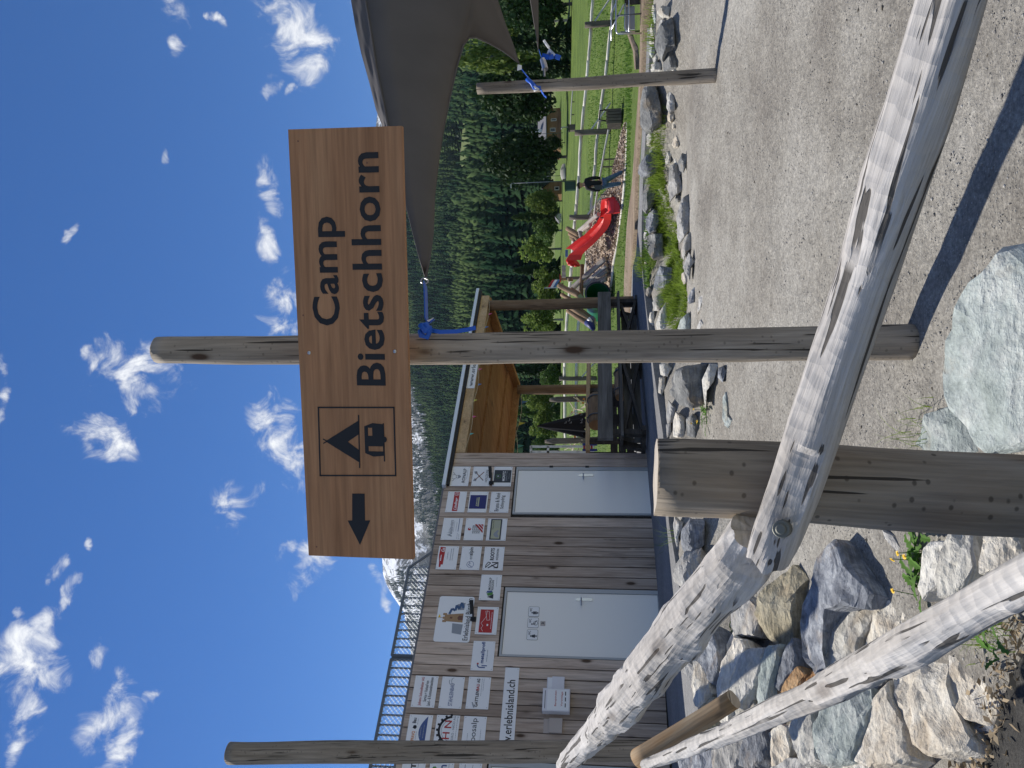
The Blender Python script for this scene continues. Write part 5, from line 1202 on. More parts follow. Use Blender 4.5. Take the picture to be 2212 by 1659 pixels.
# ------------------------------------------------------------------ open pavilion beside the hut
def pavilion():
    root = empty('pavilion', wl(2, -2, .05), 'open timber pavilion with warm wooden ceiling and round log posts', 'pavilion')
    Fb = wmat(0, 0, 0); S1 = 4.36
    m = MB(); m.box((.012, 3.085, -.14), (S1 - .12, 3.25, -.0), Fb); obj('fascia', m, M['fascia'], root, M=None)
    bpy.data.objects[root.children[-1].name].data.name = 'fascia'
    m = MB(); m.box((-.74, 3.305, -.02), (S1 + .02, 3.365, .09), Fb); obj('gutter', m, M['gutter'], root)
    m = MB(); m.box((-.70, 3.252, -.03), (S1, 3.304, .05), Fb); obj('roof_edge', m, M['black'], root)
    ND = -2.75; zb = wallc(1098, 980, ND)[1]; slope = lambda n: 3.21 + (zb - 3.21 + .02) * (n + .14) / (ND + .14)
    m = MB(); vs = [(x, slope(n) + dz + .09, n) for dz in (0, .06) for n in (ND - .2, -.03) for x in (.0, S1)]; m.add([Fb @ Vector(v) for v in vs], [(0, 1, 3, 2), (4, 6, 7, 5), (0, 4, 5, 1), (2, 3, 7, 6), (0, 2, 6, 4), (1, 5, 7, 3)]); obj('roof', m, M['roofgrey'], root)
    nb_ = 5
    for k in range(nb_):
        a, b = -.14 + (ND + .14) * k / nb_, -.14 + (ND + .14) * (k + 1) / nb_
        m = MB(); m.beam((0, slope(a), 0), (0, slope(b), b - a), .01, .01)
        dl = (0, .05, .015, .06, .02)[k]; m = MB(); vs = [(x, y, z) for (y, z) in ((slope(a) + dl, a), (slope(a) + .085, a), (slope(b) + .085, b + .002), (slope(b) + dl, b + .002)) for x in (.012, S1 - .06)]
        m.add([Fb @ Vector(v) for v in vs], [(0, 1, 3, 2), (2, 3, 5, 4), (4, 5, 7, 6), (6, 7, 1, 0), (0, 2, 4, 6), (1, 7, 5, 3)]); obj('ceiling_board', m, M['ceil'], root, M=None)
    m = MB(); m.box((.012, zb - .10, ND - .12), (S1 - .05, zb + .06, ND), Fb); obj('back_beam', m, M['ceil'], root)
    m = MB(); vs = [(x, slope(n) + dy, n) for x in (S1 - .11, S1) for (n, dy) in ((-.15, -.13), (-.15, .04), (ND, .04), (ND, -.13))]; m.add([Fb @ Vector(v) for v in vs], [(0, 1, 2, 3), (7, 6, 5, 4), (0, 4, 5, 1), (1, 5, 6, 2), (2, 6, 7, 3), (3, 7, 4, 0)]); obj('side_beam', m, M['ceil'], root)
    z0 = slabz(wl(4.05, -.1, 0)); log('post', [wl(4.07, -.12, z0 - .02), wl(4.05, -.12, 1.6), wl(4.05, -.12, 3.08)], [.118, .112, .105], 'playbrown', root, 31, 20, .15, .03)
    s_, z_ = wallc(1150, 842, -2.62)
    log('post', [wl(s_, -2.62, -.02), wl(s_, -2.62, 1.5), wl(s_, -2.62, zb - .08)], [.115, .11, .105], 'playbrown', root, 32, 20, .15, .03)
    b = Board(1.53, 2.85, 3.095, 3.245, 'white strip with a web address in handwriting letters on the pavilion eave', 'web_address_banner')
    b.T('www.erlebnisland.ch', .04, .25, .96, .78, 'ink', .008); b.done()
    # bunting along the eave
    bt = empty('bunting', wl(2, .02, 3.05), 'thin string of small faded pennants hanging under the pavilion eave', 'bunting')
    ln = MB(); pts = []
    for i in range(41):
        s = .1 + 4.0 * i / 40; pts.append(wl(s, .03, 3.08 - .05 * abs(math.sin(i / 40 * math.pi * 4))))
    ln.tube(pts, .004, 4); obj('string', ln, M['rope'], bt)
    for i, c in enumerate(('tealflag', 'pinkflag', 'yellowflag', 'blueflag', 'pinkflag', 'yellowflag', 'tealflag', 'blueflag', 'pinkflag')):
        p = pts[3 + i * 4]; f = MB(); d1 = WV * .028; f.add([p - d1, p + d1, p + Vector((0, 0, -.075)) + WN * .02], [(0, 1, 2)]); f.add([p - d1 - WN * .002, p + d1 - WN * .002, p + Vector((0, 0, -.075)) + WN * .018], [(2, 1, 0)]); obj('pennant', f, M[c], bt)
    b2 = empty('bunting', wl(2, -4.1, 2.9), 'second string of pennants along the far side of the pavilion ceiling', 'bunting')
    ln = MB(); pts = [wl(.2 + 3.9 * i / 30, -2.7, 2.66 - .07 * abs(math.sin(i / 30 * math.pi * 3))) for i in range(31)]; ln.tube(pts, .005, 4); obj('string', ln, M['rope'], b2)
    for i, c in enumerate(('tealflag', 'yellowflag', 'pinkflag', 'tealflag', 'yellowflag', 'blueflag')):
        p = pts[2 + i * 5]; f = MB(); d1 = WV * .05; f.add([p - d1, p + d1, p + Vector((0, 0, -.15)) + WN * .03], [(0, 1, 2)]); f.add([p - d1 - WN * .002, p + d1 - WN * .002, p + Vector((0, 0, -.15)) + WN * .028], [(2, 1, 0)]); obj('pennant', f, M[c], b2)
pavilion()
def furniture():
    # bench seen from behind at the terrace edge
    P0, P1 = onslab(1377, 640), onslab(1396, 905); n_ = (P0 - W0).dot(WN) * .5 + (P1 - W0).dot(WN) * .5
    def q(v, Y): s, z = wallc(v, Y, n_); return s, z
    a, b = q(1290, 636), q(1293, 952); zt = (a[1] + b[1]) / 2; zb = (q(1316, 640)[1] + q(1328, 952)[1]) / 2
    s0, s1 = b[0], a[0]
    def bench(root, off, nb, mirror=1, back=True):
        F = wmat(s0, nb, 0); Lb = s1 - s0; z0 = slabz(wl((s0 + s1) / 2, nb, 0))
        if back:
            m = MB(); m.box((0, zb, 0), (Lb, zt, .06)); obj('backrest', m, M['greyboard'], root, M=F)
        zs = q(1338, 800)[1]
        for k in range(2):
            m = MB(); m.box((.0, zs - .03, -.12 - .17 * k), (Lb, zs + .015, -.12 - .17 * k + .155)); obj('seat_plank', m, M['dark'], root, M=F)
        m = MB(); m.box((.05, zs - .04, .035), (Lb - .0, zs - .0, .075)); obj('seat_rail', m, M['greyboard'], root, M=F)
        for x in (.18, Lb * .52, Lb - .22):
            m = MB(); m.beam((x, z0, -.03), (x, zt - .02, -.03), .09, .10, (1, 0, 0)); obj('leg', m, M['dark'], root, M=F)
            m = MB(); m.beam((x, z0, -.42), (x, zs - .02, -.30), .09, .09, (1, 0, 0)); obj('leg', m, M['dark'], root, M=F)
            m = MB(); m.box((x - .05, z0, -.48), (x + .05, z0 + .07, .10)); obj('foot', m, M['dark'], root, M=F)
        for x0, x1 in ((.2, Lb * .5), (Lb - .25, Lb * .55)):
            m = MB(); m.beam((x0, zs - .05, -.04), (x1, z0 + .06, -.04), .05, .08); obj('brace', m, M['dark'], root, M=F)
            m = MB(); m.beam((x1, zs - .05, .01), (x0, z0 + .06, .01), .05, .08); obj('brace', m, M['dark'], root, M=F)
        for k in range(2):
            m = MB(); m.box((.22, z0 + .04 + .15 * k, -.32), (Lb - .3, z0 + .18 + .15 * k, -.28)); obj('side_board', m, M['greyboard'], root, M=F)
    root = empty('timber_bench', wl((s0 + s1) / 2, n_, slabz(wl(0, n_, 0))), 'long heavy grey timber bench seen from behind under the pavilion', 'bench')
    bench(root, 0, n_)
    # bar counter behind
    nb = -2.1; c0, c1 = wallc(1272, 952, nb), wallc(1268, 792, nb); zc = (c0[1] + c1[1]) / 2; s0c, s1c = c0[0] - .1, c1[0] + .9
    r2 = empty('bar_counter', wl((s0c + s1c) / 2, nb, .05), 'wooden bar counter with pale top edge under the pavilion', 'counter')
    F = wmat(s0c, nb, 0); Lc = s1c - s0c
    for k in range(3):
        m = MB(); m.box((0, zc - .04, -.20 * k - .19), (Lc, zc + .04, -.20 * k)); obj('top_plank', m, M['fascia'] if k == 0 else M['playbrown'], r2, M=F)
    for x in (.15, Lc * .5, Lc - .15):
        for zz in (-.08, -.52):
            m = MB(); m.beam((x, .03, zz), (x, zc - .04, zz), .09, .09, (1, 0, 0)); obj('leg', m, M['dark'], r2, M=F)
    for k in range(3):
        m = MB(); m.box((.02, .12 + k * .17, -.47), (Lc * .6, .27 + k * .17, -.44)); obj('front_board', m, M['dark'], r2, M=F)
    # barrels
    for v, Y, lab, rr, nB in ((1289, 858, 'brown wooden barrel with orange end lying below the counter', .17, -1.25), (1340, 800, 'dark round log stool with pale end in the shade of the bench', .12, -.9)):
        s, z = wallc(v, Y, nB); r3_ = empty('barrel', wl(s, nB, z), lab, 'barrel')
        log('staves', [wl(s - .75, nB, z), wl(s - .35, nB, z), wl(s, nB, z)], [rr * .9, rr * 1.08, rr * .95], 'playbrown', r3_, 61, 18, .1, .015, endmat='ceil')
        for t in (.1, .6): 
            m = MB(); c = wl(s - t, nB, z); rq = rr * 1.1
            m.tube([c + Vector((0, 0, math.cos(a) * rq)) + WN * math.sin(a) * rq for a in np.linspace(0, 6.283, 19)], .012, 5); obj('hoop', m, M['railmetal'], r3_)
        for k in (-.12, -.6):
            m = MB(); m.beam(wl(s + k, nB, slabz(wl(s, nB, 0))), wl(s + k, nB, z - rr * .8), .08, .2, (1, 0, 0)); obj('cradle', m, M['dark'], r3_)
    # closed parasol behind the counter
    ny = -3.3; s, z = wallc(1163, 920, ny); sb, zb_ = wallc(1264, 912, ny)
    r4_ = empty('closed_parasol', wl(s, ny, .05), 'closed black parasol with small white letters standing behind the counter', 'parasol')
    m = MB(); m.tube([wl(s, ny, .0), wl(s, ny, z + .02)], .022, 8); obj('pole', m, M['dark'], r4_)
    H = z - zb_; vs = []; nseg = 28
    for i in range(15):
        t = i / 14; rad = .015 + .27 * t ** .85
        for j in range(nseg):
            a = 2 * math.pi * j / nseg; fold = 1 + .22 * math.cos(a * 7 + 1) * t; zz = z - H * t - (.05 * math.cos(a * 7) if i == 14 else 0); vs.append(wl(s + rad * fold * math.cos(a), ny + rad * fold * .8 * math.sin(a), zz))
    m = MB(); m.add(vs, [(i * nseg + j, i * nseg + (j + 1) % nseg, (i + 1) * nseg + (j + 1) % nseg, (i + 1) * nseg + j) for i in range(14) for j in range(nseg)]); obj('canopy', m, M['cloth_black'], r4_, True)
    m = MB(); t_ = MB(); 
    for k, (x, y, w_) in enumerate(((-.14, .06, .05), (-.06, .05, .06), (.1, .06, .04), (-.1, .30, .05), (-.03, .34, .08), (-.08, .42, .06))):
        F = wmat(s + x, ny + .24 - .24 * (y / H) * .9 + .02, zb_ + y); m.box((0, 0, 0), (w_, .012, .004), F); m.box((0, .018, 0), (.01, .045, .004), F)
    obj('print', m, M['greyink'], r4_)
    # coloured bucket and bottle under the counter
    s, z = wallc(1284, 777, -2.0); m = MB(); m.tube([wl(s, -1.9, z - .2), wl(s, -1.9, z)], [.13, .16], 16); tag(obj('bucket', m, M['bluepaint'], smooth=False), 'dark blue bucket hanging under the counter by the sign post', 'bucket')
    s, z = wallc(1275, 699, -1.6)
    r5_ = empty('cloth_bundle', wl(s, -1.6, z), 'navy and white cloth bundle draped over the far table end', 'cloth')
    m = MB(); m.tube([wl(s - .2, -1.6, z - .08), wl(s, -1.58, z + .02), wl(s + .2, -1.6, z - .05)], [.05, .12, .06], 10); obj('navy_cloth', m, M['bluepaint'], r5_, True)
    m = MB(); m.tube([wl(s - .06, -1.5, z - .05), wl(s + .01, -1.46, z + .04)], [.02, .05], 8); obj('white_cloth', m, M['white'], r5_, True)
furniture()

# ------------------------------------------------------------------ shade sails and straps
def sails():
    def Ud(Y): return lerp_tab([(-130, 7.0), (0, 6.5), (275, 5.6), (603, 4.45)], Y)
    U = [(917, 603), (904, 555), (890, 500), (870, 420), (853, 345), (838, 273), (827, 216), (812, 144), (803, 83)]
    Lw = [(918.5, 603), (928, 555), (935, 500), (938, 420), (949, 330), (957, 283), (970.6, 216), (986, 148), (1001, 98)]
    Ld = [4.45, 4.7, 5.0, 5.4, 5.8, 6.05, 6.3, 6.6, 6.85]
    rows = []
    for (vu, Yu), (vl, Yl), dl in zip(U, Lw, Ld):
        a, b = aty(vu, Yu, Ud(Yu)), aty(vl, Yl, dl); row = []
        for k in range(7):
            t = k / 6; p = a.lerp(b, t); p.z -= .10 * math.sin(t * math.pi) * min(1, (603 - Yu) / 300); row.append(p)
        rows.append(row)
    mb = MB(); vs = [p for r in rows for p in r]; mb.add(vs, [(i * 7 + k, i * 7 + k + 1, (i + 1) * 7 + k + 1, (i + 1) * 7 + k) for i in range(8) for k in range(6)])
    cur = [(1001, 98, 6.85), (1013, 82, 7.0), (1028, 81, 7.1), (1057, 93.5, 7.35), (1085, 109, 7.6), (1108, 126, 7.8), (1122, 138, 7.95)]
    bc = [(1040, -130, 7.4), (1052, -70, 7.45), (1066, -30, 7.5), (1078, 10, 7.55), (1090, 47, 7.65), (1107, 92, 7.8), (1121.5, 137, 7.95)]
    A = [aty(*p) for p in cur]; B = [aty(*p) for p in bc]
    vs = [a.lerp(b, k / 4) for a, b in zip(A, B) for k in range(5)]; mb.add(vs, [(i * 5 + k, i * 5 + k + 1, (i + 1) * 5 + k + 1, (i + 1) * 5 + k) for i in range(6) for k in range(4)])
    # right-hand field between the first curve point, the top edge and the far corner
    E0 = [rows[-1][k] for k in range(7)]; top = [aty(803, 83, Ud(83)), aty(789, 0, Ud(0)), aty(770, -130, Ud(-130))]; bot = [A[0], A[0].lerp(B[0], .5), B[0]]
    vs = []
    for j in range(3):
        for k in range(7):
            p = top[j].lerp(bot[j], k / 6); p.z -= .10 * math.sin(k / 6 * math.pi); vs.append(p if j else E0[k])
    mb.add(vs, [(j * 7 + k, j * 7 + k + 1, (j + 1) * 7 + k + 1, (j + 1) * 7 + k) for j in range(2) for k in range(6)])
    root = empty('shade_sail', aty(900, 200, 6), 'large dark grey-brown shade sail with curved edge stretched behind the sign', 'shade sail')
    o = obj('fabric', mb, M['sail'], root, True)
    import bmesh
    bm = bmesh.new(); bm.from_mesh(o.data); bmesh.ops.remove_doubles(bm, verts=bm.verts, dist=.01); bmesh.ops.recalc_face_normals(bm, faces=bm.faces); bm.to_mesh(o.data); bm.free()
    sm = o.modifiers.new('thickness', 'SOLIDIFY'); sm.thickness = .004
    # outer field seen beyond the top edge: gathered, turned up to the light
    Tp = [(826, 273), (812, 237), (798, 180), (780, 115), (767, 54), (758, 0), (735, -130)]; Up = [(838, 273), (830.5, 237), (819.5, 180), (807, 115), (798, 54), (789, 0), (770, -130)]
    mb = MB(); vs = []; n = 60
    for i in range(n + 1):
        f = i / n * 6; j = min(5, int(f)); t = f - j
        vu = Up[j][0] + (Up[j + 1][0] - Up[j][0]) * t; vt = Tp[j][0] + (Tp[j + 1][0] - Tp[j][0]) * t; Y = Tp[j][1] + (Tp[j + 1][1] - Tp[j][1]) * t
        for k in range(9):
            q = k / 8; fold = .012 * math.sin(i * .16 + k * 1.15) + .007 * math.sin(i * .31 - k * 1.9)
            vs.append(aty(vu + (vt - vu) * q, Y, Ud(Y) + .004 + .16 * q ** 1.2 + fold * math.sin(q * 3.1)))
    mb.add(vs, [(i * 9 + k, i * 9 + k + 1, (i + 1) * 9 + k + 1, (i + 1) * 9 + k) for i in range(n) for k in range(8)])
    obj('gathered_edge', mb, M['sail'], root, True)
    seam = MB(); seam.tube([aty(v, Y, Ud(Y) - .01) for v, Y in U[3:]] + [aty(789, 0, Ud(0) - .01)], .008, 6); obj('top_hem', seam, M['sail'], root, True)
    seam = MB(); seam.tube([aty(v, Y, d - .01) for (v, Y), d in zip(Lw, Ld)] + [aty(v, Y, d - .01) for v, Y, d in cur[1:]], .008, 6); obj('edge_hem', seam, M['sail'], root, True)
    m = MB(); P0 = aty(917, 607, 4.42); m.tube([P0 + Vector((.017 * math.cos(a), 0, .022 * math.sin(a))) for a in np.linspace(0, 6.2, 14)], .004, 6); obj('ring', m, M['steel'], root, True)
    m = MB(); p = aty(1121, 138, 7.9); m.add([aty(1118, 139, 7.9), aty(1127, 141, 7.9), aty(1127, 150, 7.88), aty(1117, 153, 7.88)], [(0, 1, 2, 3)]); obj('white_tab', m, M['white'], root)
    # second sail, seen almost edge on
    m = MB(); a, b, c = aty(1163.5, 110, 8.1), aty(1143, -20, 6.6), aty(1163, -20, 6.9)
    vs = [a.lerp(b.lerp(c, k / 4), t / 6) for t in range(7) for k in range(5)]; m.add(vs, [(i * 5 + k, i * 5 + k + 1, (i + 1) * 5 + k + 1, (i + 1) * 5 + k) for i in range(6) for k in range(4)])
    o = tag(obj('shade_sail', m, M['sail'], smooth=True), 'narrow second shade sail seen edge-on at the side of the leaning post', 'shade sail'); sm = o.modifiers.new('thickness', 'SOLIDIFY'); sm.thickness = .006
    def strap(pts, w, root, name='strap', up=(0, 1, 0)):
        P = [aty(*p) for p in pts]; m = MB()
        for i, (a, b) in enumerate(zip(P[:-1], P[1:])): m.beam(a, b + (b - a) * .04, .006, w, up)
        return obj(name, m, M['strap'], root)
    r = empty('blue_strap', aty(920, 665, 4.15), 'bright blue strap knotted to the sign post and holding the sail corner', 'strap')
    strap([(918.5, 613, 4.40), (920, 650, 4.25), (921, 692, 4.10)], .045, r)
    kn = MB(); c = aty(921, 711, 4.05)
    kn.tube([c + Vector(p) for p in ((-.01, -.02, .028), (-.035, -.04, .02), (-.045, -.03, -.012), (-.015, -.05, -.03), (.022, -.04, -.01), (.015, -.02, .024))], .015, 8); kn.tube([c + Vector(p) for p in ((.02, -.03, .022), (-.012, -.055, -.005), (.0, -.04, -.04))], .017, 8)
    obj('knot', kn, M['strap'], r, True)
    strap([(925, 712, 4.05), (950, 717, 4.05), (985, 716, 4.06), (1010, 712, 4.06), (1027, 708, 4.07)], .022, r, 'strap_tail', (1, 0, 0)); strap([(919, 705, 4.06), (932, 694, 4.05), (938, 690, 4.05)], .03, r, 'strap_tail')
    m = MB(); m.add([aty(922, 692, 4.06), aty(930, 689, 4.06), aty(938, 685, 4.05), aty(928, 697, 4.06)], [(0, 1, 2, 3)]); obj('paper_tag', m, M['white'], r)
    rp = gnd(1545, 163).y
    r = empty('blue_strap', aty(1140, 180, rp - .1), 'bright blue strap crossing the leaning post to hold the large sail', 'strap')
    strap([(1127, 150, 7.9), (1140, 166, rp - .09), (1148, 175, rp - .1)], .04, r); strap([(1148, 175, rp - .1), (1158, 185, rp - .11), (1170, 196, rp - .09), (1174, 205, rp - .02), (1180, 210, rp - .02)], .05, r)
    kn = MB(); c = aty(1149, 181, rp - .12); kn.tube([c + Vector((.05, 0, .05)), c + Vector((.0, -.03, .0)), c + Vector((-.04, 0, -.02)), c + Vector((-.05, 0, -.09))], .022, 8); obj('knot', kn, M['strap'], r, True)
    m = MB(); m.tube([c + Vector((-.02, -.01, -.0)), c + Vector((-.07, -.02, -.07)), c + Vector((-.08, -.02, -.02))], .012, 8); obj('white_knot', m, M['white'], r, True)
    r = empty('blue_strap', aty(1175, 120, 8.1), 'blue strap and ratchet hanging from the narrow sail beside the leaning post', 'strap')
    strap([(1165, 110, 8.1), (1170, 125, 8.05), (1174, 137, 8.02)], .04, r); strap([(1171, 120, 8.05), (1185, 124, 8.0), (1198, 121, 8.0), (1210, 125, 8.0)], .05, r, 'strap_tail', (1, 0, 0))
    m = MB(); m.tube([aty(1172, 128, 8.04), aty(1176, 142, 8.02), aty(1178, 150, 8.0)], .03, 8); m.tube([aty(1170, 150, 8.0), aty(1176, 151, 8.0), aty(1176, 165, 8.0)], .012, 6); obj('ratchet', m, M['steel'], r)
    m = MB(); m.add([aty(1186, 103, 8.0), aty(1200, 117, 7.98), aty(1192, 127, 8.02), aty(1180, 118, 8.04)], [(0, 1, 2, 3)]); o = obj('printed_cloth', m, M['white'], r)
    m = MB(); m.add([aty(1186, 109, 7.97), aty(1191, 113, 7.96), aty(1188, 121, 7.99), aty(1183, 117, 8.0)], [(0, 1, 2, 3)]); obj('cloth_print', m, M['blueink'], r)
    m = MB(); m.tube([aty(1175, 87, 8.0), aty(1180, 95, 8.0), aty(1186, 103, 8.0)], .014, 6); obj('cord', m, M['white'], r)
sails()

# ------------------------------------------------------------------ playground
def yp(Y): return lerp_tab([(250, 24.5), (400, 26.3), (500, 28.3), (640, 31)], Y)
def playground():
    front = [(1318, 650), (1325, 572), (1334, 530), (1340, 485), (1344.5, 448), (1350, 389), (1353.5, 351), (1356, 263)]
    back = [(1282, 655, 3.4), (1268, 575, 4), (1265, 535, 4), (1268, 488, 3.6), (1288, 448, 3), (1317, 398, 2.4), (1325.5, 353, 2.2), (1349, 275, 1.0)]
    mb = MB(); vs = []
    for (vf, Yf), (vb, Yb, dd) in zip(front, back):
        a, b = aty(vf, Yf, yp(Yf)), aty(vb, Yb, yp(Yb) + dd)
        for k in range(7):
            p = a.lerp(b, k / 6); p.z += .05 * math.sin(k * 2.1 + Yf); vs.append(p)
        vs.append(b + Vector((0, 1.5, -2.5)))
    n = 8; mb.add(vs, [(i * n + k, i * n + k + 1, (i + 1) * n + k + 1, (i + 1) * n + k) for i in range(len(front) - 1) for k in range(n - 1)])
    o = tag(obj('wood_chip_bed', mb, M['chips'], smooth=True), kind='structure')
    # loose chips
    rd = random.Random(4); cm = MB()
    for _ in range(5200):
        i = rd.randrange(len(front) - 1); t = rd.random(); u = rd.random() * .98
        a = Vector(vs[i * n]).lerp(Vector(vs[(i + 1) * n]), t); k = u * 6; kk = int(k)
        p = Vector(vs[i * n + kk]).lerp(Vector(vs[i * n + kk + 1]), k - kk).lerp(Vector(vs[(i + 1) * n + kk]).lerp(Vector(vs[(i + 1) * n + kk + 1]), k - kk), t)
        d = Vector((rd.gauss(0, 1), rd.gauss(0, 1), rd.gauss(0, .5))).normalized() * rd.uniform(.03, .07); e = Vector((rd.gauss(0, 1), rd.gauss(0, 1), rd.gauss(0, .6))).normalized() * rd.uniform(.015, .03)
        p.z += .035; cm.add([p - d - e, p + d - e, p + d + e, p - d + e], [(0, 1, 2, 3)])
    tag(obj('wood_chips', cm, M['chip']), 'loose wood chips covering the play area under the slide', 'wood chips', None, 'stuff')
    root = empty('edge_logs', aty(1345, 440, yp(440)), 'row of pale barkless logs edging the wood chip bed', 'log edging')
    for i in range(len(front) - 1):
        (v0, Y0), (v1, Y1) = front[i], front[i + 1]; log_px('edge_log', [(v0, Y0 - .6, 6.5, yp(Y0) - .1), (v1, Y1 + .6, 6.3, yp(Y1) - .1)], 'fencewood', parent=root, seed=40 + i, seg=10, step=.4)
    # red slide
    z2 = lambda x, y: (1042.2 + .1488 * x, 329.1 + .1488 * y)
    Fr = [(1212, 1400), (1280, 1345), (1345, 1295), (1410, 1247), (1480, 1203), (1540, 1145), (1600, 1085), (1655, 1020), (1695, 960), (1716, 900), (1716, 830), (1718, 750), (1735, 690), (1790, 672), (1880, 655)]
    Nr = [(1212, 1560), (1262, 1480), (1330, 1428), (1400, 1385), (1480, 1335), (1560, 1265), (1635, 1190), (1700, 1110), (1740, 1040), (1758, 980), (1760, 935), (1765, 900), (1790, 885), (1830, 880), (1885, 880)]
    m = MB(); vs = []; N_ = len(Fr)
    for i, (f, g) in enumerate(zip(Fr, Nr)):
        t = i / (N_ - 1); Yc = z2(*f)[1]; df = yp(Yc) + 1.5 - t * .6; dn = df - .75
        a, b = aty(*z2(*f), df), aty(*z2(*g), dn); ac = (b - a); dep = .30 - .08 * t
        if i > 11: dep *= (15 - i) / 5 + .1
        dz = Vector((0, 0, -dep)); o_ = -ac.normalized() * .05
        prof = [a + o_ + dz * 1.3, a + o_ * .9, a, a + dz * .6 + ac * .04, a + dz + ac * .2, b + dz - ac * .2, b + dz * .6 - ac * .04, b, b - o_ * .9, b - o_ + dz * (1.9 - min(1, t * 3) * .85)]
        inner = [b - o_ * .6 + dz * (1.85 - min(1, t * 3) * .85), b + dz * 1.12 - ac * .16, a + dz * 1.12 + ac * .16, a + o_ * .6 + dz * 1.25]
        vs += prof + inner
    k = 14; m.add(vs, [(i * k + j, i * k + (j + 1) % k, (i + 1) * k + (j + 1) % k, (i + 1) * k + j) for i in range(N_ - 1) for j in range(k)] + [tuple(range(k)), tuple((N_ - 1) * k + j for j in range(k - 1, -1, -1))])
    root = empty('slide', aty(1330, 445, 27.5), 'red plastic slide running down the wood chip mound', 'slide')
    obj('chute', m, M['slide'], root)
    # hood at the top and the flared end with its cross bar
    m = MB(); h = [z2(*p) for p in ((1212, 1400), (1209, 1440), (1211, 1500), (1212, 1560))]
    T_ = [(1207, 1562), (1240, 1640), (1330, 1662), (1405, 1660)]; I_ = [(1265, 1545), (1275, 1605), (1330, 1640), (1400, 1645)]; B_ = [(1300, 1500), (1360, 1560), (1400, 1600), (1420, 1640)]
    for q in range(3):
        a, b = z2(*T_[q]), z2(*T_[q + 1]); c, d = z2(*I_[q]), z2(*I_[q + 1]); e, f = z2(*B_[q]), z2(*B_[q + 1]); y0 = 30.2
        m.add([aty(*a, y0), aty(*b, y0), aty(*d, y0 - .05), aty(*c, y0 - .05), aty(*e, y0 + .35), aty(*f, y0 + .35)], [(0, 1, 2, 3), (3, 2, 5, 4)])
    o = obj('entry_rim', m, M['slide'], root, True); so_ = o.modifiers.new('thick', 'SOLIDIFY'); so_.thickness = .05
    m = MB(); a = [aty(*z2(*p), d) for p, d in (((1885, 655), 27.8), ((1885, 880), 27.1), ((1745, 905), 27.15), ((1740, 690), 27.9), ((1935, 640), 27.4), ((1800, 905), 26.95))]
    m.add([a[0], a[1], a[1] + Vector((0, -.12, -.25)), a[0] + Vector((0, -.12, -.25))], [(0, 1, 2, 3)])
    o = obj('exit_lip', m, M['slide'], root); so_ = o.modifiers.new('thick', 'SOLIDIFY'); so_.thickness = .05
    m = MB(); m.beam(aty(*z2(1812, 690), 27.3), aty(*z2(1812, 838), 27.0), .03, .03); obj('cross_bar', m, M['slide'], root)
    m = MB(); m.beam(aty(1224, 555, 30.8), aty(1224, 540, 30.8), .05, .10); obj('side_rail', m, M['blueflag'], root)
    r9 = lambda x, y: (1124.5 + .1488 * x, 493.7 + .1488 * y)
    def climber(label, grp, logs, y0):
        root = empty('log_climber', aty(1300, grp, y0), label, 'log climber')
        for i, (p, q, w, d0, d1, mt) in enumerate(logs):
            a, b = r9(*p), r9(*q); log_px('log', [(a[0], a[1], w, y0 + d0), ((a[0] + b[0]) / 2, (a[1] + b[1]) / 2, w * 1.02, y0 + (d0 + d1) / 2), (b[0], b[1], w, y0 + d1)], mt, parent=root, seed=70 + i, seg=14, step=.15)
        return root
    c1 = climber('slanted stack of grey and brown logs left of the red slide around a green tunnel', 620, [
        ((700, 905), (1245, 425), 11.5, .9, -.4, 'playlog'), ((795, 925), (1255, 530), 10, .8, -.5, 'playlog'), ((880, 900), (1255, 610), 8.5, .7, -.5, 'playlog'), ((1070, 800), (1255, 690), 8, -.2, -.5, 'playlog'), ((1170, 780), (1250, 735), 8, -.4, -.5, 'playlog'),
        ((560, 825), (860, 985), 11, .6, -.2, 'playbrown'), ((600, 960), (740, 1040), 9, .7, .2, 'playbrown'), ((740, 880), (900, 1000), 9, .5, .0, 'playbrown'),
        ((690, 1190), (1000, 1400), 11, .6, -.3, 'playbrown'), ((720, 1140), (1080, 1375), 11, .5, -.4, 'playbrown'), ((790, 1120), (1075, 1330), 9, .6, -.2, 'playbrown'),
        ((895, 520), (880, 1010), 9, .4, .4, 'playbrown'), ((720, 720), (720, 770), 12, 1.2, 1.2, 'playbrown')], 30.5)
    a, b = r9(605, 545), r9(655, 700); m = MB()
    for (x0, x1) in ((535, 620), (625, 712)):
        p, q = aty(*r9(600, x1), 32), aty(*r9(655, x0), 32); m.box((p.x, 31.95, q.z), (q.x, 32.03, p.z))
    obj('back_panel', m, M['playlog'], c1)
    climber('short stack of brown and grey logs behind the right side of the red slide', 500, [
        ((680, 0), (860, 105), 10.5, 1.2, .6, 'playbrown'), ((715, 75), (850, 165), 9.5, 1.2, .6, 'playbrown'), ((735, 130), (790, 170), 9, 1.2, .8, 'playbrown'), ((850, 30), (1130, -210), 9, .6, -1.2, 'playlog'), ((880, 40), (1020, -60), 8, .6, -.4, 'playlog'), ((860, 30), (880, 130), 8, .5, .5, 'playlog')], 29.6)
    # green tunnel
    root = empty('play_tunnel', aty(1315, 636, 30), 'round green plastic tunnel mouth under the slanted logs', 'tunnel')
    c = aty(1291, 634, 29.9); rr = .45; ax = Vector((-.35, .93, 0)).normalized(); ux = Vector((ax.y, -ax.x, 0)); uz = Vector((0, 0, 1)); m = MB()
    ring = lambda o, r: [c + ax * o + (ux * math.cos(a) + uz * math.sin(a)) * r for a in np.linspace(0, 2 * math.pi, 29)[:-1]]
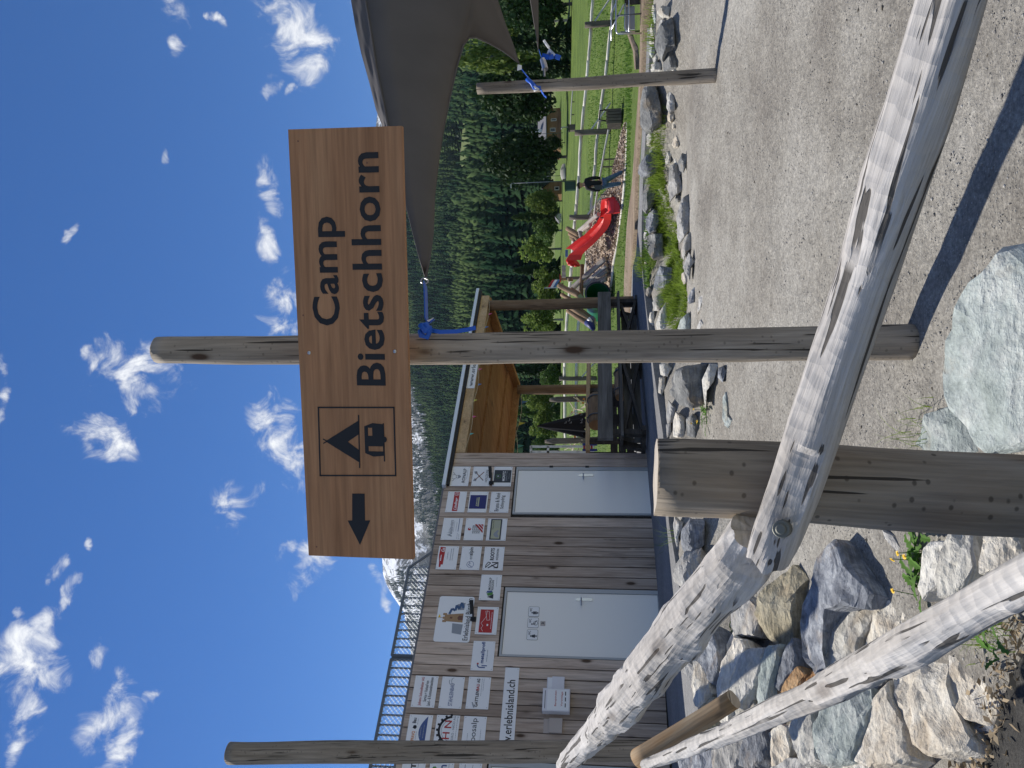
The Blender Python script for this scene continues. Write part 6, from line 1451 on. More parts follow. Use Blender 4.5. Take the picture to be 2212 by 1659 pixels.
    m.add(ring(0, rr) + ring(1.6, rr), [(i, (i + 1) % 28, 28 + (i + 1) % 28, 28 + i) for i in range(28)] + [tuple(28 + i for i in range(28))]); obj('pipe', m, M['tunnel'], root, True)
    m = MB(); m.add(ring(-.03, rr - .02) + ring(-.04, rr + .05) + ring(.03, rr + .05), [(i + o, (i + 1) % 28 + o, 28 + (i + 1) % 28 + o, 28 + i + o) for o in (0, 28) for i in range(28)]); obj('rim', m, M['tunnelrim'], root, True)
playground()

def meadow_fence():
    yf = lambda Y: lerp_tab([(-60, 29), (165, 30), (450, 32), (700, 37), (960, 41)], Y)
    root = empty('log_fence', aty(1300, 300, 30), 'low log fence of two pale rails crossing the meadow behind the playground', 'fence')
    up = [(1283, -30), (1281, 0), (1277, 60), (1271, 130), (1268, 165), (1262, 230), (1256, 290), (1251, 380), (1245.5, 440), (1242, 475), (1235, 575), (1229, 650), (1223, 717), (1220, 790), (1221, 860), (1221.5, 945)]
    lo = [(1327, -30), (1325, 0), (1319, 65), (1312, 130), (1308, 165), (1299, 225), (1290, 300), (1286, 356), (1280, 409), (1277, 455), (1268, 560), (1258, 640), (1250, 700), (1246, 790), (1245, 870), (1247, 950)]
    for line in (up, lo):
        for i, (a, b) in enumerate(zip(line[:-1], line[1:])):
            log_px('rail', [(a[0], a[1], 7.2, yf(a[1])), ((a[0] + b[0]) / 2 + random.uniform(-.8, .8), (a[1] + b[1]) / 2, 7.4, yf((a[1] + b[1]) / 2)), (b[0], b[1] + 1, 6.6, yf(b[1]))], 'fencewood', parent=root, seed=i + int(line[0][0]), seg=9, step=.35)
    for v, Y in ((1263, 54), (1241.5, 287), (1230, 470), (1218, 655), (1208, 818)):
        p = aty(v, Y, yf(Y) - .18); g = meadowz(p.x, p.y); log('post', [(p.x, p.y, g - .1), (p.x, p.y, p.z)], [.115, .11], 'fencepost', root, int(Y), 12, .3)
        q = Vector((p.x + .9, p.y - .6, g)); log('brace', [q, Vector((p.x + .08, p.y - .1, g + .75))], [.035, .035], 'fencewood', root, int(Y) + 3, 8, .4)
    r2 = empty('log_pole_fence', aty(1305, 330, 27), 'second pair of pale poles leaning along the lower fence rail', 'fence')
    for i, st in enumerate(([(1319, 258, 4.5, 28.5), (1305, 332, 4.6, 28.6), (1294, 392, 4.6, 28.8)], [(1293, 395, 4.5, 28.7), (1287, 440, 4.4, 29), (1283, 472, 4.3, 29.3)])):
        log_px('pole', st, 'fencewood', parent=r2, seed=90 + i, seg=9, step=.35)
    for Y in (344, 360, 420, 470):
        p = aty(1297, Y, 28.7); g = meadowz(p.x, p.y); m = MB(); m.tube([(p.x, p.y + .05, g - .1), (p.x, p.y + .05, p.z)], .03, 8); obj('stake', m, M['fencepost'], r2)
    p0, p1 = aty(1237.5, 190, 72), aty(1232.5, 274, 72); r3 = empty('thin_rail_fence', p0, 'thin pale rail far out on the meadow left of the leaning post', 'fence')
    log('rail', [p0, p0.lerp(p1, .5) + Vector((0, 0, .03)), p1], [.06, .06, .055], 'fencewood', r3, 7, 8, .5)
    for t in (.02, .35, .68, .97):
        p = p0.lerp(p1, t); m = MB(); m.tube([(p.x, p.y + .1, meadowz(p.x, p.y) - .1), (p.x, p.y + .1, p.z + .05)], .05, 7); obj('post', m, M['fencepost'], r3)
meadow_fence()

def climbing_net():
    y = 22.; root = empty('climbing_net', aty(1268, 890, y), 'tangled cream rope climbing net strung between grey pointed posts', 'climbing net')
    for v, Y, w, d in ((1187, 862, 13, .4), (1177, 952, 13.5, -.4)):
        log_px('post', [(1300, Y - 2, w, y + d), (1240, Y, w, y + d), (v + 6, Y + 1, w * .95, y + d), (v, Y + 2, w * .5, y + d)], 'fencepost', parent=root, seed=int(Y), seg=12, step=.2)
    rd = random.Random(3); m = MB(); o_ = MB()
    for i in range(46):
        Y0 = rd.uniform(832, 974); v0 = rd.uniform(1228, 1268); an = rd.choice((.7, -.75, 1.2, -1.1, .2)) + rd.uniform(-.2, .2); L_ = rd.uniform(14, 34)
        p, q = aty(v0, Y0, y + rd.uniform(-.6, .6)), aty(min(1276, v0 + L_ * math.sin(an)), Y0 + L_ * math.cos(an), y + rd.uniform(-.6, .6))
        c = p.lerp(q, .5) + Vector((0, 0, -.05)); m.tube([p, c, q], .014, 5)
        if i % 3 == 0: o_.tube([p + Vector((0, 0, .03)), p - Vector((0, 0, .03))], .03, 6)
    tag(obj('ropes', m, M['rope'], root), kind='stuff'); obj('connectors', o_, M['orange'], root)
    r = empty('swing_gantry', aty(1165, 970, 21), 'pale rectangular wooden play frame at the hut corner beyond the net', 'play gantry'); m = MB()
    for a, b in (((1147, 963), (1147, 985)), ((1184, 964), (1184, 985)), ((1147, 964.5), (1284, 964.5)), ((1147, 976), (1284, 976))): m.beam(aty(*a, 21), aty(*b, 21), .06, .06)
    obj('frame', m, M['fencewood'], r)
    r = empty('play_ladder', aty(1272, 965, 20), 'small red and blue ladder seat at the hut corner', 'ladder'); m = MB()
    for Y in (960, 972): m.beam(aty(1258, Y, 20), aty(1290, Y, 20), .06, .06)
    obj('side_rail', m, M['bluepaint'], r); m = MB()
    for v in (1262, 1270, 1278): m.beam(aty(v, 958, 20), aty(v, 974, 20), .05, .05)
    obj('rung', m, M['redpaint'], r)
climbing_net()

def metal_table():
    y = 12.9; root = empty('table_frame', aty(1395, 40, y), 'bare tubular metal table frame with a grey panel at the edge of the sand', 'table frame')
    A = lambda v, Y, d=0.: aty(v, Y, y + d)
    for pts, r, mt, nm in (([(1321, 88, .3), (1320.5, 30, .3), (1336, -6, .1)], .014, 'steel', 'top_tube'), ([(1331, -20), (1331, 66), (1333, 71), (1337, 73), (1392, 72)], .014, 'steel', 'frame_tube'), ([(1321, 64, .3), (1348, 10, .1)], .014, 'steel', 'diagonal_tube'),
                           ([(1351, 8, .2), (1350, 60, .2), (1353, 67, .2), (1372, 69, .2)], .014, 'steel', 'seat_tube'), ([(1359, -20), (1359, 73)], .012, 'steel', 'cross_tube'), ([(1333, 34), (1390, 29)], .014, 'railmetal', 'leg'), ([(1333, -14), (1390, -16)], .014, 'railmetal', 'leg'), ([(1340, 70, .5), (1382, 67, .6)], .014, 'railmetal', 'leg')):
        m = MB(); m.tube([A(*p) for p in pts], r, 8); obj(nm, m, M[mt], root, True)
    m = MB(); a, b = A(1352, 64, .25), A(1371, 13, .25); m.box((a.x, a.y, b.z), (b.x, a.y + .03, a.z)); obj('grey_panel', m, M['greyink'], root)
    m = MB(); a, b = A(1349, 10, .2), A(1388, -25, .2); m.box((a.x, a.y, b.z), (b.x, a.y + .03, a.z)); obj('dark_panel', m, M['dark'], root)
    r = empty('wooden_bin', aty(1341, 250, 27), 'square dark wooden planter box on the meadow before the fence', 'planter'); m = MB(); a, b = aty(1310, 268, 27), aty(1341, 233, 27)
    for i in range(5):
        x0 = a.x + (b.x - a.x) * i / 5; m = MB(); m.box((x0 + .008, 27, b.z - .02), (x0 + (b.x - a.x) / 5 - .008, 27.05, a.z + .01 * (i % 2))); obj('plank', m, M['fencepost'], r)
    m = MB(); m.box((a.x, 27.05, b.z), (b.x, 27.6, a.z - .03)); obj('box', m, M['dark'], r)
    m = MB(); p = aty(1300, 250, 27.3); m.tube([(p.x - .2, 27.3, a.z - .05), (p.x - .15, 27.3, a.z + .25), (p.x + .2, 27.35, a.z + .22), (p.x + .2, 27.3, a.z)], .03, 6); obj('handle_bar', m, M['black'], r, True)
metal_table()

def person():
    y = 25.2; z2 = lambda x, y_: (1042.2 + .1488 * x, 329.1 + .1488 * y_); A = lambda x, yy, d=0.: aty(*z2(x, yy), y + d)
    foot = A(2085, 330); root = empty('person', foot, 'person in a black jacket and blue jeans seen from behind beside the slide', 'person')
    def skin(name, nodes, edges, mat, sub=2, rootv=0):
        me = bpy.data.meshes.new(name); me.from_pydata([n[0] for n in nodes], edges, []); o = bpy.data.objects.new(name, me); COL.objects.link(o)
        s = o.modifiers.new('skin', 'SKIN'); s.use_smooth_shade = True
        for v, n in zip(me.skin_vertices[0].data, nodes):
            r = n[1]; v.radius = r if isinstance(r, tuple) else (r, r); v.use_root = False
        me.skin_vertices[0].data[rootv].use_root = True
        sb = o.modifiers.new('sub', 'SUBSURF'); sb.levels = sb.render_levels = sub; me.materials.append(M[mat]); adopt(o, root); return o
    pel, wa, ch, nk = A(1735, 450), A(1650, 452), A(1540, 458, -.02), A(1468, 470)
    sl_, sr = A(1525, 522), A(1510, 395); el, er = A(1625, 548, -.05), A(1620, 368, -.05); hl, hr = A(1722, 535, .05), A(1722, 392, .08)
    hipl, hipr = A(1770, 485), A(1765, 418); kl, kr = A(1905, 468, .0), A(1905, 348, .05); al, ar = A(2035, 440), A(2050, 268); tl, tr = A(2052, 420, .14), A(2092, 240, .12)
    hd = A(1420, 478); tp = A(1385, 480)
    # the body itself
    nd = [(pel, .10), (wa, .10), (ch, .12), (nk, .05), (A(1440, 475), .065), (hd, .105), (tp, .07), (sl_, .05), (el, .04), (hl, .032), (sr, .05), (er, .04), (hr, .032), (hipl, .08), (kl, .055), (al, .036), (tl, .03), (hipr, .08), (kr, .055), (ar, .036), (tr, .03)]
    skin('body', nd, [(0, 1), (1, 2), (2, 3), (3, 4), (4, 5), (5, 6), (2, 7), (7, 8), (8, 9), (2, 10), (10, 11), (11, 12), (0, 13), (13, 14), (14, 15), (15, 16), (0, 17), (17, 18), (18, 19), (19, 20)], 'skin')
    skin('jacket', [(A(1755, 450), (.15, .11)), (wa, (.12, .10)), (ch, (.11, .10)), (A(1478, 466), (.07, .065)), (sl_, .075), (el, .062), (A(1715, 546), .048), (sr, .075), (er, .062), (A(1715, 372), .048)], [(0, 1), (1, 2), (2, 3), (2, 4), (4, 5), (5, 6), (2, 7), (7, 8), (8, 9)], 'jacket')
    m = MB(); P = [A(1612, 478, -.2), A(1735, 470, -.2), A(1740, 543, -.16), A(1640, 545, -.16)]; m.add(P, [(0, 1, 2, 3)]); o = obj('jacket_panel', m, M['jacketgrey'], root); sm = o.modifiers.new('t', 'SOLIDIFY'); sm.thickness = .02
    skin('jeans', [(A(1742, 450), (.145, .12)), (hipl, .105), (kl, .078), (A(2020, 445), .06), (hipr, .105), (kr, .078), (A(2040, 275), .06)], [(0, 1), (1, 2), (2, 3), (0, 4), (4, 5), (5, 6)], 'denim')
    for a, b, c in ((al, tl, 0), (ar, tr, 1)):
        skin('shoe', [(a + Vector((0, -.04, -.03)), (.05, .045)), (a.lerp(b, .6) + Vector((0, 0, -.02)), (.05, .04)), (b + Vector((0, .03, -.01)), (.04, .03))], [(0, 1), (1, 2)], 'shoe')
    skin('hair', [(A(1422, 481, -.02), .115), (A(1398, 482, -.01), .125), (A(1378, 482, .02), .09)], [(0, 1), (1, 2)], 'hair')
    for s_ in (-1, 1):
        m = MB(); m.tube([A(1420, 480 + s_ * 33, .0), A(1436, 480 + s_ * 34, .0)], .018, 7); obj('ear', m, M['skin'], root, True)
    f = MB(); f.tube([hd + Vector((0, .08, 0)), hd + Vector((0, .115, -.02))], [.018, .012], 6); obj('nose', f, M['skin'], root, True)
    return root
person()

# ------------------------------------------------------------------ village edge beyond the meadow
def gable(name, label, v_roof, v_eave, v_base, Yl, Yr, y, wall, roof, deep=5., over=.5, win=(), ridge_x=True, chim=None):
    a, b = aty(v_eave, Yl, y), aty(v_base, Yr, y); zr = aty(v_roof, (Yl + Yr) / 2, y).z; x0, x1, ze, z0 = a.x, b.x, a.z, b.z - 1.2
    root = empty(name, ((x0 + x1) / 2, y + deep / 2, z0), label, 'house')
    m = MB()
    if ridge_x:
        m.box((x0, y, z0), (x1, y + deep, ze)); obj('wall', m, M[wall], root)
        m = MB(); yc = y + deep / 2; vs = []
        for x in (x0 - over, x1 + over): vs += [(x, y - over, ze - .1), (x, yc, zr), (x, y + deep + over, ze - .1), (x, y - over, ze + .05), (x, yc, zr + .15), (x, y + deep + over, ze + .05)]
        m.add(vs, [(0, 1, 4, 3), (1, 2, 5, 4), (7, 6, 9, 10), (8, 7, 10, 11), (0, 6, 7, 1), (1, 7, 8, 2), (3, 4, 10, 9), (4, 5, 11, 10), (0, 3, 9, 6), (2, 8, 11, 5)]); rf = obj('roof', m, M[roof], root)
    else:
        xc = (x0 + x1) / 2; m.add([(x0, y, z0), (x1, y, z0), (x1, y, ze), (xc, y, zr), (x0, y, ze), (x0, y + deep, z0), (x1, y + deep, z0), (x1, y + deep, ze), (xc, y + deep, zr), (x0, y + deep, ze)], [(0, 1, 2, 3, 4), (9, 8, 7, 6, 5), (0, 4, 9, 5), (1, 6, 7, 2)]); obj('wall', m, M[wall], root)
        m = MB(); vs = []; ox = (x1 - x0) * .16; oz = (zr - ze) * .3
        for yy in (y - over, y + deep + over): vs += [(x0 - ox, yy, ze - oz), (xc, yy, zr + .05), (x1 + ox, yy, ze - oz), (x0 - ox, yy, ze - oz + .15), (xc, yy, zr + .2), (x1 + ox, yy, ze - oz + .15)]
        m.add(vs, [(0, 1, 4, 3), (1, 2, 5, 4), (7, 6, 9, 10), (8, 7, 10, 11), (0, 6, 7, 1), (1, 7, 8, 2), (3, 9, 10, 4), (4, 10, 11, 5), (0, 3, 9, 6), (2, 8, 11, 5)]); rf = obj('roof', m, M[roof], root)
    for v0, Y0, v1, Y1 in win:
        p, q = aty(v0, Y0, y), aty(v1, Y1, y); m = MB(); m.box((p.x, y - .06, q.z), (q.x, y + .02, p.z)); w = obj('window', m, M['fencewood'], root); m = MB(); m.box((p.x + .1, y - .075, q.z + .1), (q.x - .1, y - .062, p.z - .1)); obj('pane', m, M['window'], w)
    if chim:
        p, q = aty(chim[0], chim[1], y + 1.5), aty(chim[2], chim[3], y + 1.5); m = MB(); m.box((p.x, y + 1.4, q.z - .5), (q.x, y + 2.4, p.z)); obj('chimney', m, M['plaster'], rf)
    return root
gable('chalet', 'wooden chalet with grey roof and dormer between two dark round trees', 1160, 1181, 1214, 320, 240, 128, 'chalet', 'roofgrey', 7, .7, ((1188, 312, 1200, 303), (1188, 285, 1200, 276), (1190, 262, 1202, 256)), True, (1148, 287, 1166, 279))
gable('cabin', 'small brown wooden cabin with dark gable roof behind the green cabinet', 1172, 1190, 1220, 420, 391, 122, 'chalet', 'dark', 5, .3, ((1198, 411, 1208, 403),), False)
gable('hut', 'tiny pale hut at the far meadow edge behind the log stack', 1201, 1206, 1217, 474, 461, 125, 'plaster', 'roofgrey', 2.5, .2, ((1209, 470, 1213, 466),), False)
gable('house', 'dark timber house half hidden by trees at the left meadow edge', 1176, 1190, 1212, 252, 233, 135, 'chalet', 'dark', 6, .5, ((1195, 247, 1204, 241),), False)
m = MB(); a, b = aty(1210.5, 390, 100), aty(1217, 357, 100)
vs = [];
for i in range(9):
    x = a.x + (b.x - a.x) * i / 8; hgt = (a.z - b.z) * math.sin(math.pi * (i + .6) / 9.2) ** .6; vs += [(x, 99.2, b.z - .3), (x, 99.4, b.z + hgt * .7), (x, 100, b.z + hgt), (x, 100.9, b.z + hgt * .6), (x, 101.1, b.z - .3)]
m.add(vs, [(i * 5 + k, (i + 1) * 5 + k, (i + 1) * 5 + k + 1, i * 5 + k + 1) for i in range(8) for k in range(4)]); tag(obj('covered_heap', m, M['kerb'], smooth=True), 'low white covered heap at the far meadow edge under the dark tree', 'heap')
def lamp(v0, v1, Y, y, label):
    p = aty(v0, Y, y); g = meadowz(p.x, y); root = empty('street_lamp', (p.x, y, g), label, 'street lamp')
    m = MB(); m.tube([(p.x, y, g), (p.x, y, (g + p.z) / 2), (p.x, y, p.z)], [.05, .04, .03], 8); obj('pole', m, M['railmetal'], root, True)
    m = MB(); m.tube([(p.x, y, p.z), (p.x - .25, y, p.z + .1)], .03, 6); m.box((p.x - .42, y - .1, p.z + .05), (p.x - .1, y + .1, p.z + .13)); obj('lamp_head', m, M['galv'], root)
lamp(1106, 1240, 396, 70, 'tall street lamp rising behind the person from the green cabinet')
lamp(1176, 1216, 381, 118, 'short street lamp with white head by the brown cabin')
lamp(1133, 1213, 291, 112, 'street lamp standing in front of the grey-roofed chalet')
def cabinet():
    a, b = aty(1221.5, 410, 69), aty(1241, 391.5, 69); root = empty('green_cabinet', ((a.x + b.x) / 2, 69, b.z), 'dark green metal cabinet on the meadow above the person', 'cabinet')
    m = MB(); m.box((a.x, 69, b.z - .4), (b.x, 69.5, a.z)); obj('body', m, M['dkgreen'], root); m = MB(); m.box((a.x - .05, 68.93, a.z), (b.x + .05, 69.57, a.z + .07)); obj('lid', m, M['dkgreen'], root)
    for k in (0, 1):
        m = MB(); w = (b.x - a.x) / 2; m.box((a.x + w * k + .02, 68.97, b.z + .02), (a.x + w * (k + 1) - .02, 69, a.z - .03)); obj('door', m, M['dkgreen'], root)
    a, b = aty(1229, 281, 70), aty(1243, 268, 70); root = empty('meter_box', ((a.x + b.x) / 2, 70, b.z), 'small dark box with a short pipe on the far meadow', 'box')
    m = MB(); m.box((a.x, 70, b.z - .4), (b.x, 70.5, a.z)); obj('body', m, M['fencepost'], root); m = MB(); m.box((a.x - .04, 69.95, a.z), (b.x + .04, 70.55, a.z + .06)); obj('lid', m, M['dark'], root)
    m = MB(); p = aty(1214, 275, 70.2); m.tube([(p.x, 70.2, a.z), (p.x, 70.2, p.z), (p.x - .15, 70.2, p.z + .05)], .05, 8); obj('pipe', m, M['galv'], root, True)
    # flag and bird box near the climber
    y = 34.; p = aty(1181, 622, y); g = meadowz(p.x, y); root = empty('flag_pole', (p.x, y, g), 'thin pole with a small red, white and pale blue flag behind the log stack', 'flag')
    m = MB(); m.tube([(p.x, y, g), (p.x, y, p.z + .1)], .022, 6); obj('pole', m, M['galv'], root)
    for k, c in enumerate(('red', 'white', 'blueflag')):
        mm = MB(); vs = []
        for i in range(6):
            x = p.x - .02 - .075 * i * (-1); dy = .05 * math.sin(i * 1.3); vs += [(x, y + dy, p.z - .12 * k - .05 * i), (x, y + dy, p.z - .12 * (k + 1) - .05 * i)]
        mm.add(vs, [(2 * i, 2 * i + 2, 2 * i + 3, 2 * i + 1) for i in range(5)]); obj('flag_stripe', mm, M[c], root)
    p = aty(1211, 605, y - 1); q = aty(1222, 600, y - 1); root = empty('bird_box', (p.x, y - 1, meadowz(p.x, y - 1)), 'reddish bird box on a grey post behind the log stack', 'bird box')
    m = MB(); m.box((p.x, y - 1, q.z), (q.x + .1, y - .8, p.z)); obj('box', m, M['chalet'], root); m = MB(); m.beam((p.x + .08, y - .9, meadowz(p.x, y - 1)), (p.x + .08, y - .9, q.z), .16, .12, (1, 0, 0)); obj('post', m, M['fencepost'], root); m = MB(); m.box((p.x - .05, y - 1.05, p.z), (q.x + .15, y - .75, p.z + .04)); obj('roof', m, M['red'], root)
cabinet()

# ------------------------------------------------------------------ near trees
def quad(vs, fs, c, u, v): b = len(vs); vs += [c - u - v, c + u - v, c + u + v, c - u + v]; fs.append((b, b + 1, b + 2, b + 3))
def crown(kind, seed):
    r = random.Random(seed); vs, fs = [], []
    rv = lambda: Vector((r.gauss(0, 1), r.gauss(0, 1), r.gauss(0, 1))).normalized()
    if kind == 'spruce':
        for _ in range(3000):
            z = r.random() ** 1.25 * .94 + .05; a = r.uniform(0, 6.283); lay = .8 + .2 * math.sin(z * 46 + 1.3 * math.sin(a * 2)); rm = (1 - z) ** .8 * .40 * lay + .012; q = rm * r.uniform(.25, 1) ** .5
            c = Vector((q * math.cos(a), q * math.sin(a), z - .10 * q)); o = Vector((math.cos(a), math.sin(a), -.45)).normalized(); s = r.uniform(.014, .032); quad(vs, fs, c, o * s * 1.6, (rv() * s * .7))
    else:
        nc, per, cr = {'round': (72, 78, .16), 'loose': (44, 62, .12)}[kind]
        for _ in range(nc):
            d = rv(); e = r.uniform(.45, .95) if kind == 'round' else r.uniform(.3, 1.0)
            w = .40 if kind == 'round' else .36
            c0 = Vector((d.x * w * e, d.y * w * e, .56 + d.z * .42 * e)); 
            if kind == 'round': c0.x *= 1.06 - .5 * max(0, c0.z - .5); c0.y *= 1.06 - .5 * max(0, c0.z - .5)
            q = cr * r.uniform(.6, 1.15)
            for _ in range(per):
                p = c0 + rv() * q * r.uniform(.4, 1) ** .6; s = r.uniform(.012, .026); u = rv() * s; v = u.cross(rv()).normalized() * s * .8; quad(vs, fs, p, u, v)
    m = MB(); m.add(vs, fs); return m.mesh('crown')
CR = {}
def tree_proto(kind, mat, seed):
    k = (kind, mat, seed)
    if k not in CR:
        me = crown(kind, seed); me.materials.append(M[mat]); r = random.Random(seed); t = MB()
        top = .92 if kind == 'spruce' else .72
        t.tube([(0, 0, -.06), (.006, .004, .2), (-.004, .008, .45), (.004, 0, top)], [.026, .022, .016, .004], 8)
        for i in range(9):
            z = r.uniform(.18, top * .85); a = r.uniform(0, 6.28); L = r.uniform(.14, .3) * (1 - z * .6); t.tube([(0, 0, z), (math.cos(a) * L * .5, math.sin(a) * L * .5, z + L * .25), (math.cos(a) * L, math.sin(a) * L, z + L * .5)], [.009, .006, .002], 5, 0, False)
        tm = t.mesh('trunk'); tm.materials.append(M['birch' if kind == 'loose' else 'trunk']); CR[k] = (me, tm)
    return CR[k]
LB = {('round', 'lf_dark'): 'dense dark green rounded tree', ('spruce', 'lf_dark'): 'dark narrow spruce', ('spruce', 'lf_mid'): 'mid-green pointed conifer', ('loose', 'lf_mid'): 'loose mid-green broadleaf tree', ('loose', 'lf_light'): 'fresh yellow-green airy tree', ('round', 'lf_light'): 'bright yellow-green rounded bush', ('round', 'lf_mid'): 'mid-green rounded bush'}
def tree(vt, Y, w, y, kind, mat, where, sd_=0):
    p = aty(vt, Y, y); g = meadowz(p.x, y) - .1; H = p.z - g; rr = w / FPX * y / (.84 if kind == 'round' else .72 if kind == 'loose' else .78)
    root = empty('tree', (p.x, y, g), LB[(kind, mat)] + ' ' + where, 'tree', 'trees beyond the meadow'); me, tm = tree_proto(kind, mat, sd_)
    S = Matrix.Translation((p.x, y, g)) @ Matrix.Rotation(Y * .7, 4, 'Z') @ Matrix.Diagonal((rr, rr, H, 1))
    for nm, d in (('crown', me), ('trunk', tm)):
        o = bpy.data.objects.new(nm, d); COL.objects.link(o); o.matrix_basis = S; adopt(o, root)
for a in [(1032, 200, 142, 98, 'round', 'lf_dark', 'behind the leaning post', 1), (1044, 347, 112, 98, 'round', 'lf_dark', 'between the chalet and the street lamp', 2), (1178, 310, 34, 105, 'round', 'lf_dark', 'hugging the chalet corner', 1),
          (978, 128, 84, 92, 'loose', 'lf_light', 'under the curved sail edge', 3), (990, 60, 85, 88, 'loose', 'lf_light', 'under the sail flap', 4), (1020, -20, 110, 84, 'loose', 'lf_mid', 'at the frame edge beyond the sail', 5), (1062, 20, 120, 80, 'round', 'lf_dark', 'above the metal table frame', 2), (1085, 95, 90, 82, 'spruce', 'lf_dark', 'behind the printed cloth', 6), (1110, 150, 60, 84, 'spruce', 'lf_dark', 'just right of the leaning post', 7),
          (1138, 437, 52, 118, 'round', 'lf_light', 'right of the brown cabin', 1), (1105, 470, 50, 140, 'spruce', 'lf_mid', 'above the tiny hut', 6), (1150, 500, 62, 118, 'loose', 'lf_mid', 'behind the slide bottom', 3), (1122, 540, 74, 124, 'loose', 'lf_light', 'behind the slide middle', 4), (1108, 585, 56, 132, 'spruce', 'lf_dark', 'behind the slide top', 7), (1150, 618, 80, 112, 'loose', 'lf_light', 'behind the small flag', 5),
          (1118, 655, 54, 130, 'spruce', 'lf_mid', 'behind the pavilion corner post', 6), (1128, 692, 76, 112, 'loose', 'lf_light', 'between pavilion corner post and sign post', 4), (1100, 725, 60, 130, 'spruce', 'lf_dark', 'hidden partly by the sign post', 7), (1100, 800, 56, 130, 'spruce', 'lf_dark', 'left of the sign post under the pavilion roof', 6), (1166, 815, 52, 108, 'round', 'lf_mid', 'beside the pavilion back post', 2), (1126, 868, 56, 116, 'loose', 'lf_light', 'behind the first pointed net post', 3), (1098, 890, 48, 135, 'spruce', 'lf_mid', 'above the black parasol', 6), (1142, 920, 70, 116, 'loose', 'lf_light', 'behind the black parasol', 5), (1150, 965, 52, 112, 'loose', 'lf_mid', 'at the hut corner', 3)]:
    tree(*a)

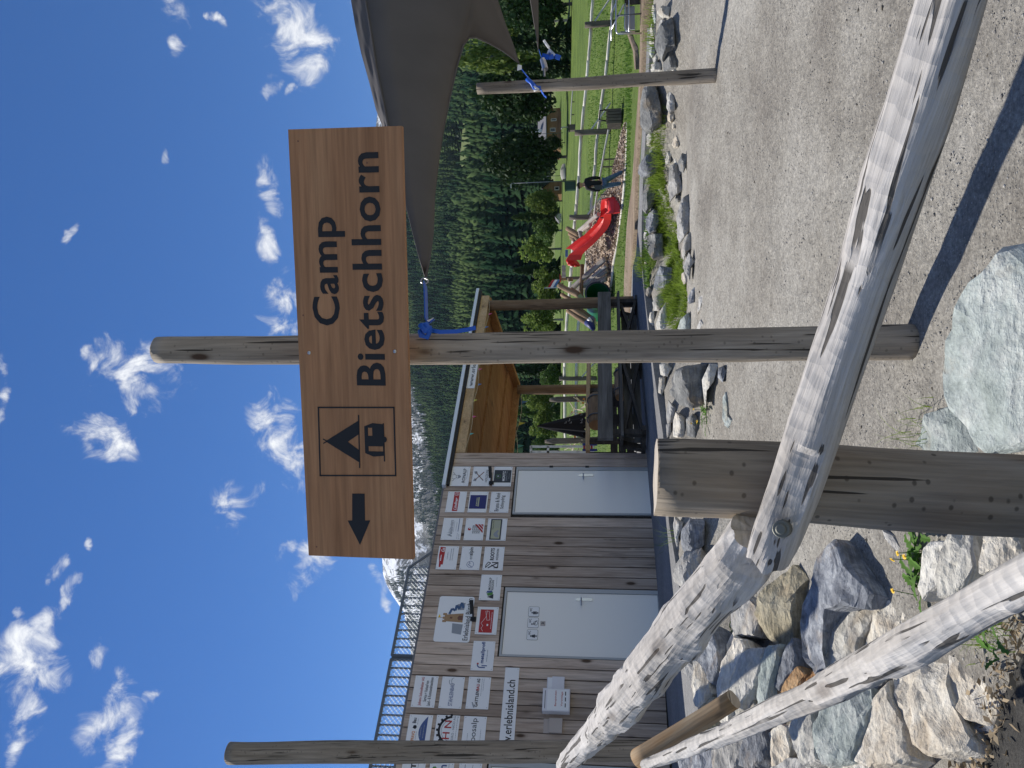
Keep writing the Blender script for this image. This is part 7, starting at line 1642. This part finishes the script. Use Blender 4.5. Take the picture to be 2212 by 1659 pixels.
# ------------------------------------------------------------------ plants, grass, small ground detail
def blade(mb, p, h, lean, w, a, seg=3):
    d = Vector((math.cos(a), math.sin(a), 0)); s = Vector((-d.y, d.x, 0)) * w; vs = []
    for i in range(seg + 1):
        t = i / seg; c = p + Vector((0, 0, h * (t - .25 * lean * t * t))) + d * lean * h * t * t; q = s * (1 - t) + s * .05; vs += [c - q, c + q]
    mb.add(vs, [(2 * i, 2 * i + 1, 2 * i + 3, 2 * i + 2) for i in range(seg)])
def near_grass():
    rd = random.Random(9); mb = MB()
    poly = [gnd(*p) for p in r4([(440, 60), (520, 100), (545, 250), (570, 450), (620, 600), (650, 900), (690, 1050), (730, 1300), (720, 1500), (620, 1650), (540, 1500), (560, 1300), (600, 1150), (530, 980), (490, 750), (450, 450), (400, 300), (430, 200)])]
    pp = [(p.x, p.y) for p in poly]; x0, x1, y0, y1 = min(p[0] for p in pp), max(p[0] for p in pp), min(p[1] for p in pp), max(p[1] for p in pp); n = 0
    while n < 230:
        x, y = rd.uniform(x0, x1), rd.uniform(y0, y1)
        if not inpoly(x, y, pp): continue
        n += 1; hh = rd.uniform(.05, .15) * (1 + .8 * mn.noise(Vector((x * 2.5, y * 2.5, 0)))); cr = rd.uniform(.03, .09)
        for _ in range(rd.randrange(16, 40)):
            a = rd.uniform(0, 6.28); q = cr * rd.random() ** .5; px_, py_ = x + q * math.cos(a), y + q * math.sin(a); blade(mb, Vector((px_, py_, gz(px_, py_) - .005)), hh * rd.uniform(.5, 1.2), rd.uniform(.3, 1.3), rd.uniform(.003, .007), a + rd.gauss(0, .7))
    for px, h in [((270, 330), .16), ((255, 480), .18), ((270, 560), .2), ((300, 640), .14), ((275, 700), .18), ((250, 830), .22), ((265, 880), .22), ((300, 930), .2), ((330, 1010), .26), ((350, 1060), .26), ((310, 1160), .16), ((430, 180), .22), ((470, 110), .24), ((520, 200), .2)]:
        g = gnd(*r4([px])[0]); g.z += .03
        for _ in range(90): blade(mb, g + Vector((rd.gauss(0, .10), rd.gauss(0, .10), 0)), rd.uniform(.5, 1.2) * h, rd.uniform(.3, 1.3), .0045, rd.uniform(0, 6.28), 4)
    for px, k, h in [((350, 1030), 130, .25), ((300, 880), 110, .2), ((285, 560), 110, .18), ((430, 1000), 60, .2), ((300, 330), 60, .16), ((300, 1180), 60, .16), ((640, 1500), 160, .2), ((560, 1350), 160, .24)]:
        g = gnd(*r4([px])[0])
        for _ in range(k): blade(mb, g + Vector((rd.gauss(0, .12), rd.gauss(0, .1), 0)), rd.uniform(.5, 1.2) * h, rd.uniform(.2, 1), .004, rd.uniform(0, 6.28), 4)
    for px, k, h in [((340, 60), 220, .16), ((400, 20), 160, .16), ((410, 250), 140, .18), ((360, 180), 160, .14), ((390, 480), 140, .2), ((470, 1200), 180, .2), ((490, 1390), 200, .2), ((450, 1440), 120, .2), ((510, 1560), 180, .2), ((460, 1600), 120, .2), ((520, 1130), 100, .12)]:
        g = gnd(*r3([px])[0])
        for _ in range(k): blade(mb, g + Vector((rd.gauss(0, .22), rd.gauss(0, .14), 0)), rd.uniform(.5, 1.2) * h, rd.uniform(.2, 1), .004, rd.uniform(0, 6.28), 4)
    for v, Y, k, h in [(1462, 1165, 14, .3), (1450, 1180, 8, .35), (2005, 935, 12, .16), (2030, 910, 10, .14), (1985, 945, 10, .2), (1530, 1440, 25, .1), (1560, 1360, 25, .1), (2130, 1368, 40, .1), (2170, 1345, 50, .12), (1495, 1395, 14, .1)]:
        g = gnd(v, Y)
        for _ in range(k): blade(mb, g + Vector((rd.gauss(0, .06), rd.gauss(0, .05), .02)), rd.uniform(.5, 1.2) * h, rd.uniform(.3, 1.2), .0022, rd.uniform(0, 6.28), 4)
    tag(obj('grass', mb, M['blade']), 'fresh long grass growing between the border boulders', 'grass', None, 'stuff')
    mb = MB()
    for _ in range(26000):
        y = 12.2 + 34 * rd.random() ** 1.6; u = rd.uniform(-.12, .56); x = u * y
        if inslab(x, y): continue
        d = ray(1300, 829.5 - FPX * u); v_ = 1309 - (meadowz(x, y) - CZ) / y * FPX; Y = 829.5 - FPX * x / y
        if 11.5 < y < 18 and 1358 < v_ < 1390 and not (rd.random() < .04): continue
        if y < 13 and gz(x, y) > meadowz(x, y) + .1: continue
        blade(mb, Vector((x, y, meadowz(x, y) - .01)), rd.uniform(.05, .13), rd.uniform(.2, .9), .006 + .0006 * y, rd.uniform(0, 6.28), 1)
    tag(obj('meadow_grass', mb, M['meadowblade']), 'short green blades of the mown meadow', 'grass', None, 'stuff')
near_grass()
def dandelion(P, n_leaf, size, flowers, label, seed, tall=.12):
    rd = random.Random(seed); root = empty('dandelion', P, label, 'dandelion')
    for i in range(n_leaf):
        a = rd.uniform(0, 6.28); d = Vector((math.cos(a), math.sin(a), 0)); s = Vector((-d.y, d.x, 0)); L = size * rd.uniform(.6, 1.1); up = rd.uniform(.35, 1.1); o = P + Vector((rd.gauss(0, size * .35), rd.gauss(0, size * .3), 0)); m = MB(); vs = []; n = 9
        for k in range(n + 1):
            t = k / n; w = L * .13 * (math.sin(t * 2.6) ** .8 + .1) * (1 if k % 2 else .5); c = o + d * L * t + Vector((0, 0, L * up * (t - .75 * t * t))); vs += [c - s * w + Vector((0, 0, w * .4)), c, c + s * w + Vector((0, 0, w * .4))]
        m.add(vs, [(3 * k + j, 3 * k + j + 1, 3 * k + j + 4, 3 * k + j + 3) for k in range(n) for j in (0, 1)]); obj('leaf', m, M['dandleaf'], root)
    for i in range(flowers):
        o = P + Vector((rd.gauss(0, size * .5), rd.gauss(0, size * .35), 0)); top = o + Vector((rd.gauss(0, .02), rd.gauss(0, .02), tall * rd.uniform(.7, 1.3))); m = MB(); m.tube([o, top], .0022, 5); st = obj('stem', m, M['dandleaf'], root)
        m = MB(); ax = Vector((rd.gauss(0, .4), rd.gauss(0, .4) - .3, 1)).normalized(); e1 = ax.cross(Vector((1, 0, 0))).normalized(); e2 = ax.cross(e1)
        for k in range(22):
            an = k * 2.4; r_ = .014 * (.5 + .5 * (k % 2)); dd = e1 * math.cos(an) + e2 * math.sin(an); tt = ax.cross(dd) * .0035; q = top + ax * .003 * (2 - k % 2); m.add([q - tt, q + tt, q + dd * r_ + tt + ax * .003, q + dd * r_ - tt + ax * .003], [(0, 1, 2, 3)])
        obj('flower', m, M['yellow'], st)
dandelion(gnd(1528, 888) + Vector((0, 0, .01)), 16, .16, 6, 'dandelion clump with several yellow flowers beside the big split boulder', 1, .14)
q = r7([(1640, 470)])[0]; dandelion(_sandhit(q[0], q[1]) + Vector((0, 0, .01)), 26, .17, 4, 'leafy dandelion with few yellow heads beside the thick post', 2, .12)
q = r7([(2180, 830)])[0]; dandelion(_sandhit(q[0], q[1]) + Vector((0, -.1, .14)), 10, .12, 0, 'flowerless dandelion rosette under the lower rail', 3)
q = r7([(640, 760)])[0]; dandelion(gnd(q[0] - 15, q[1] + 30) + Vector((0, 0, .06)), 6, .09, 0, 'small leaf rosette between the stones under the upper rail', 4)
def gravel():
    rd = random.Random(12); temps = []
    for k in range(4):
        v = []; 
        for p in ((1, 0, 0), (-1, 0, 0), (0, 1, 0), (0, -1, 0), (0, 0, .7), (0, 0, -.5)): v.append([c * rd.uniform(.6, 1.2) for c in p])
        temps.append((np.array(v), np.array([(0, 2, 4), (2, 1, 4), (1, 3, 4), (3, 0, 4), (2, 0, 5), (1, 2, 5), (3, 1, 5), (0, 3, 5)])))
    it = []
    for _ in range(26000):
        y = 2.6 + 7 * rd.random() ** 1.9; x = rd.uniform(-.42, .58) * y
        if edge_dist(x, y) < .3: continue
        s = rd.uniform(.0025, .0065) * (1 + .9 * (rd.random() < .04)); z = sandf(x, y); it.append((rd.randrange(4), x, y, z + s * .1, s, s, rd.uniform(0, 6), 0))
    scatter_mesh('gravel', temps, it, M['pebble'], False, 'stuff', 'fine grit scattered over the grey sand', 'gravel')
    it = []
    clods = []
    for _ in range(60):
        y = rd.uniform(2.8, 10); x = rd.uniform(-.2, .58) * y; s = rd.uniform(.006, .016); it.append((rd.randrange(4), x, y, sandf(x, y), s * 1.3, s, rd.uniform(0, 6), 0))
    scatter_mesh('soil_crumbs', temps, it, M['soil'], False, 'stuff', 'small dark crumbs of soil lying on the sand', 'soil crumbs')
    mb = MB()
    for _ in range(420):
        t = rd.random(); p = r0.lerp(r1 + dr * .6, t) - dr * .3 + nrm * rd.gauss(-.02, .07); p.z = sandz(p.x, p.y) + rd.uniform(.012, .05)
        u = Vector((rd.gauss(0, 1), rd.gauss(0, 1), rd.gauss(0, .5))).normalized() * rd.uniform(.008, .03); v = Vector((rd.gauss(0, 1), rd.gauss(0, 1), rd.gauss(0, .8))).normalized() * rd.uniform(.003, .009)
        mb.add([p - u - v, p + u * .2 - v * 1.6, p + u + v * .2, p + u * .1 + v * 1.4], [(0, 1, 2, 3)])
    tag(obj('dry_leaves', mb, M['dryleaf']), 'dry leaves and straw along the road edge below the stones', 'dry leaves', None, 'stuff')
gravel()

# ------------------------------------------------------------------ thin mountain air
def haze():
    mb = MB(); mb.box((-3600, -60, -12), (3600, 4700, 1350)); m = bpy.data.materials.new('haze_air'); m.use_nodes = True; nt = m.node_tree
    nt.nodes.remove(nt.nodes['Principled BSDF']); v = nt.nodes.new('ShaderNodeVolumePrincipled'); v.inputs['Color'].default_value = (.62, .78, 1, 1); v.inputs['Density'].default_value = 3e-5; v.inputs['Anisotropy'].default_value = .2
    nt.links.new(v.outputs[0], nt.nodes['Material Output'].inputs['Volume'])
    tag(obj('haze', mb, m), 'faint blue mountain air between the meadow and the far slopes', 'haze', None, 'stuff')
haze()
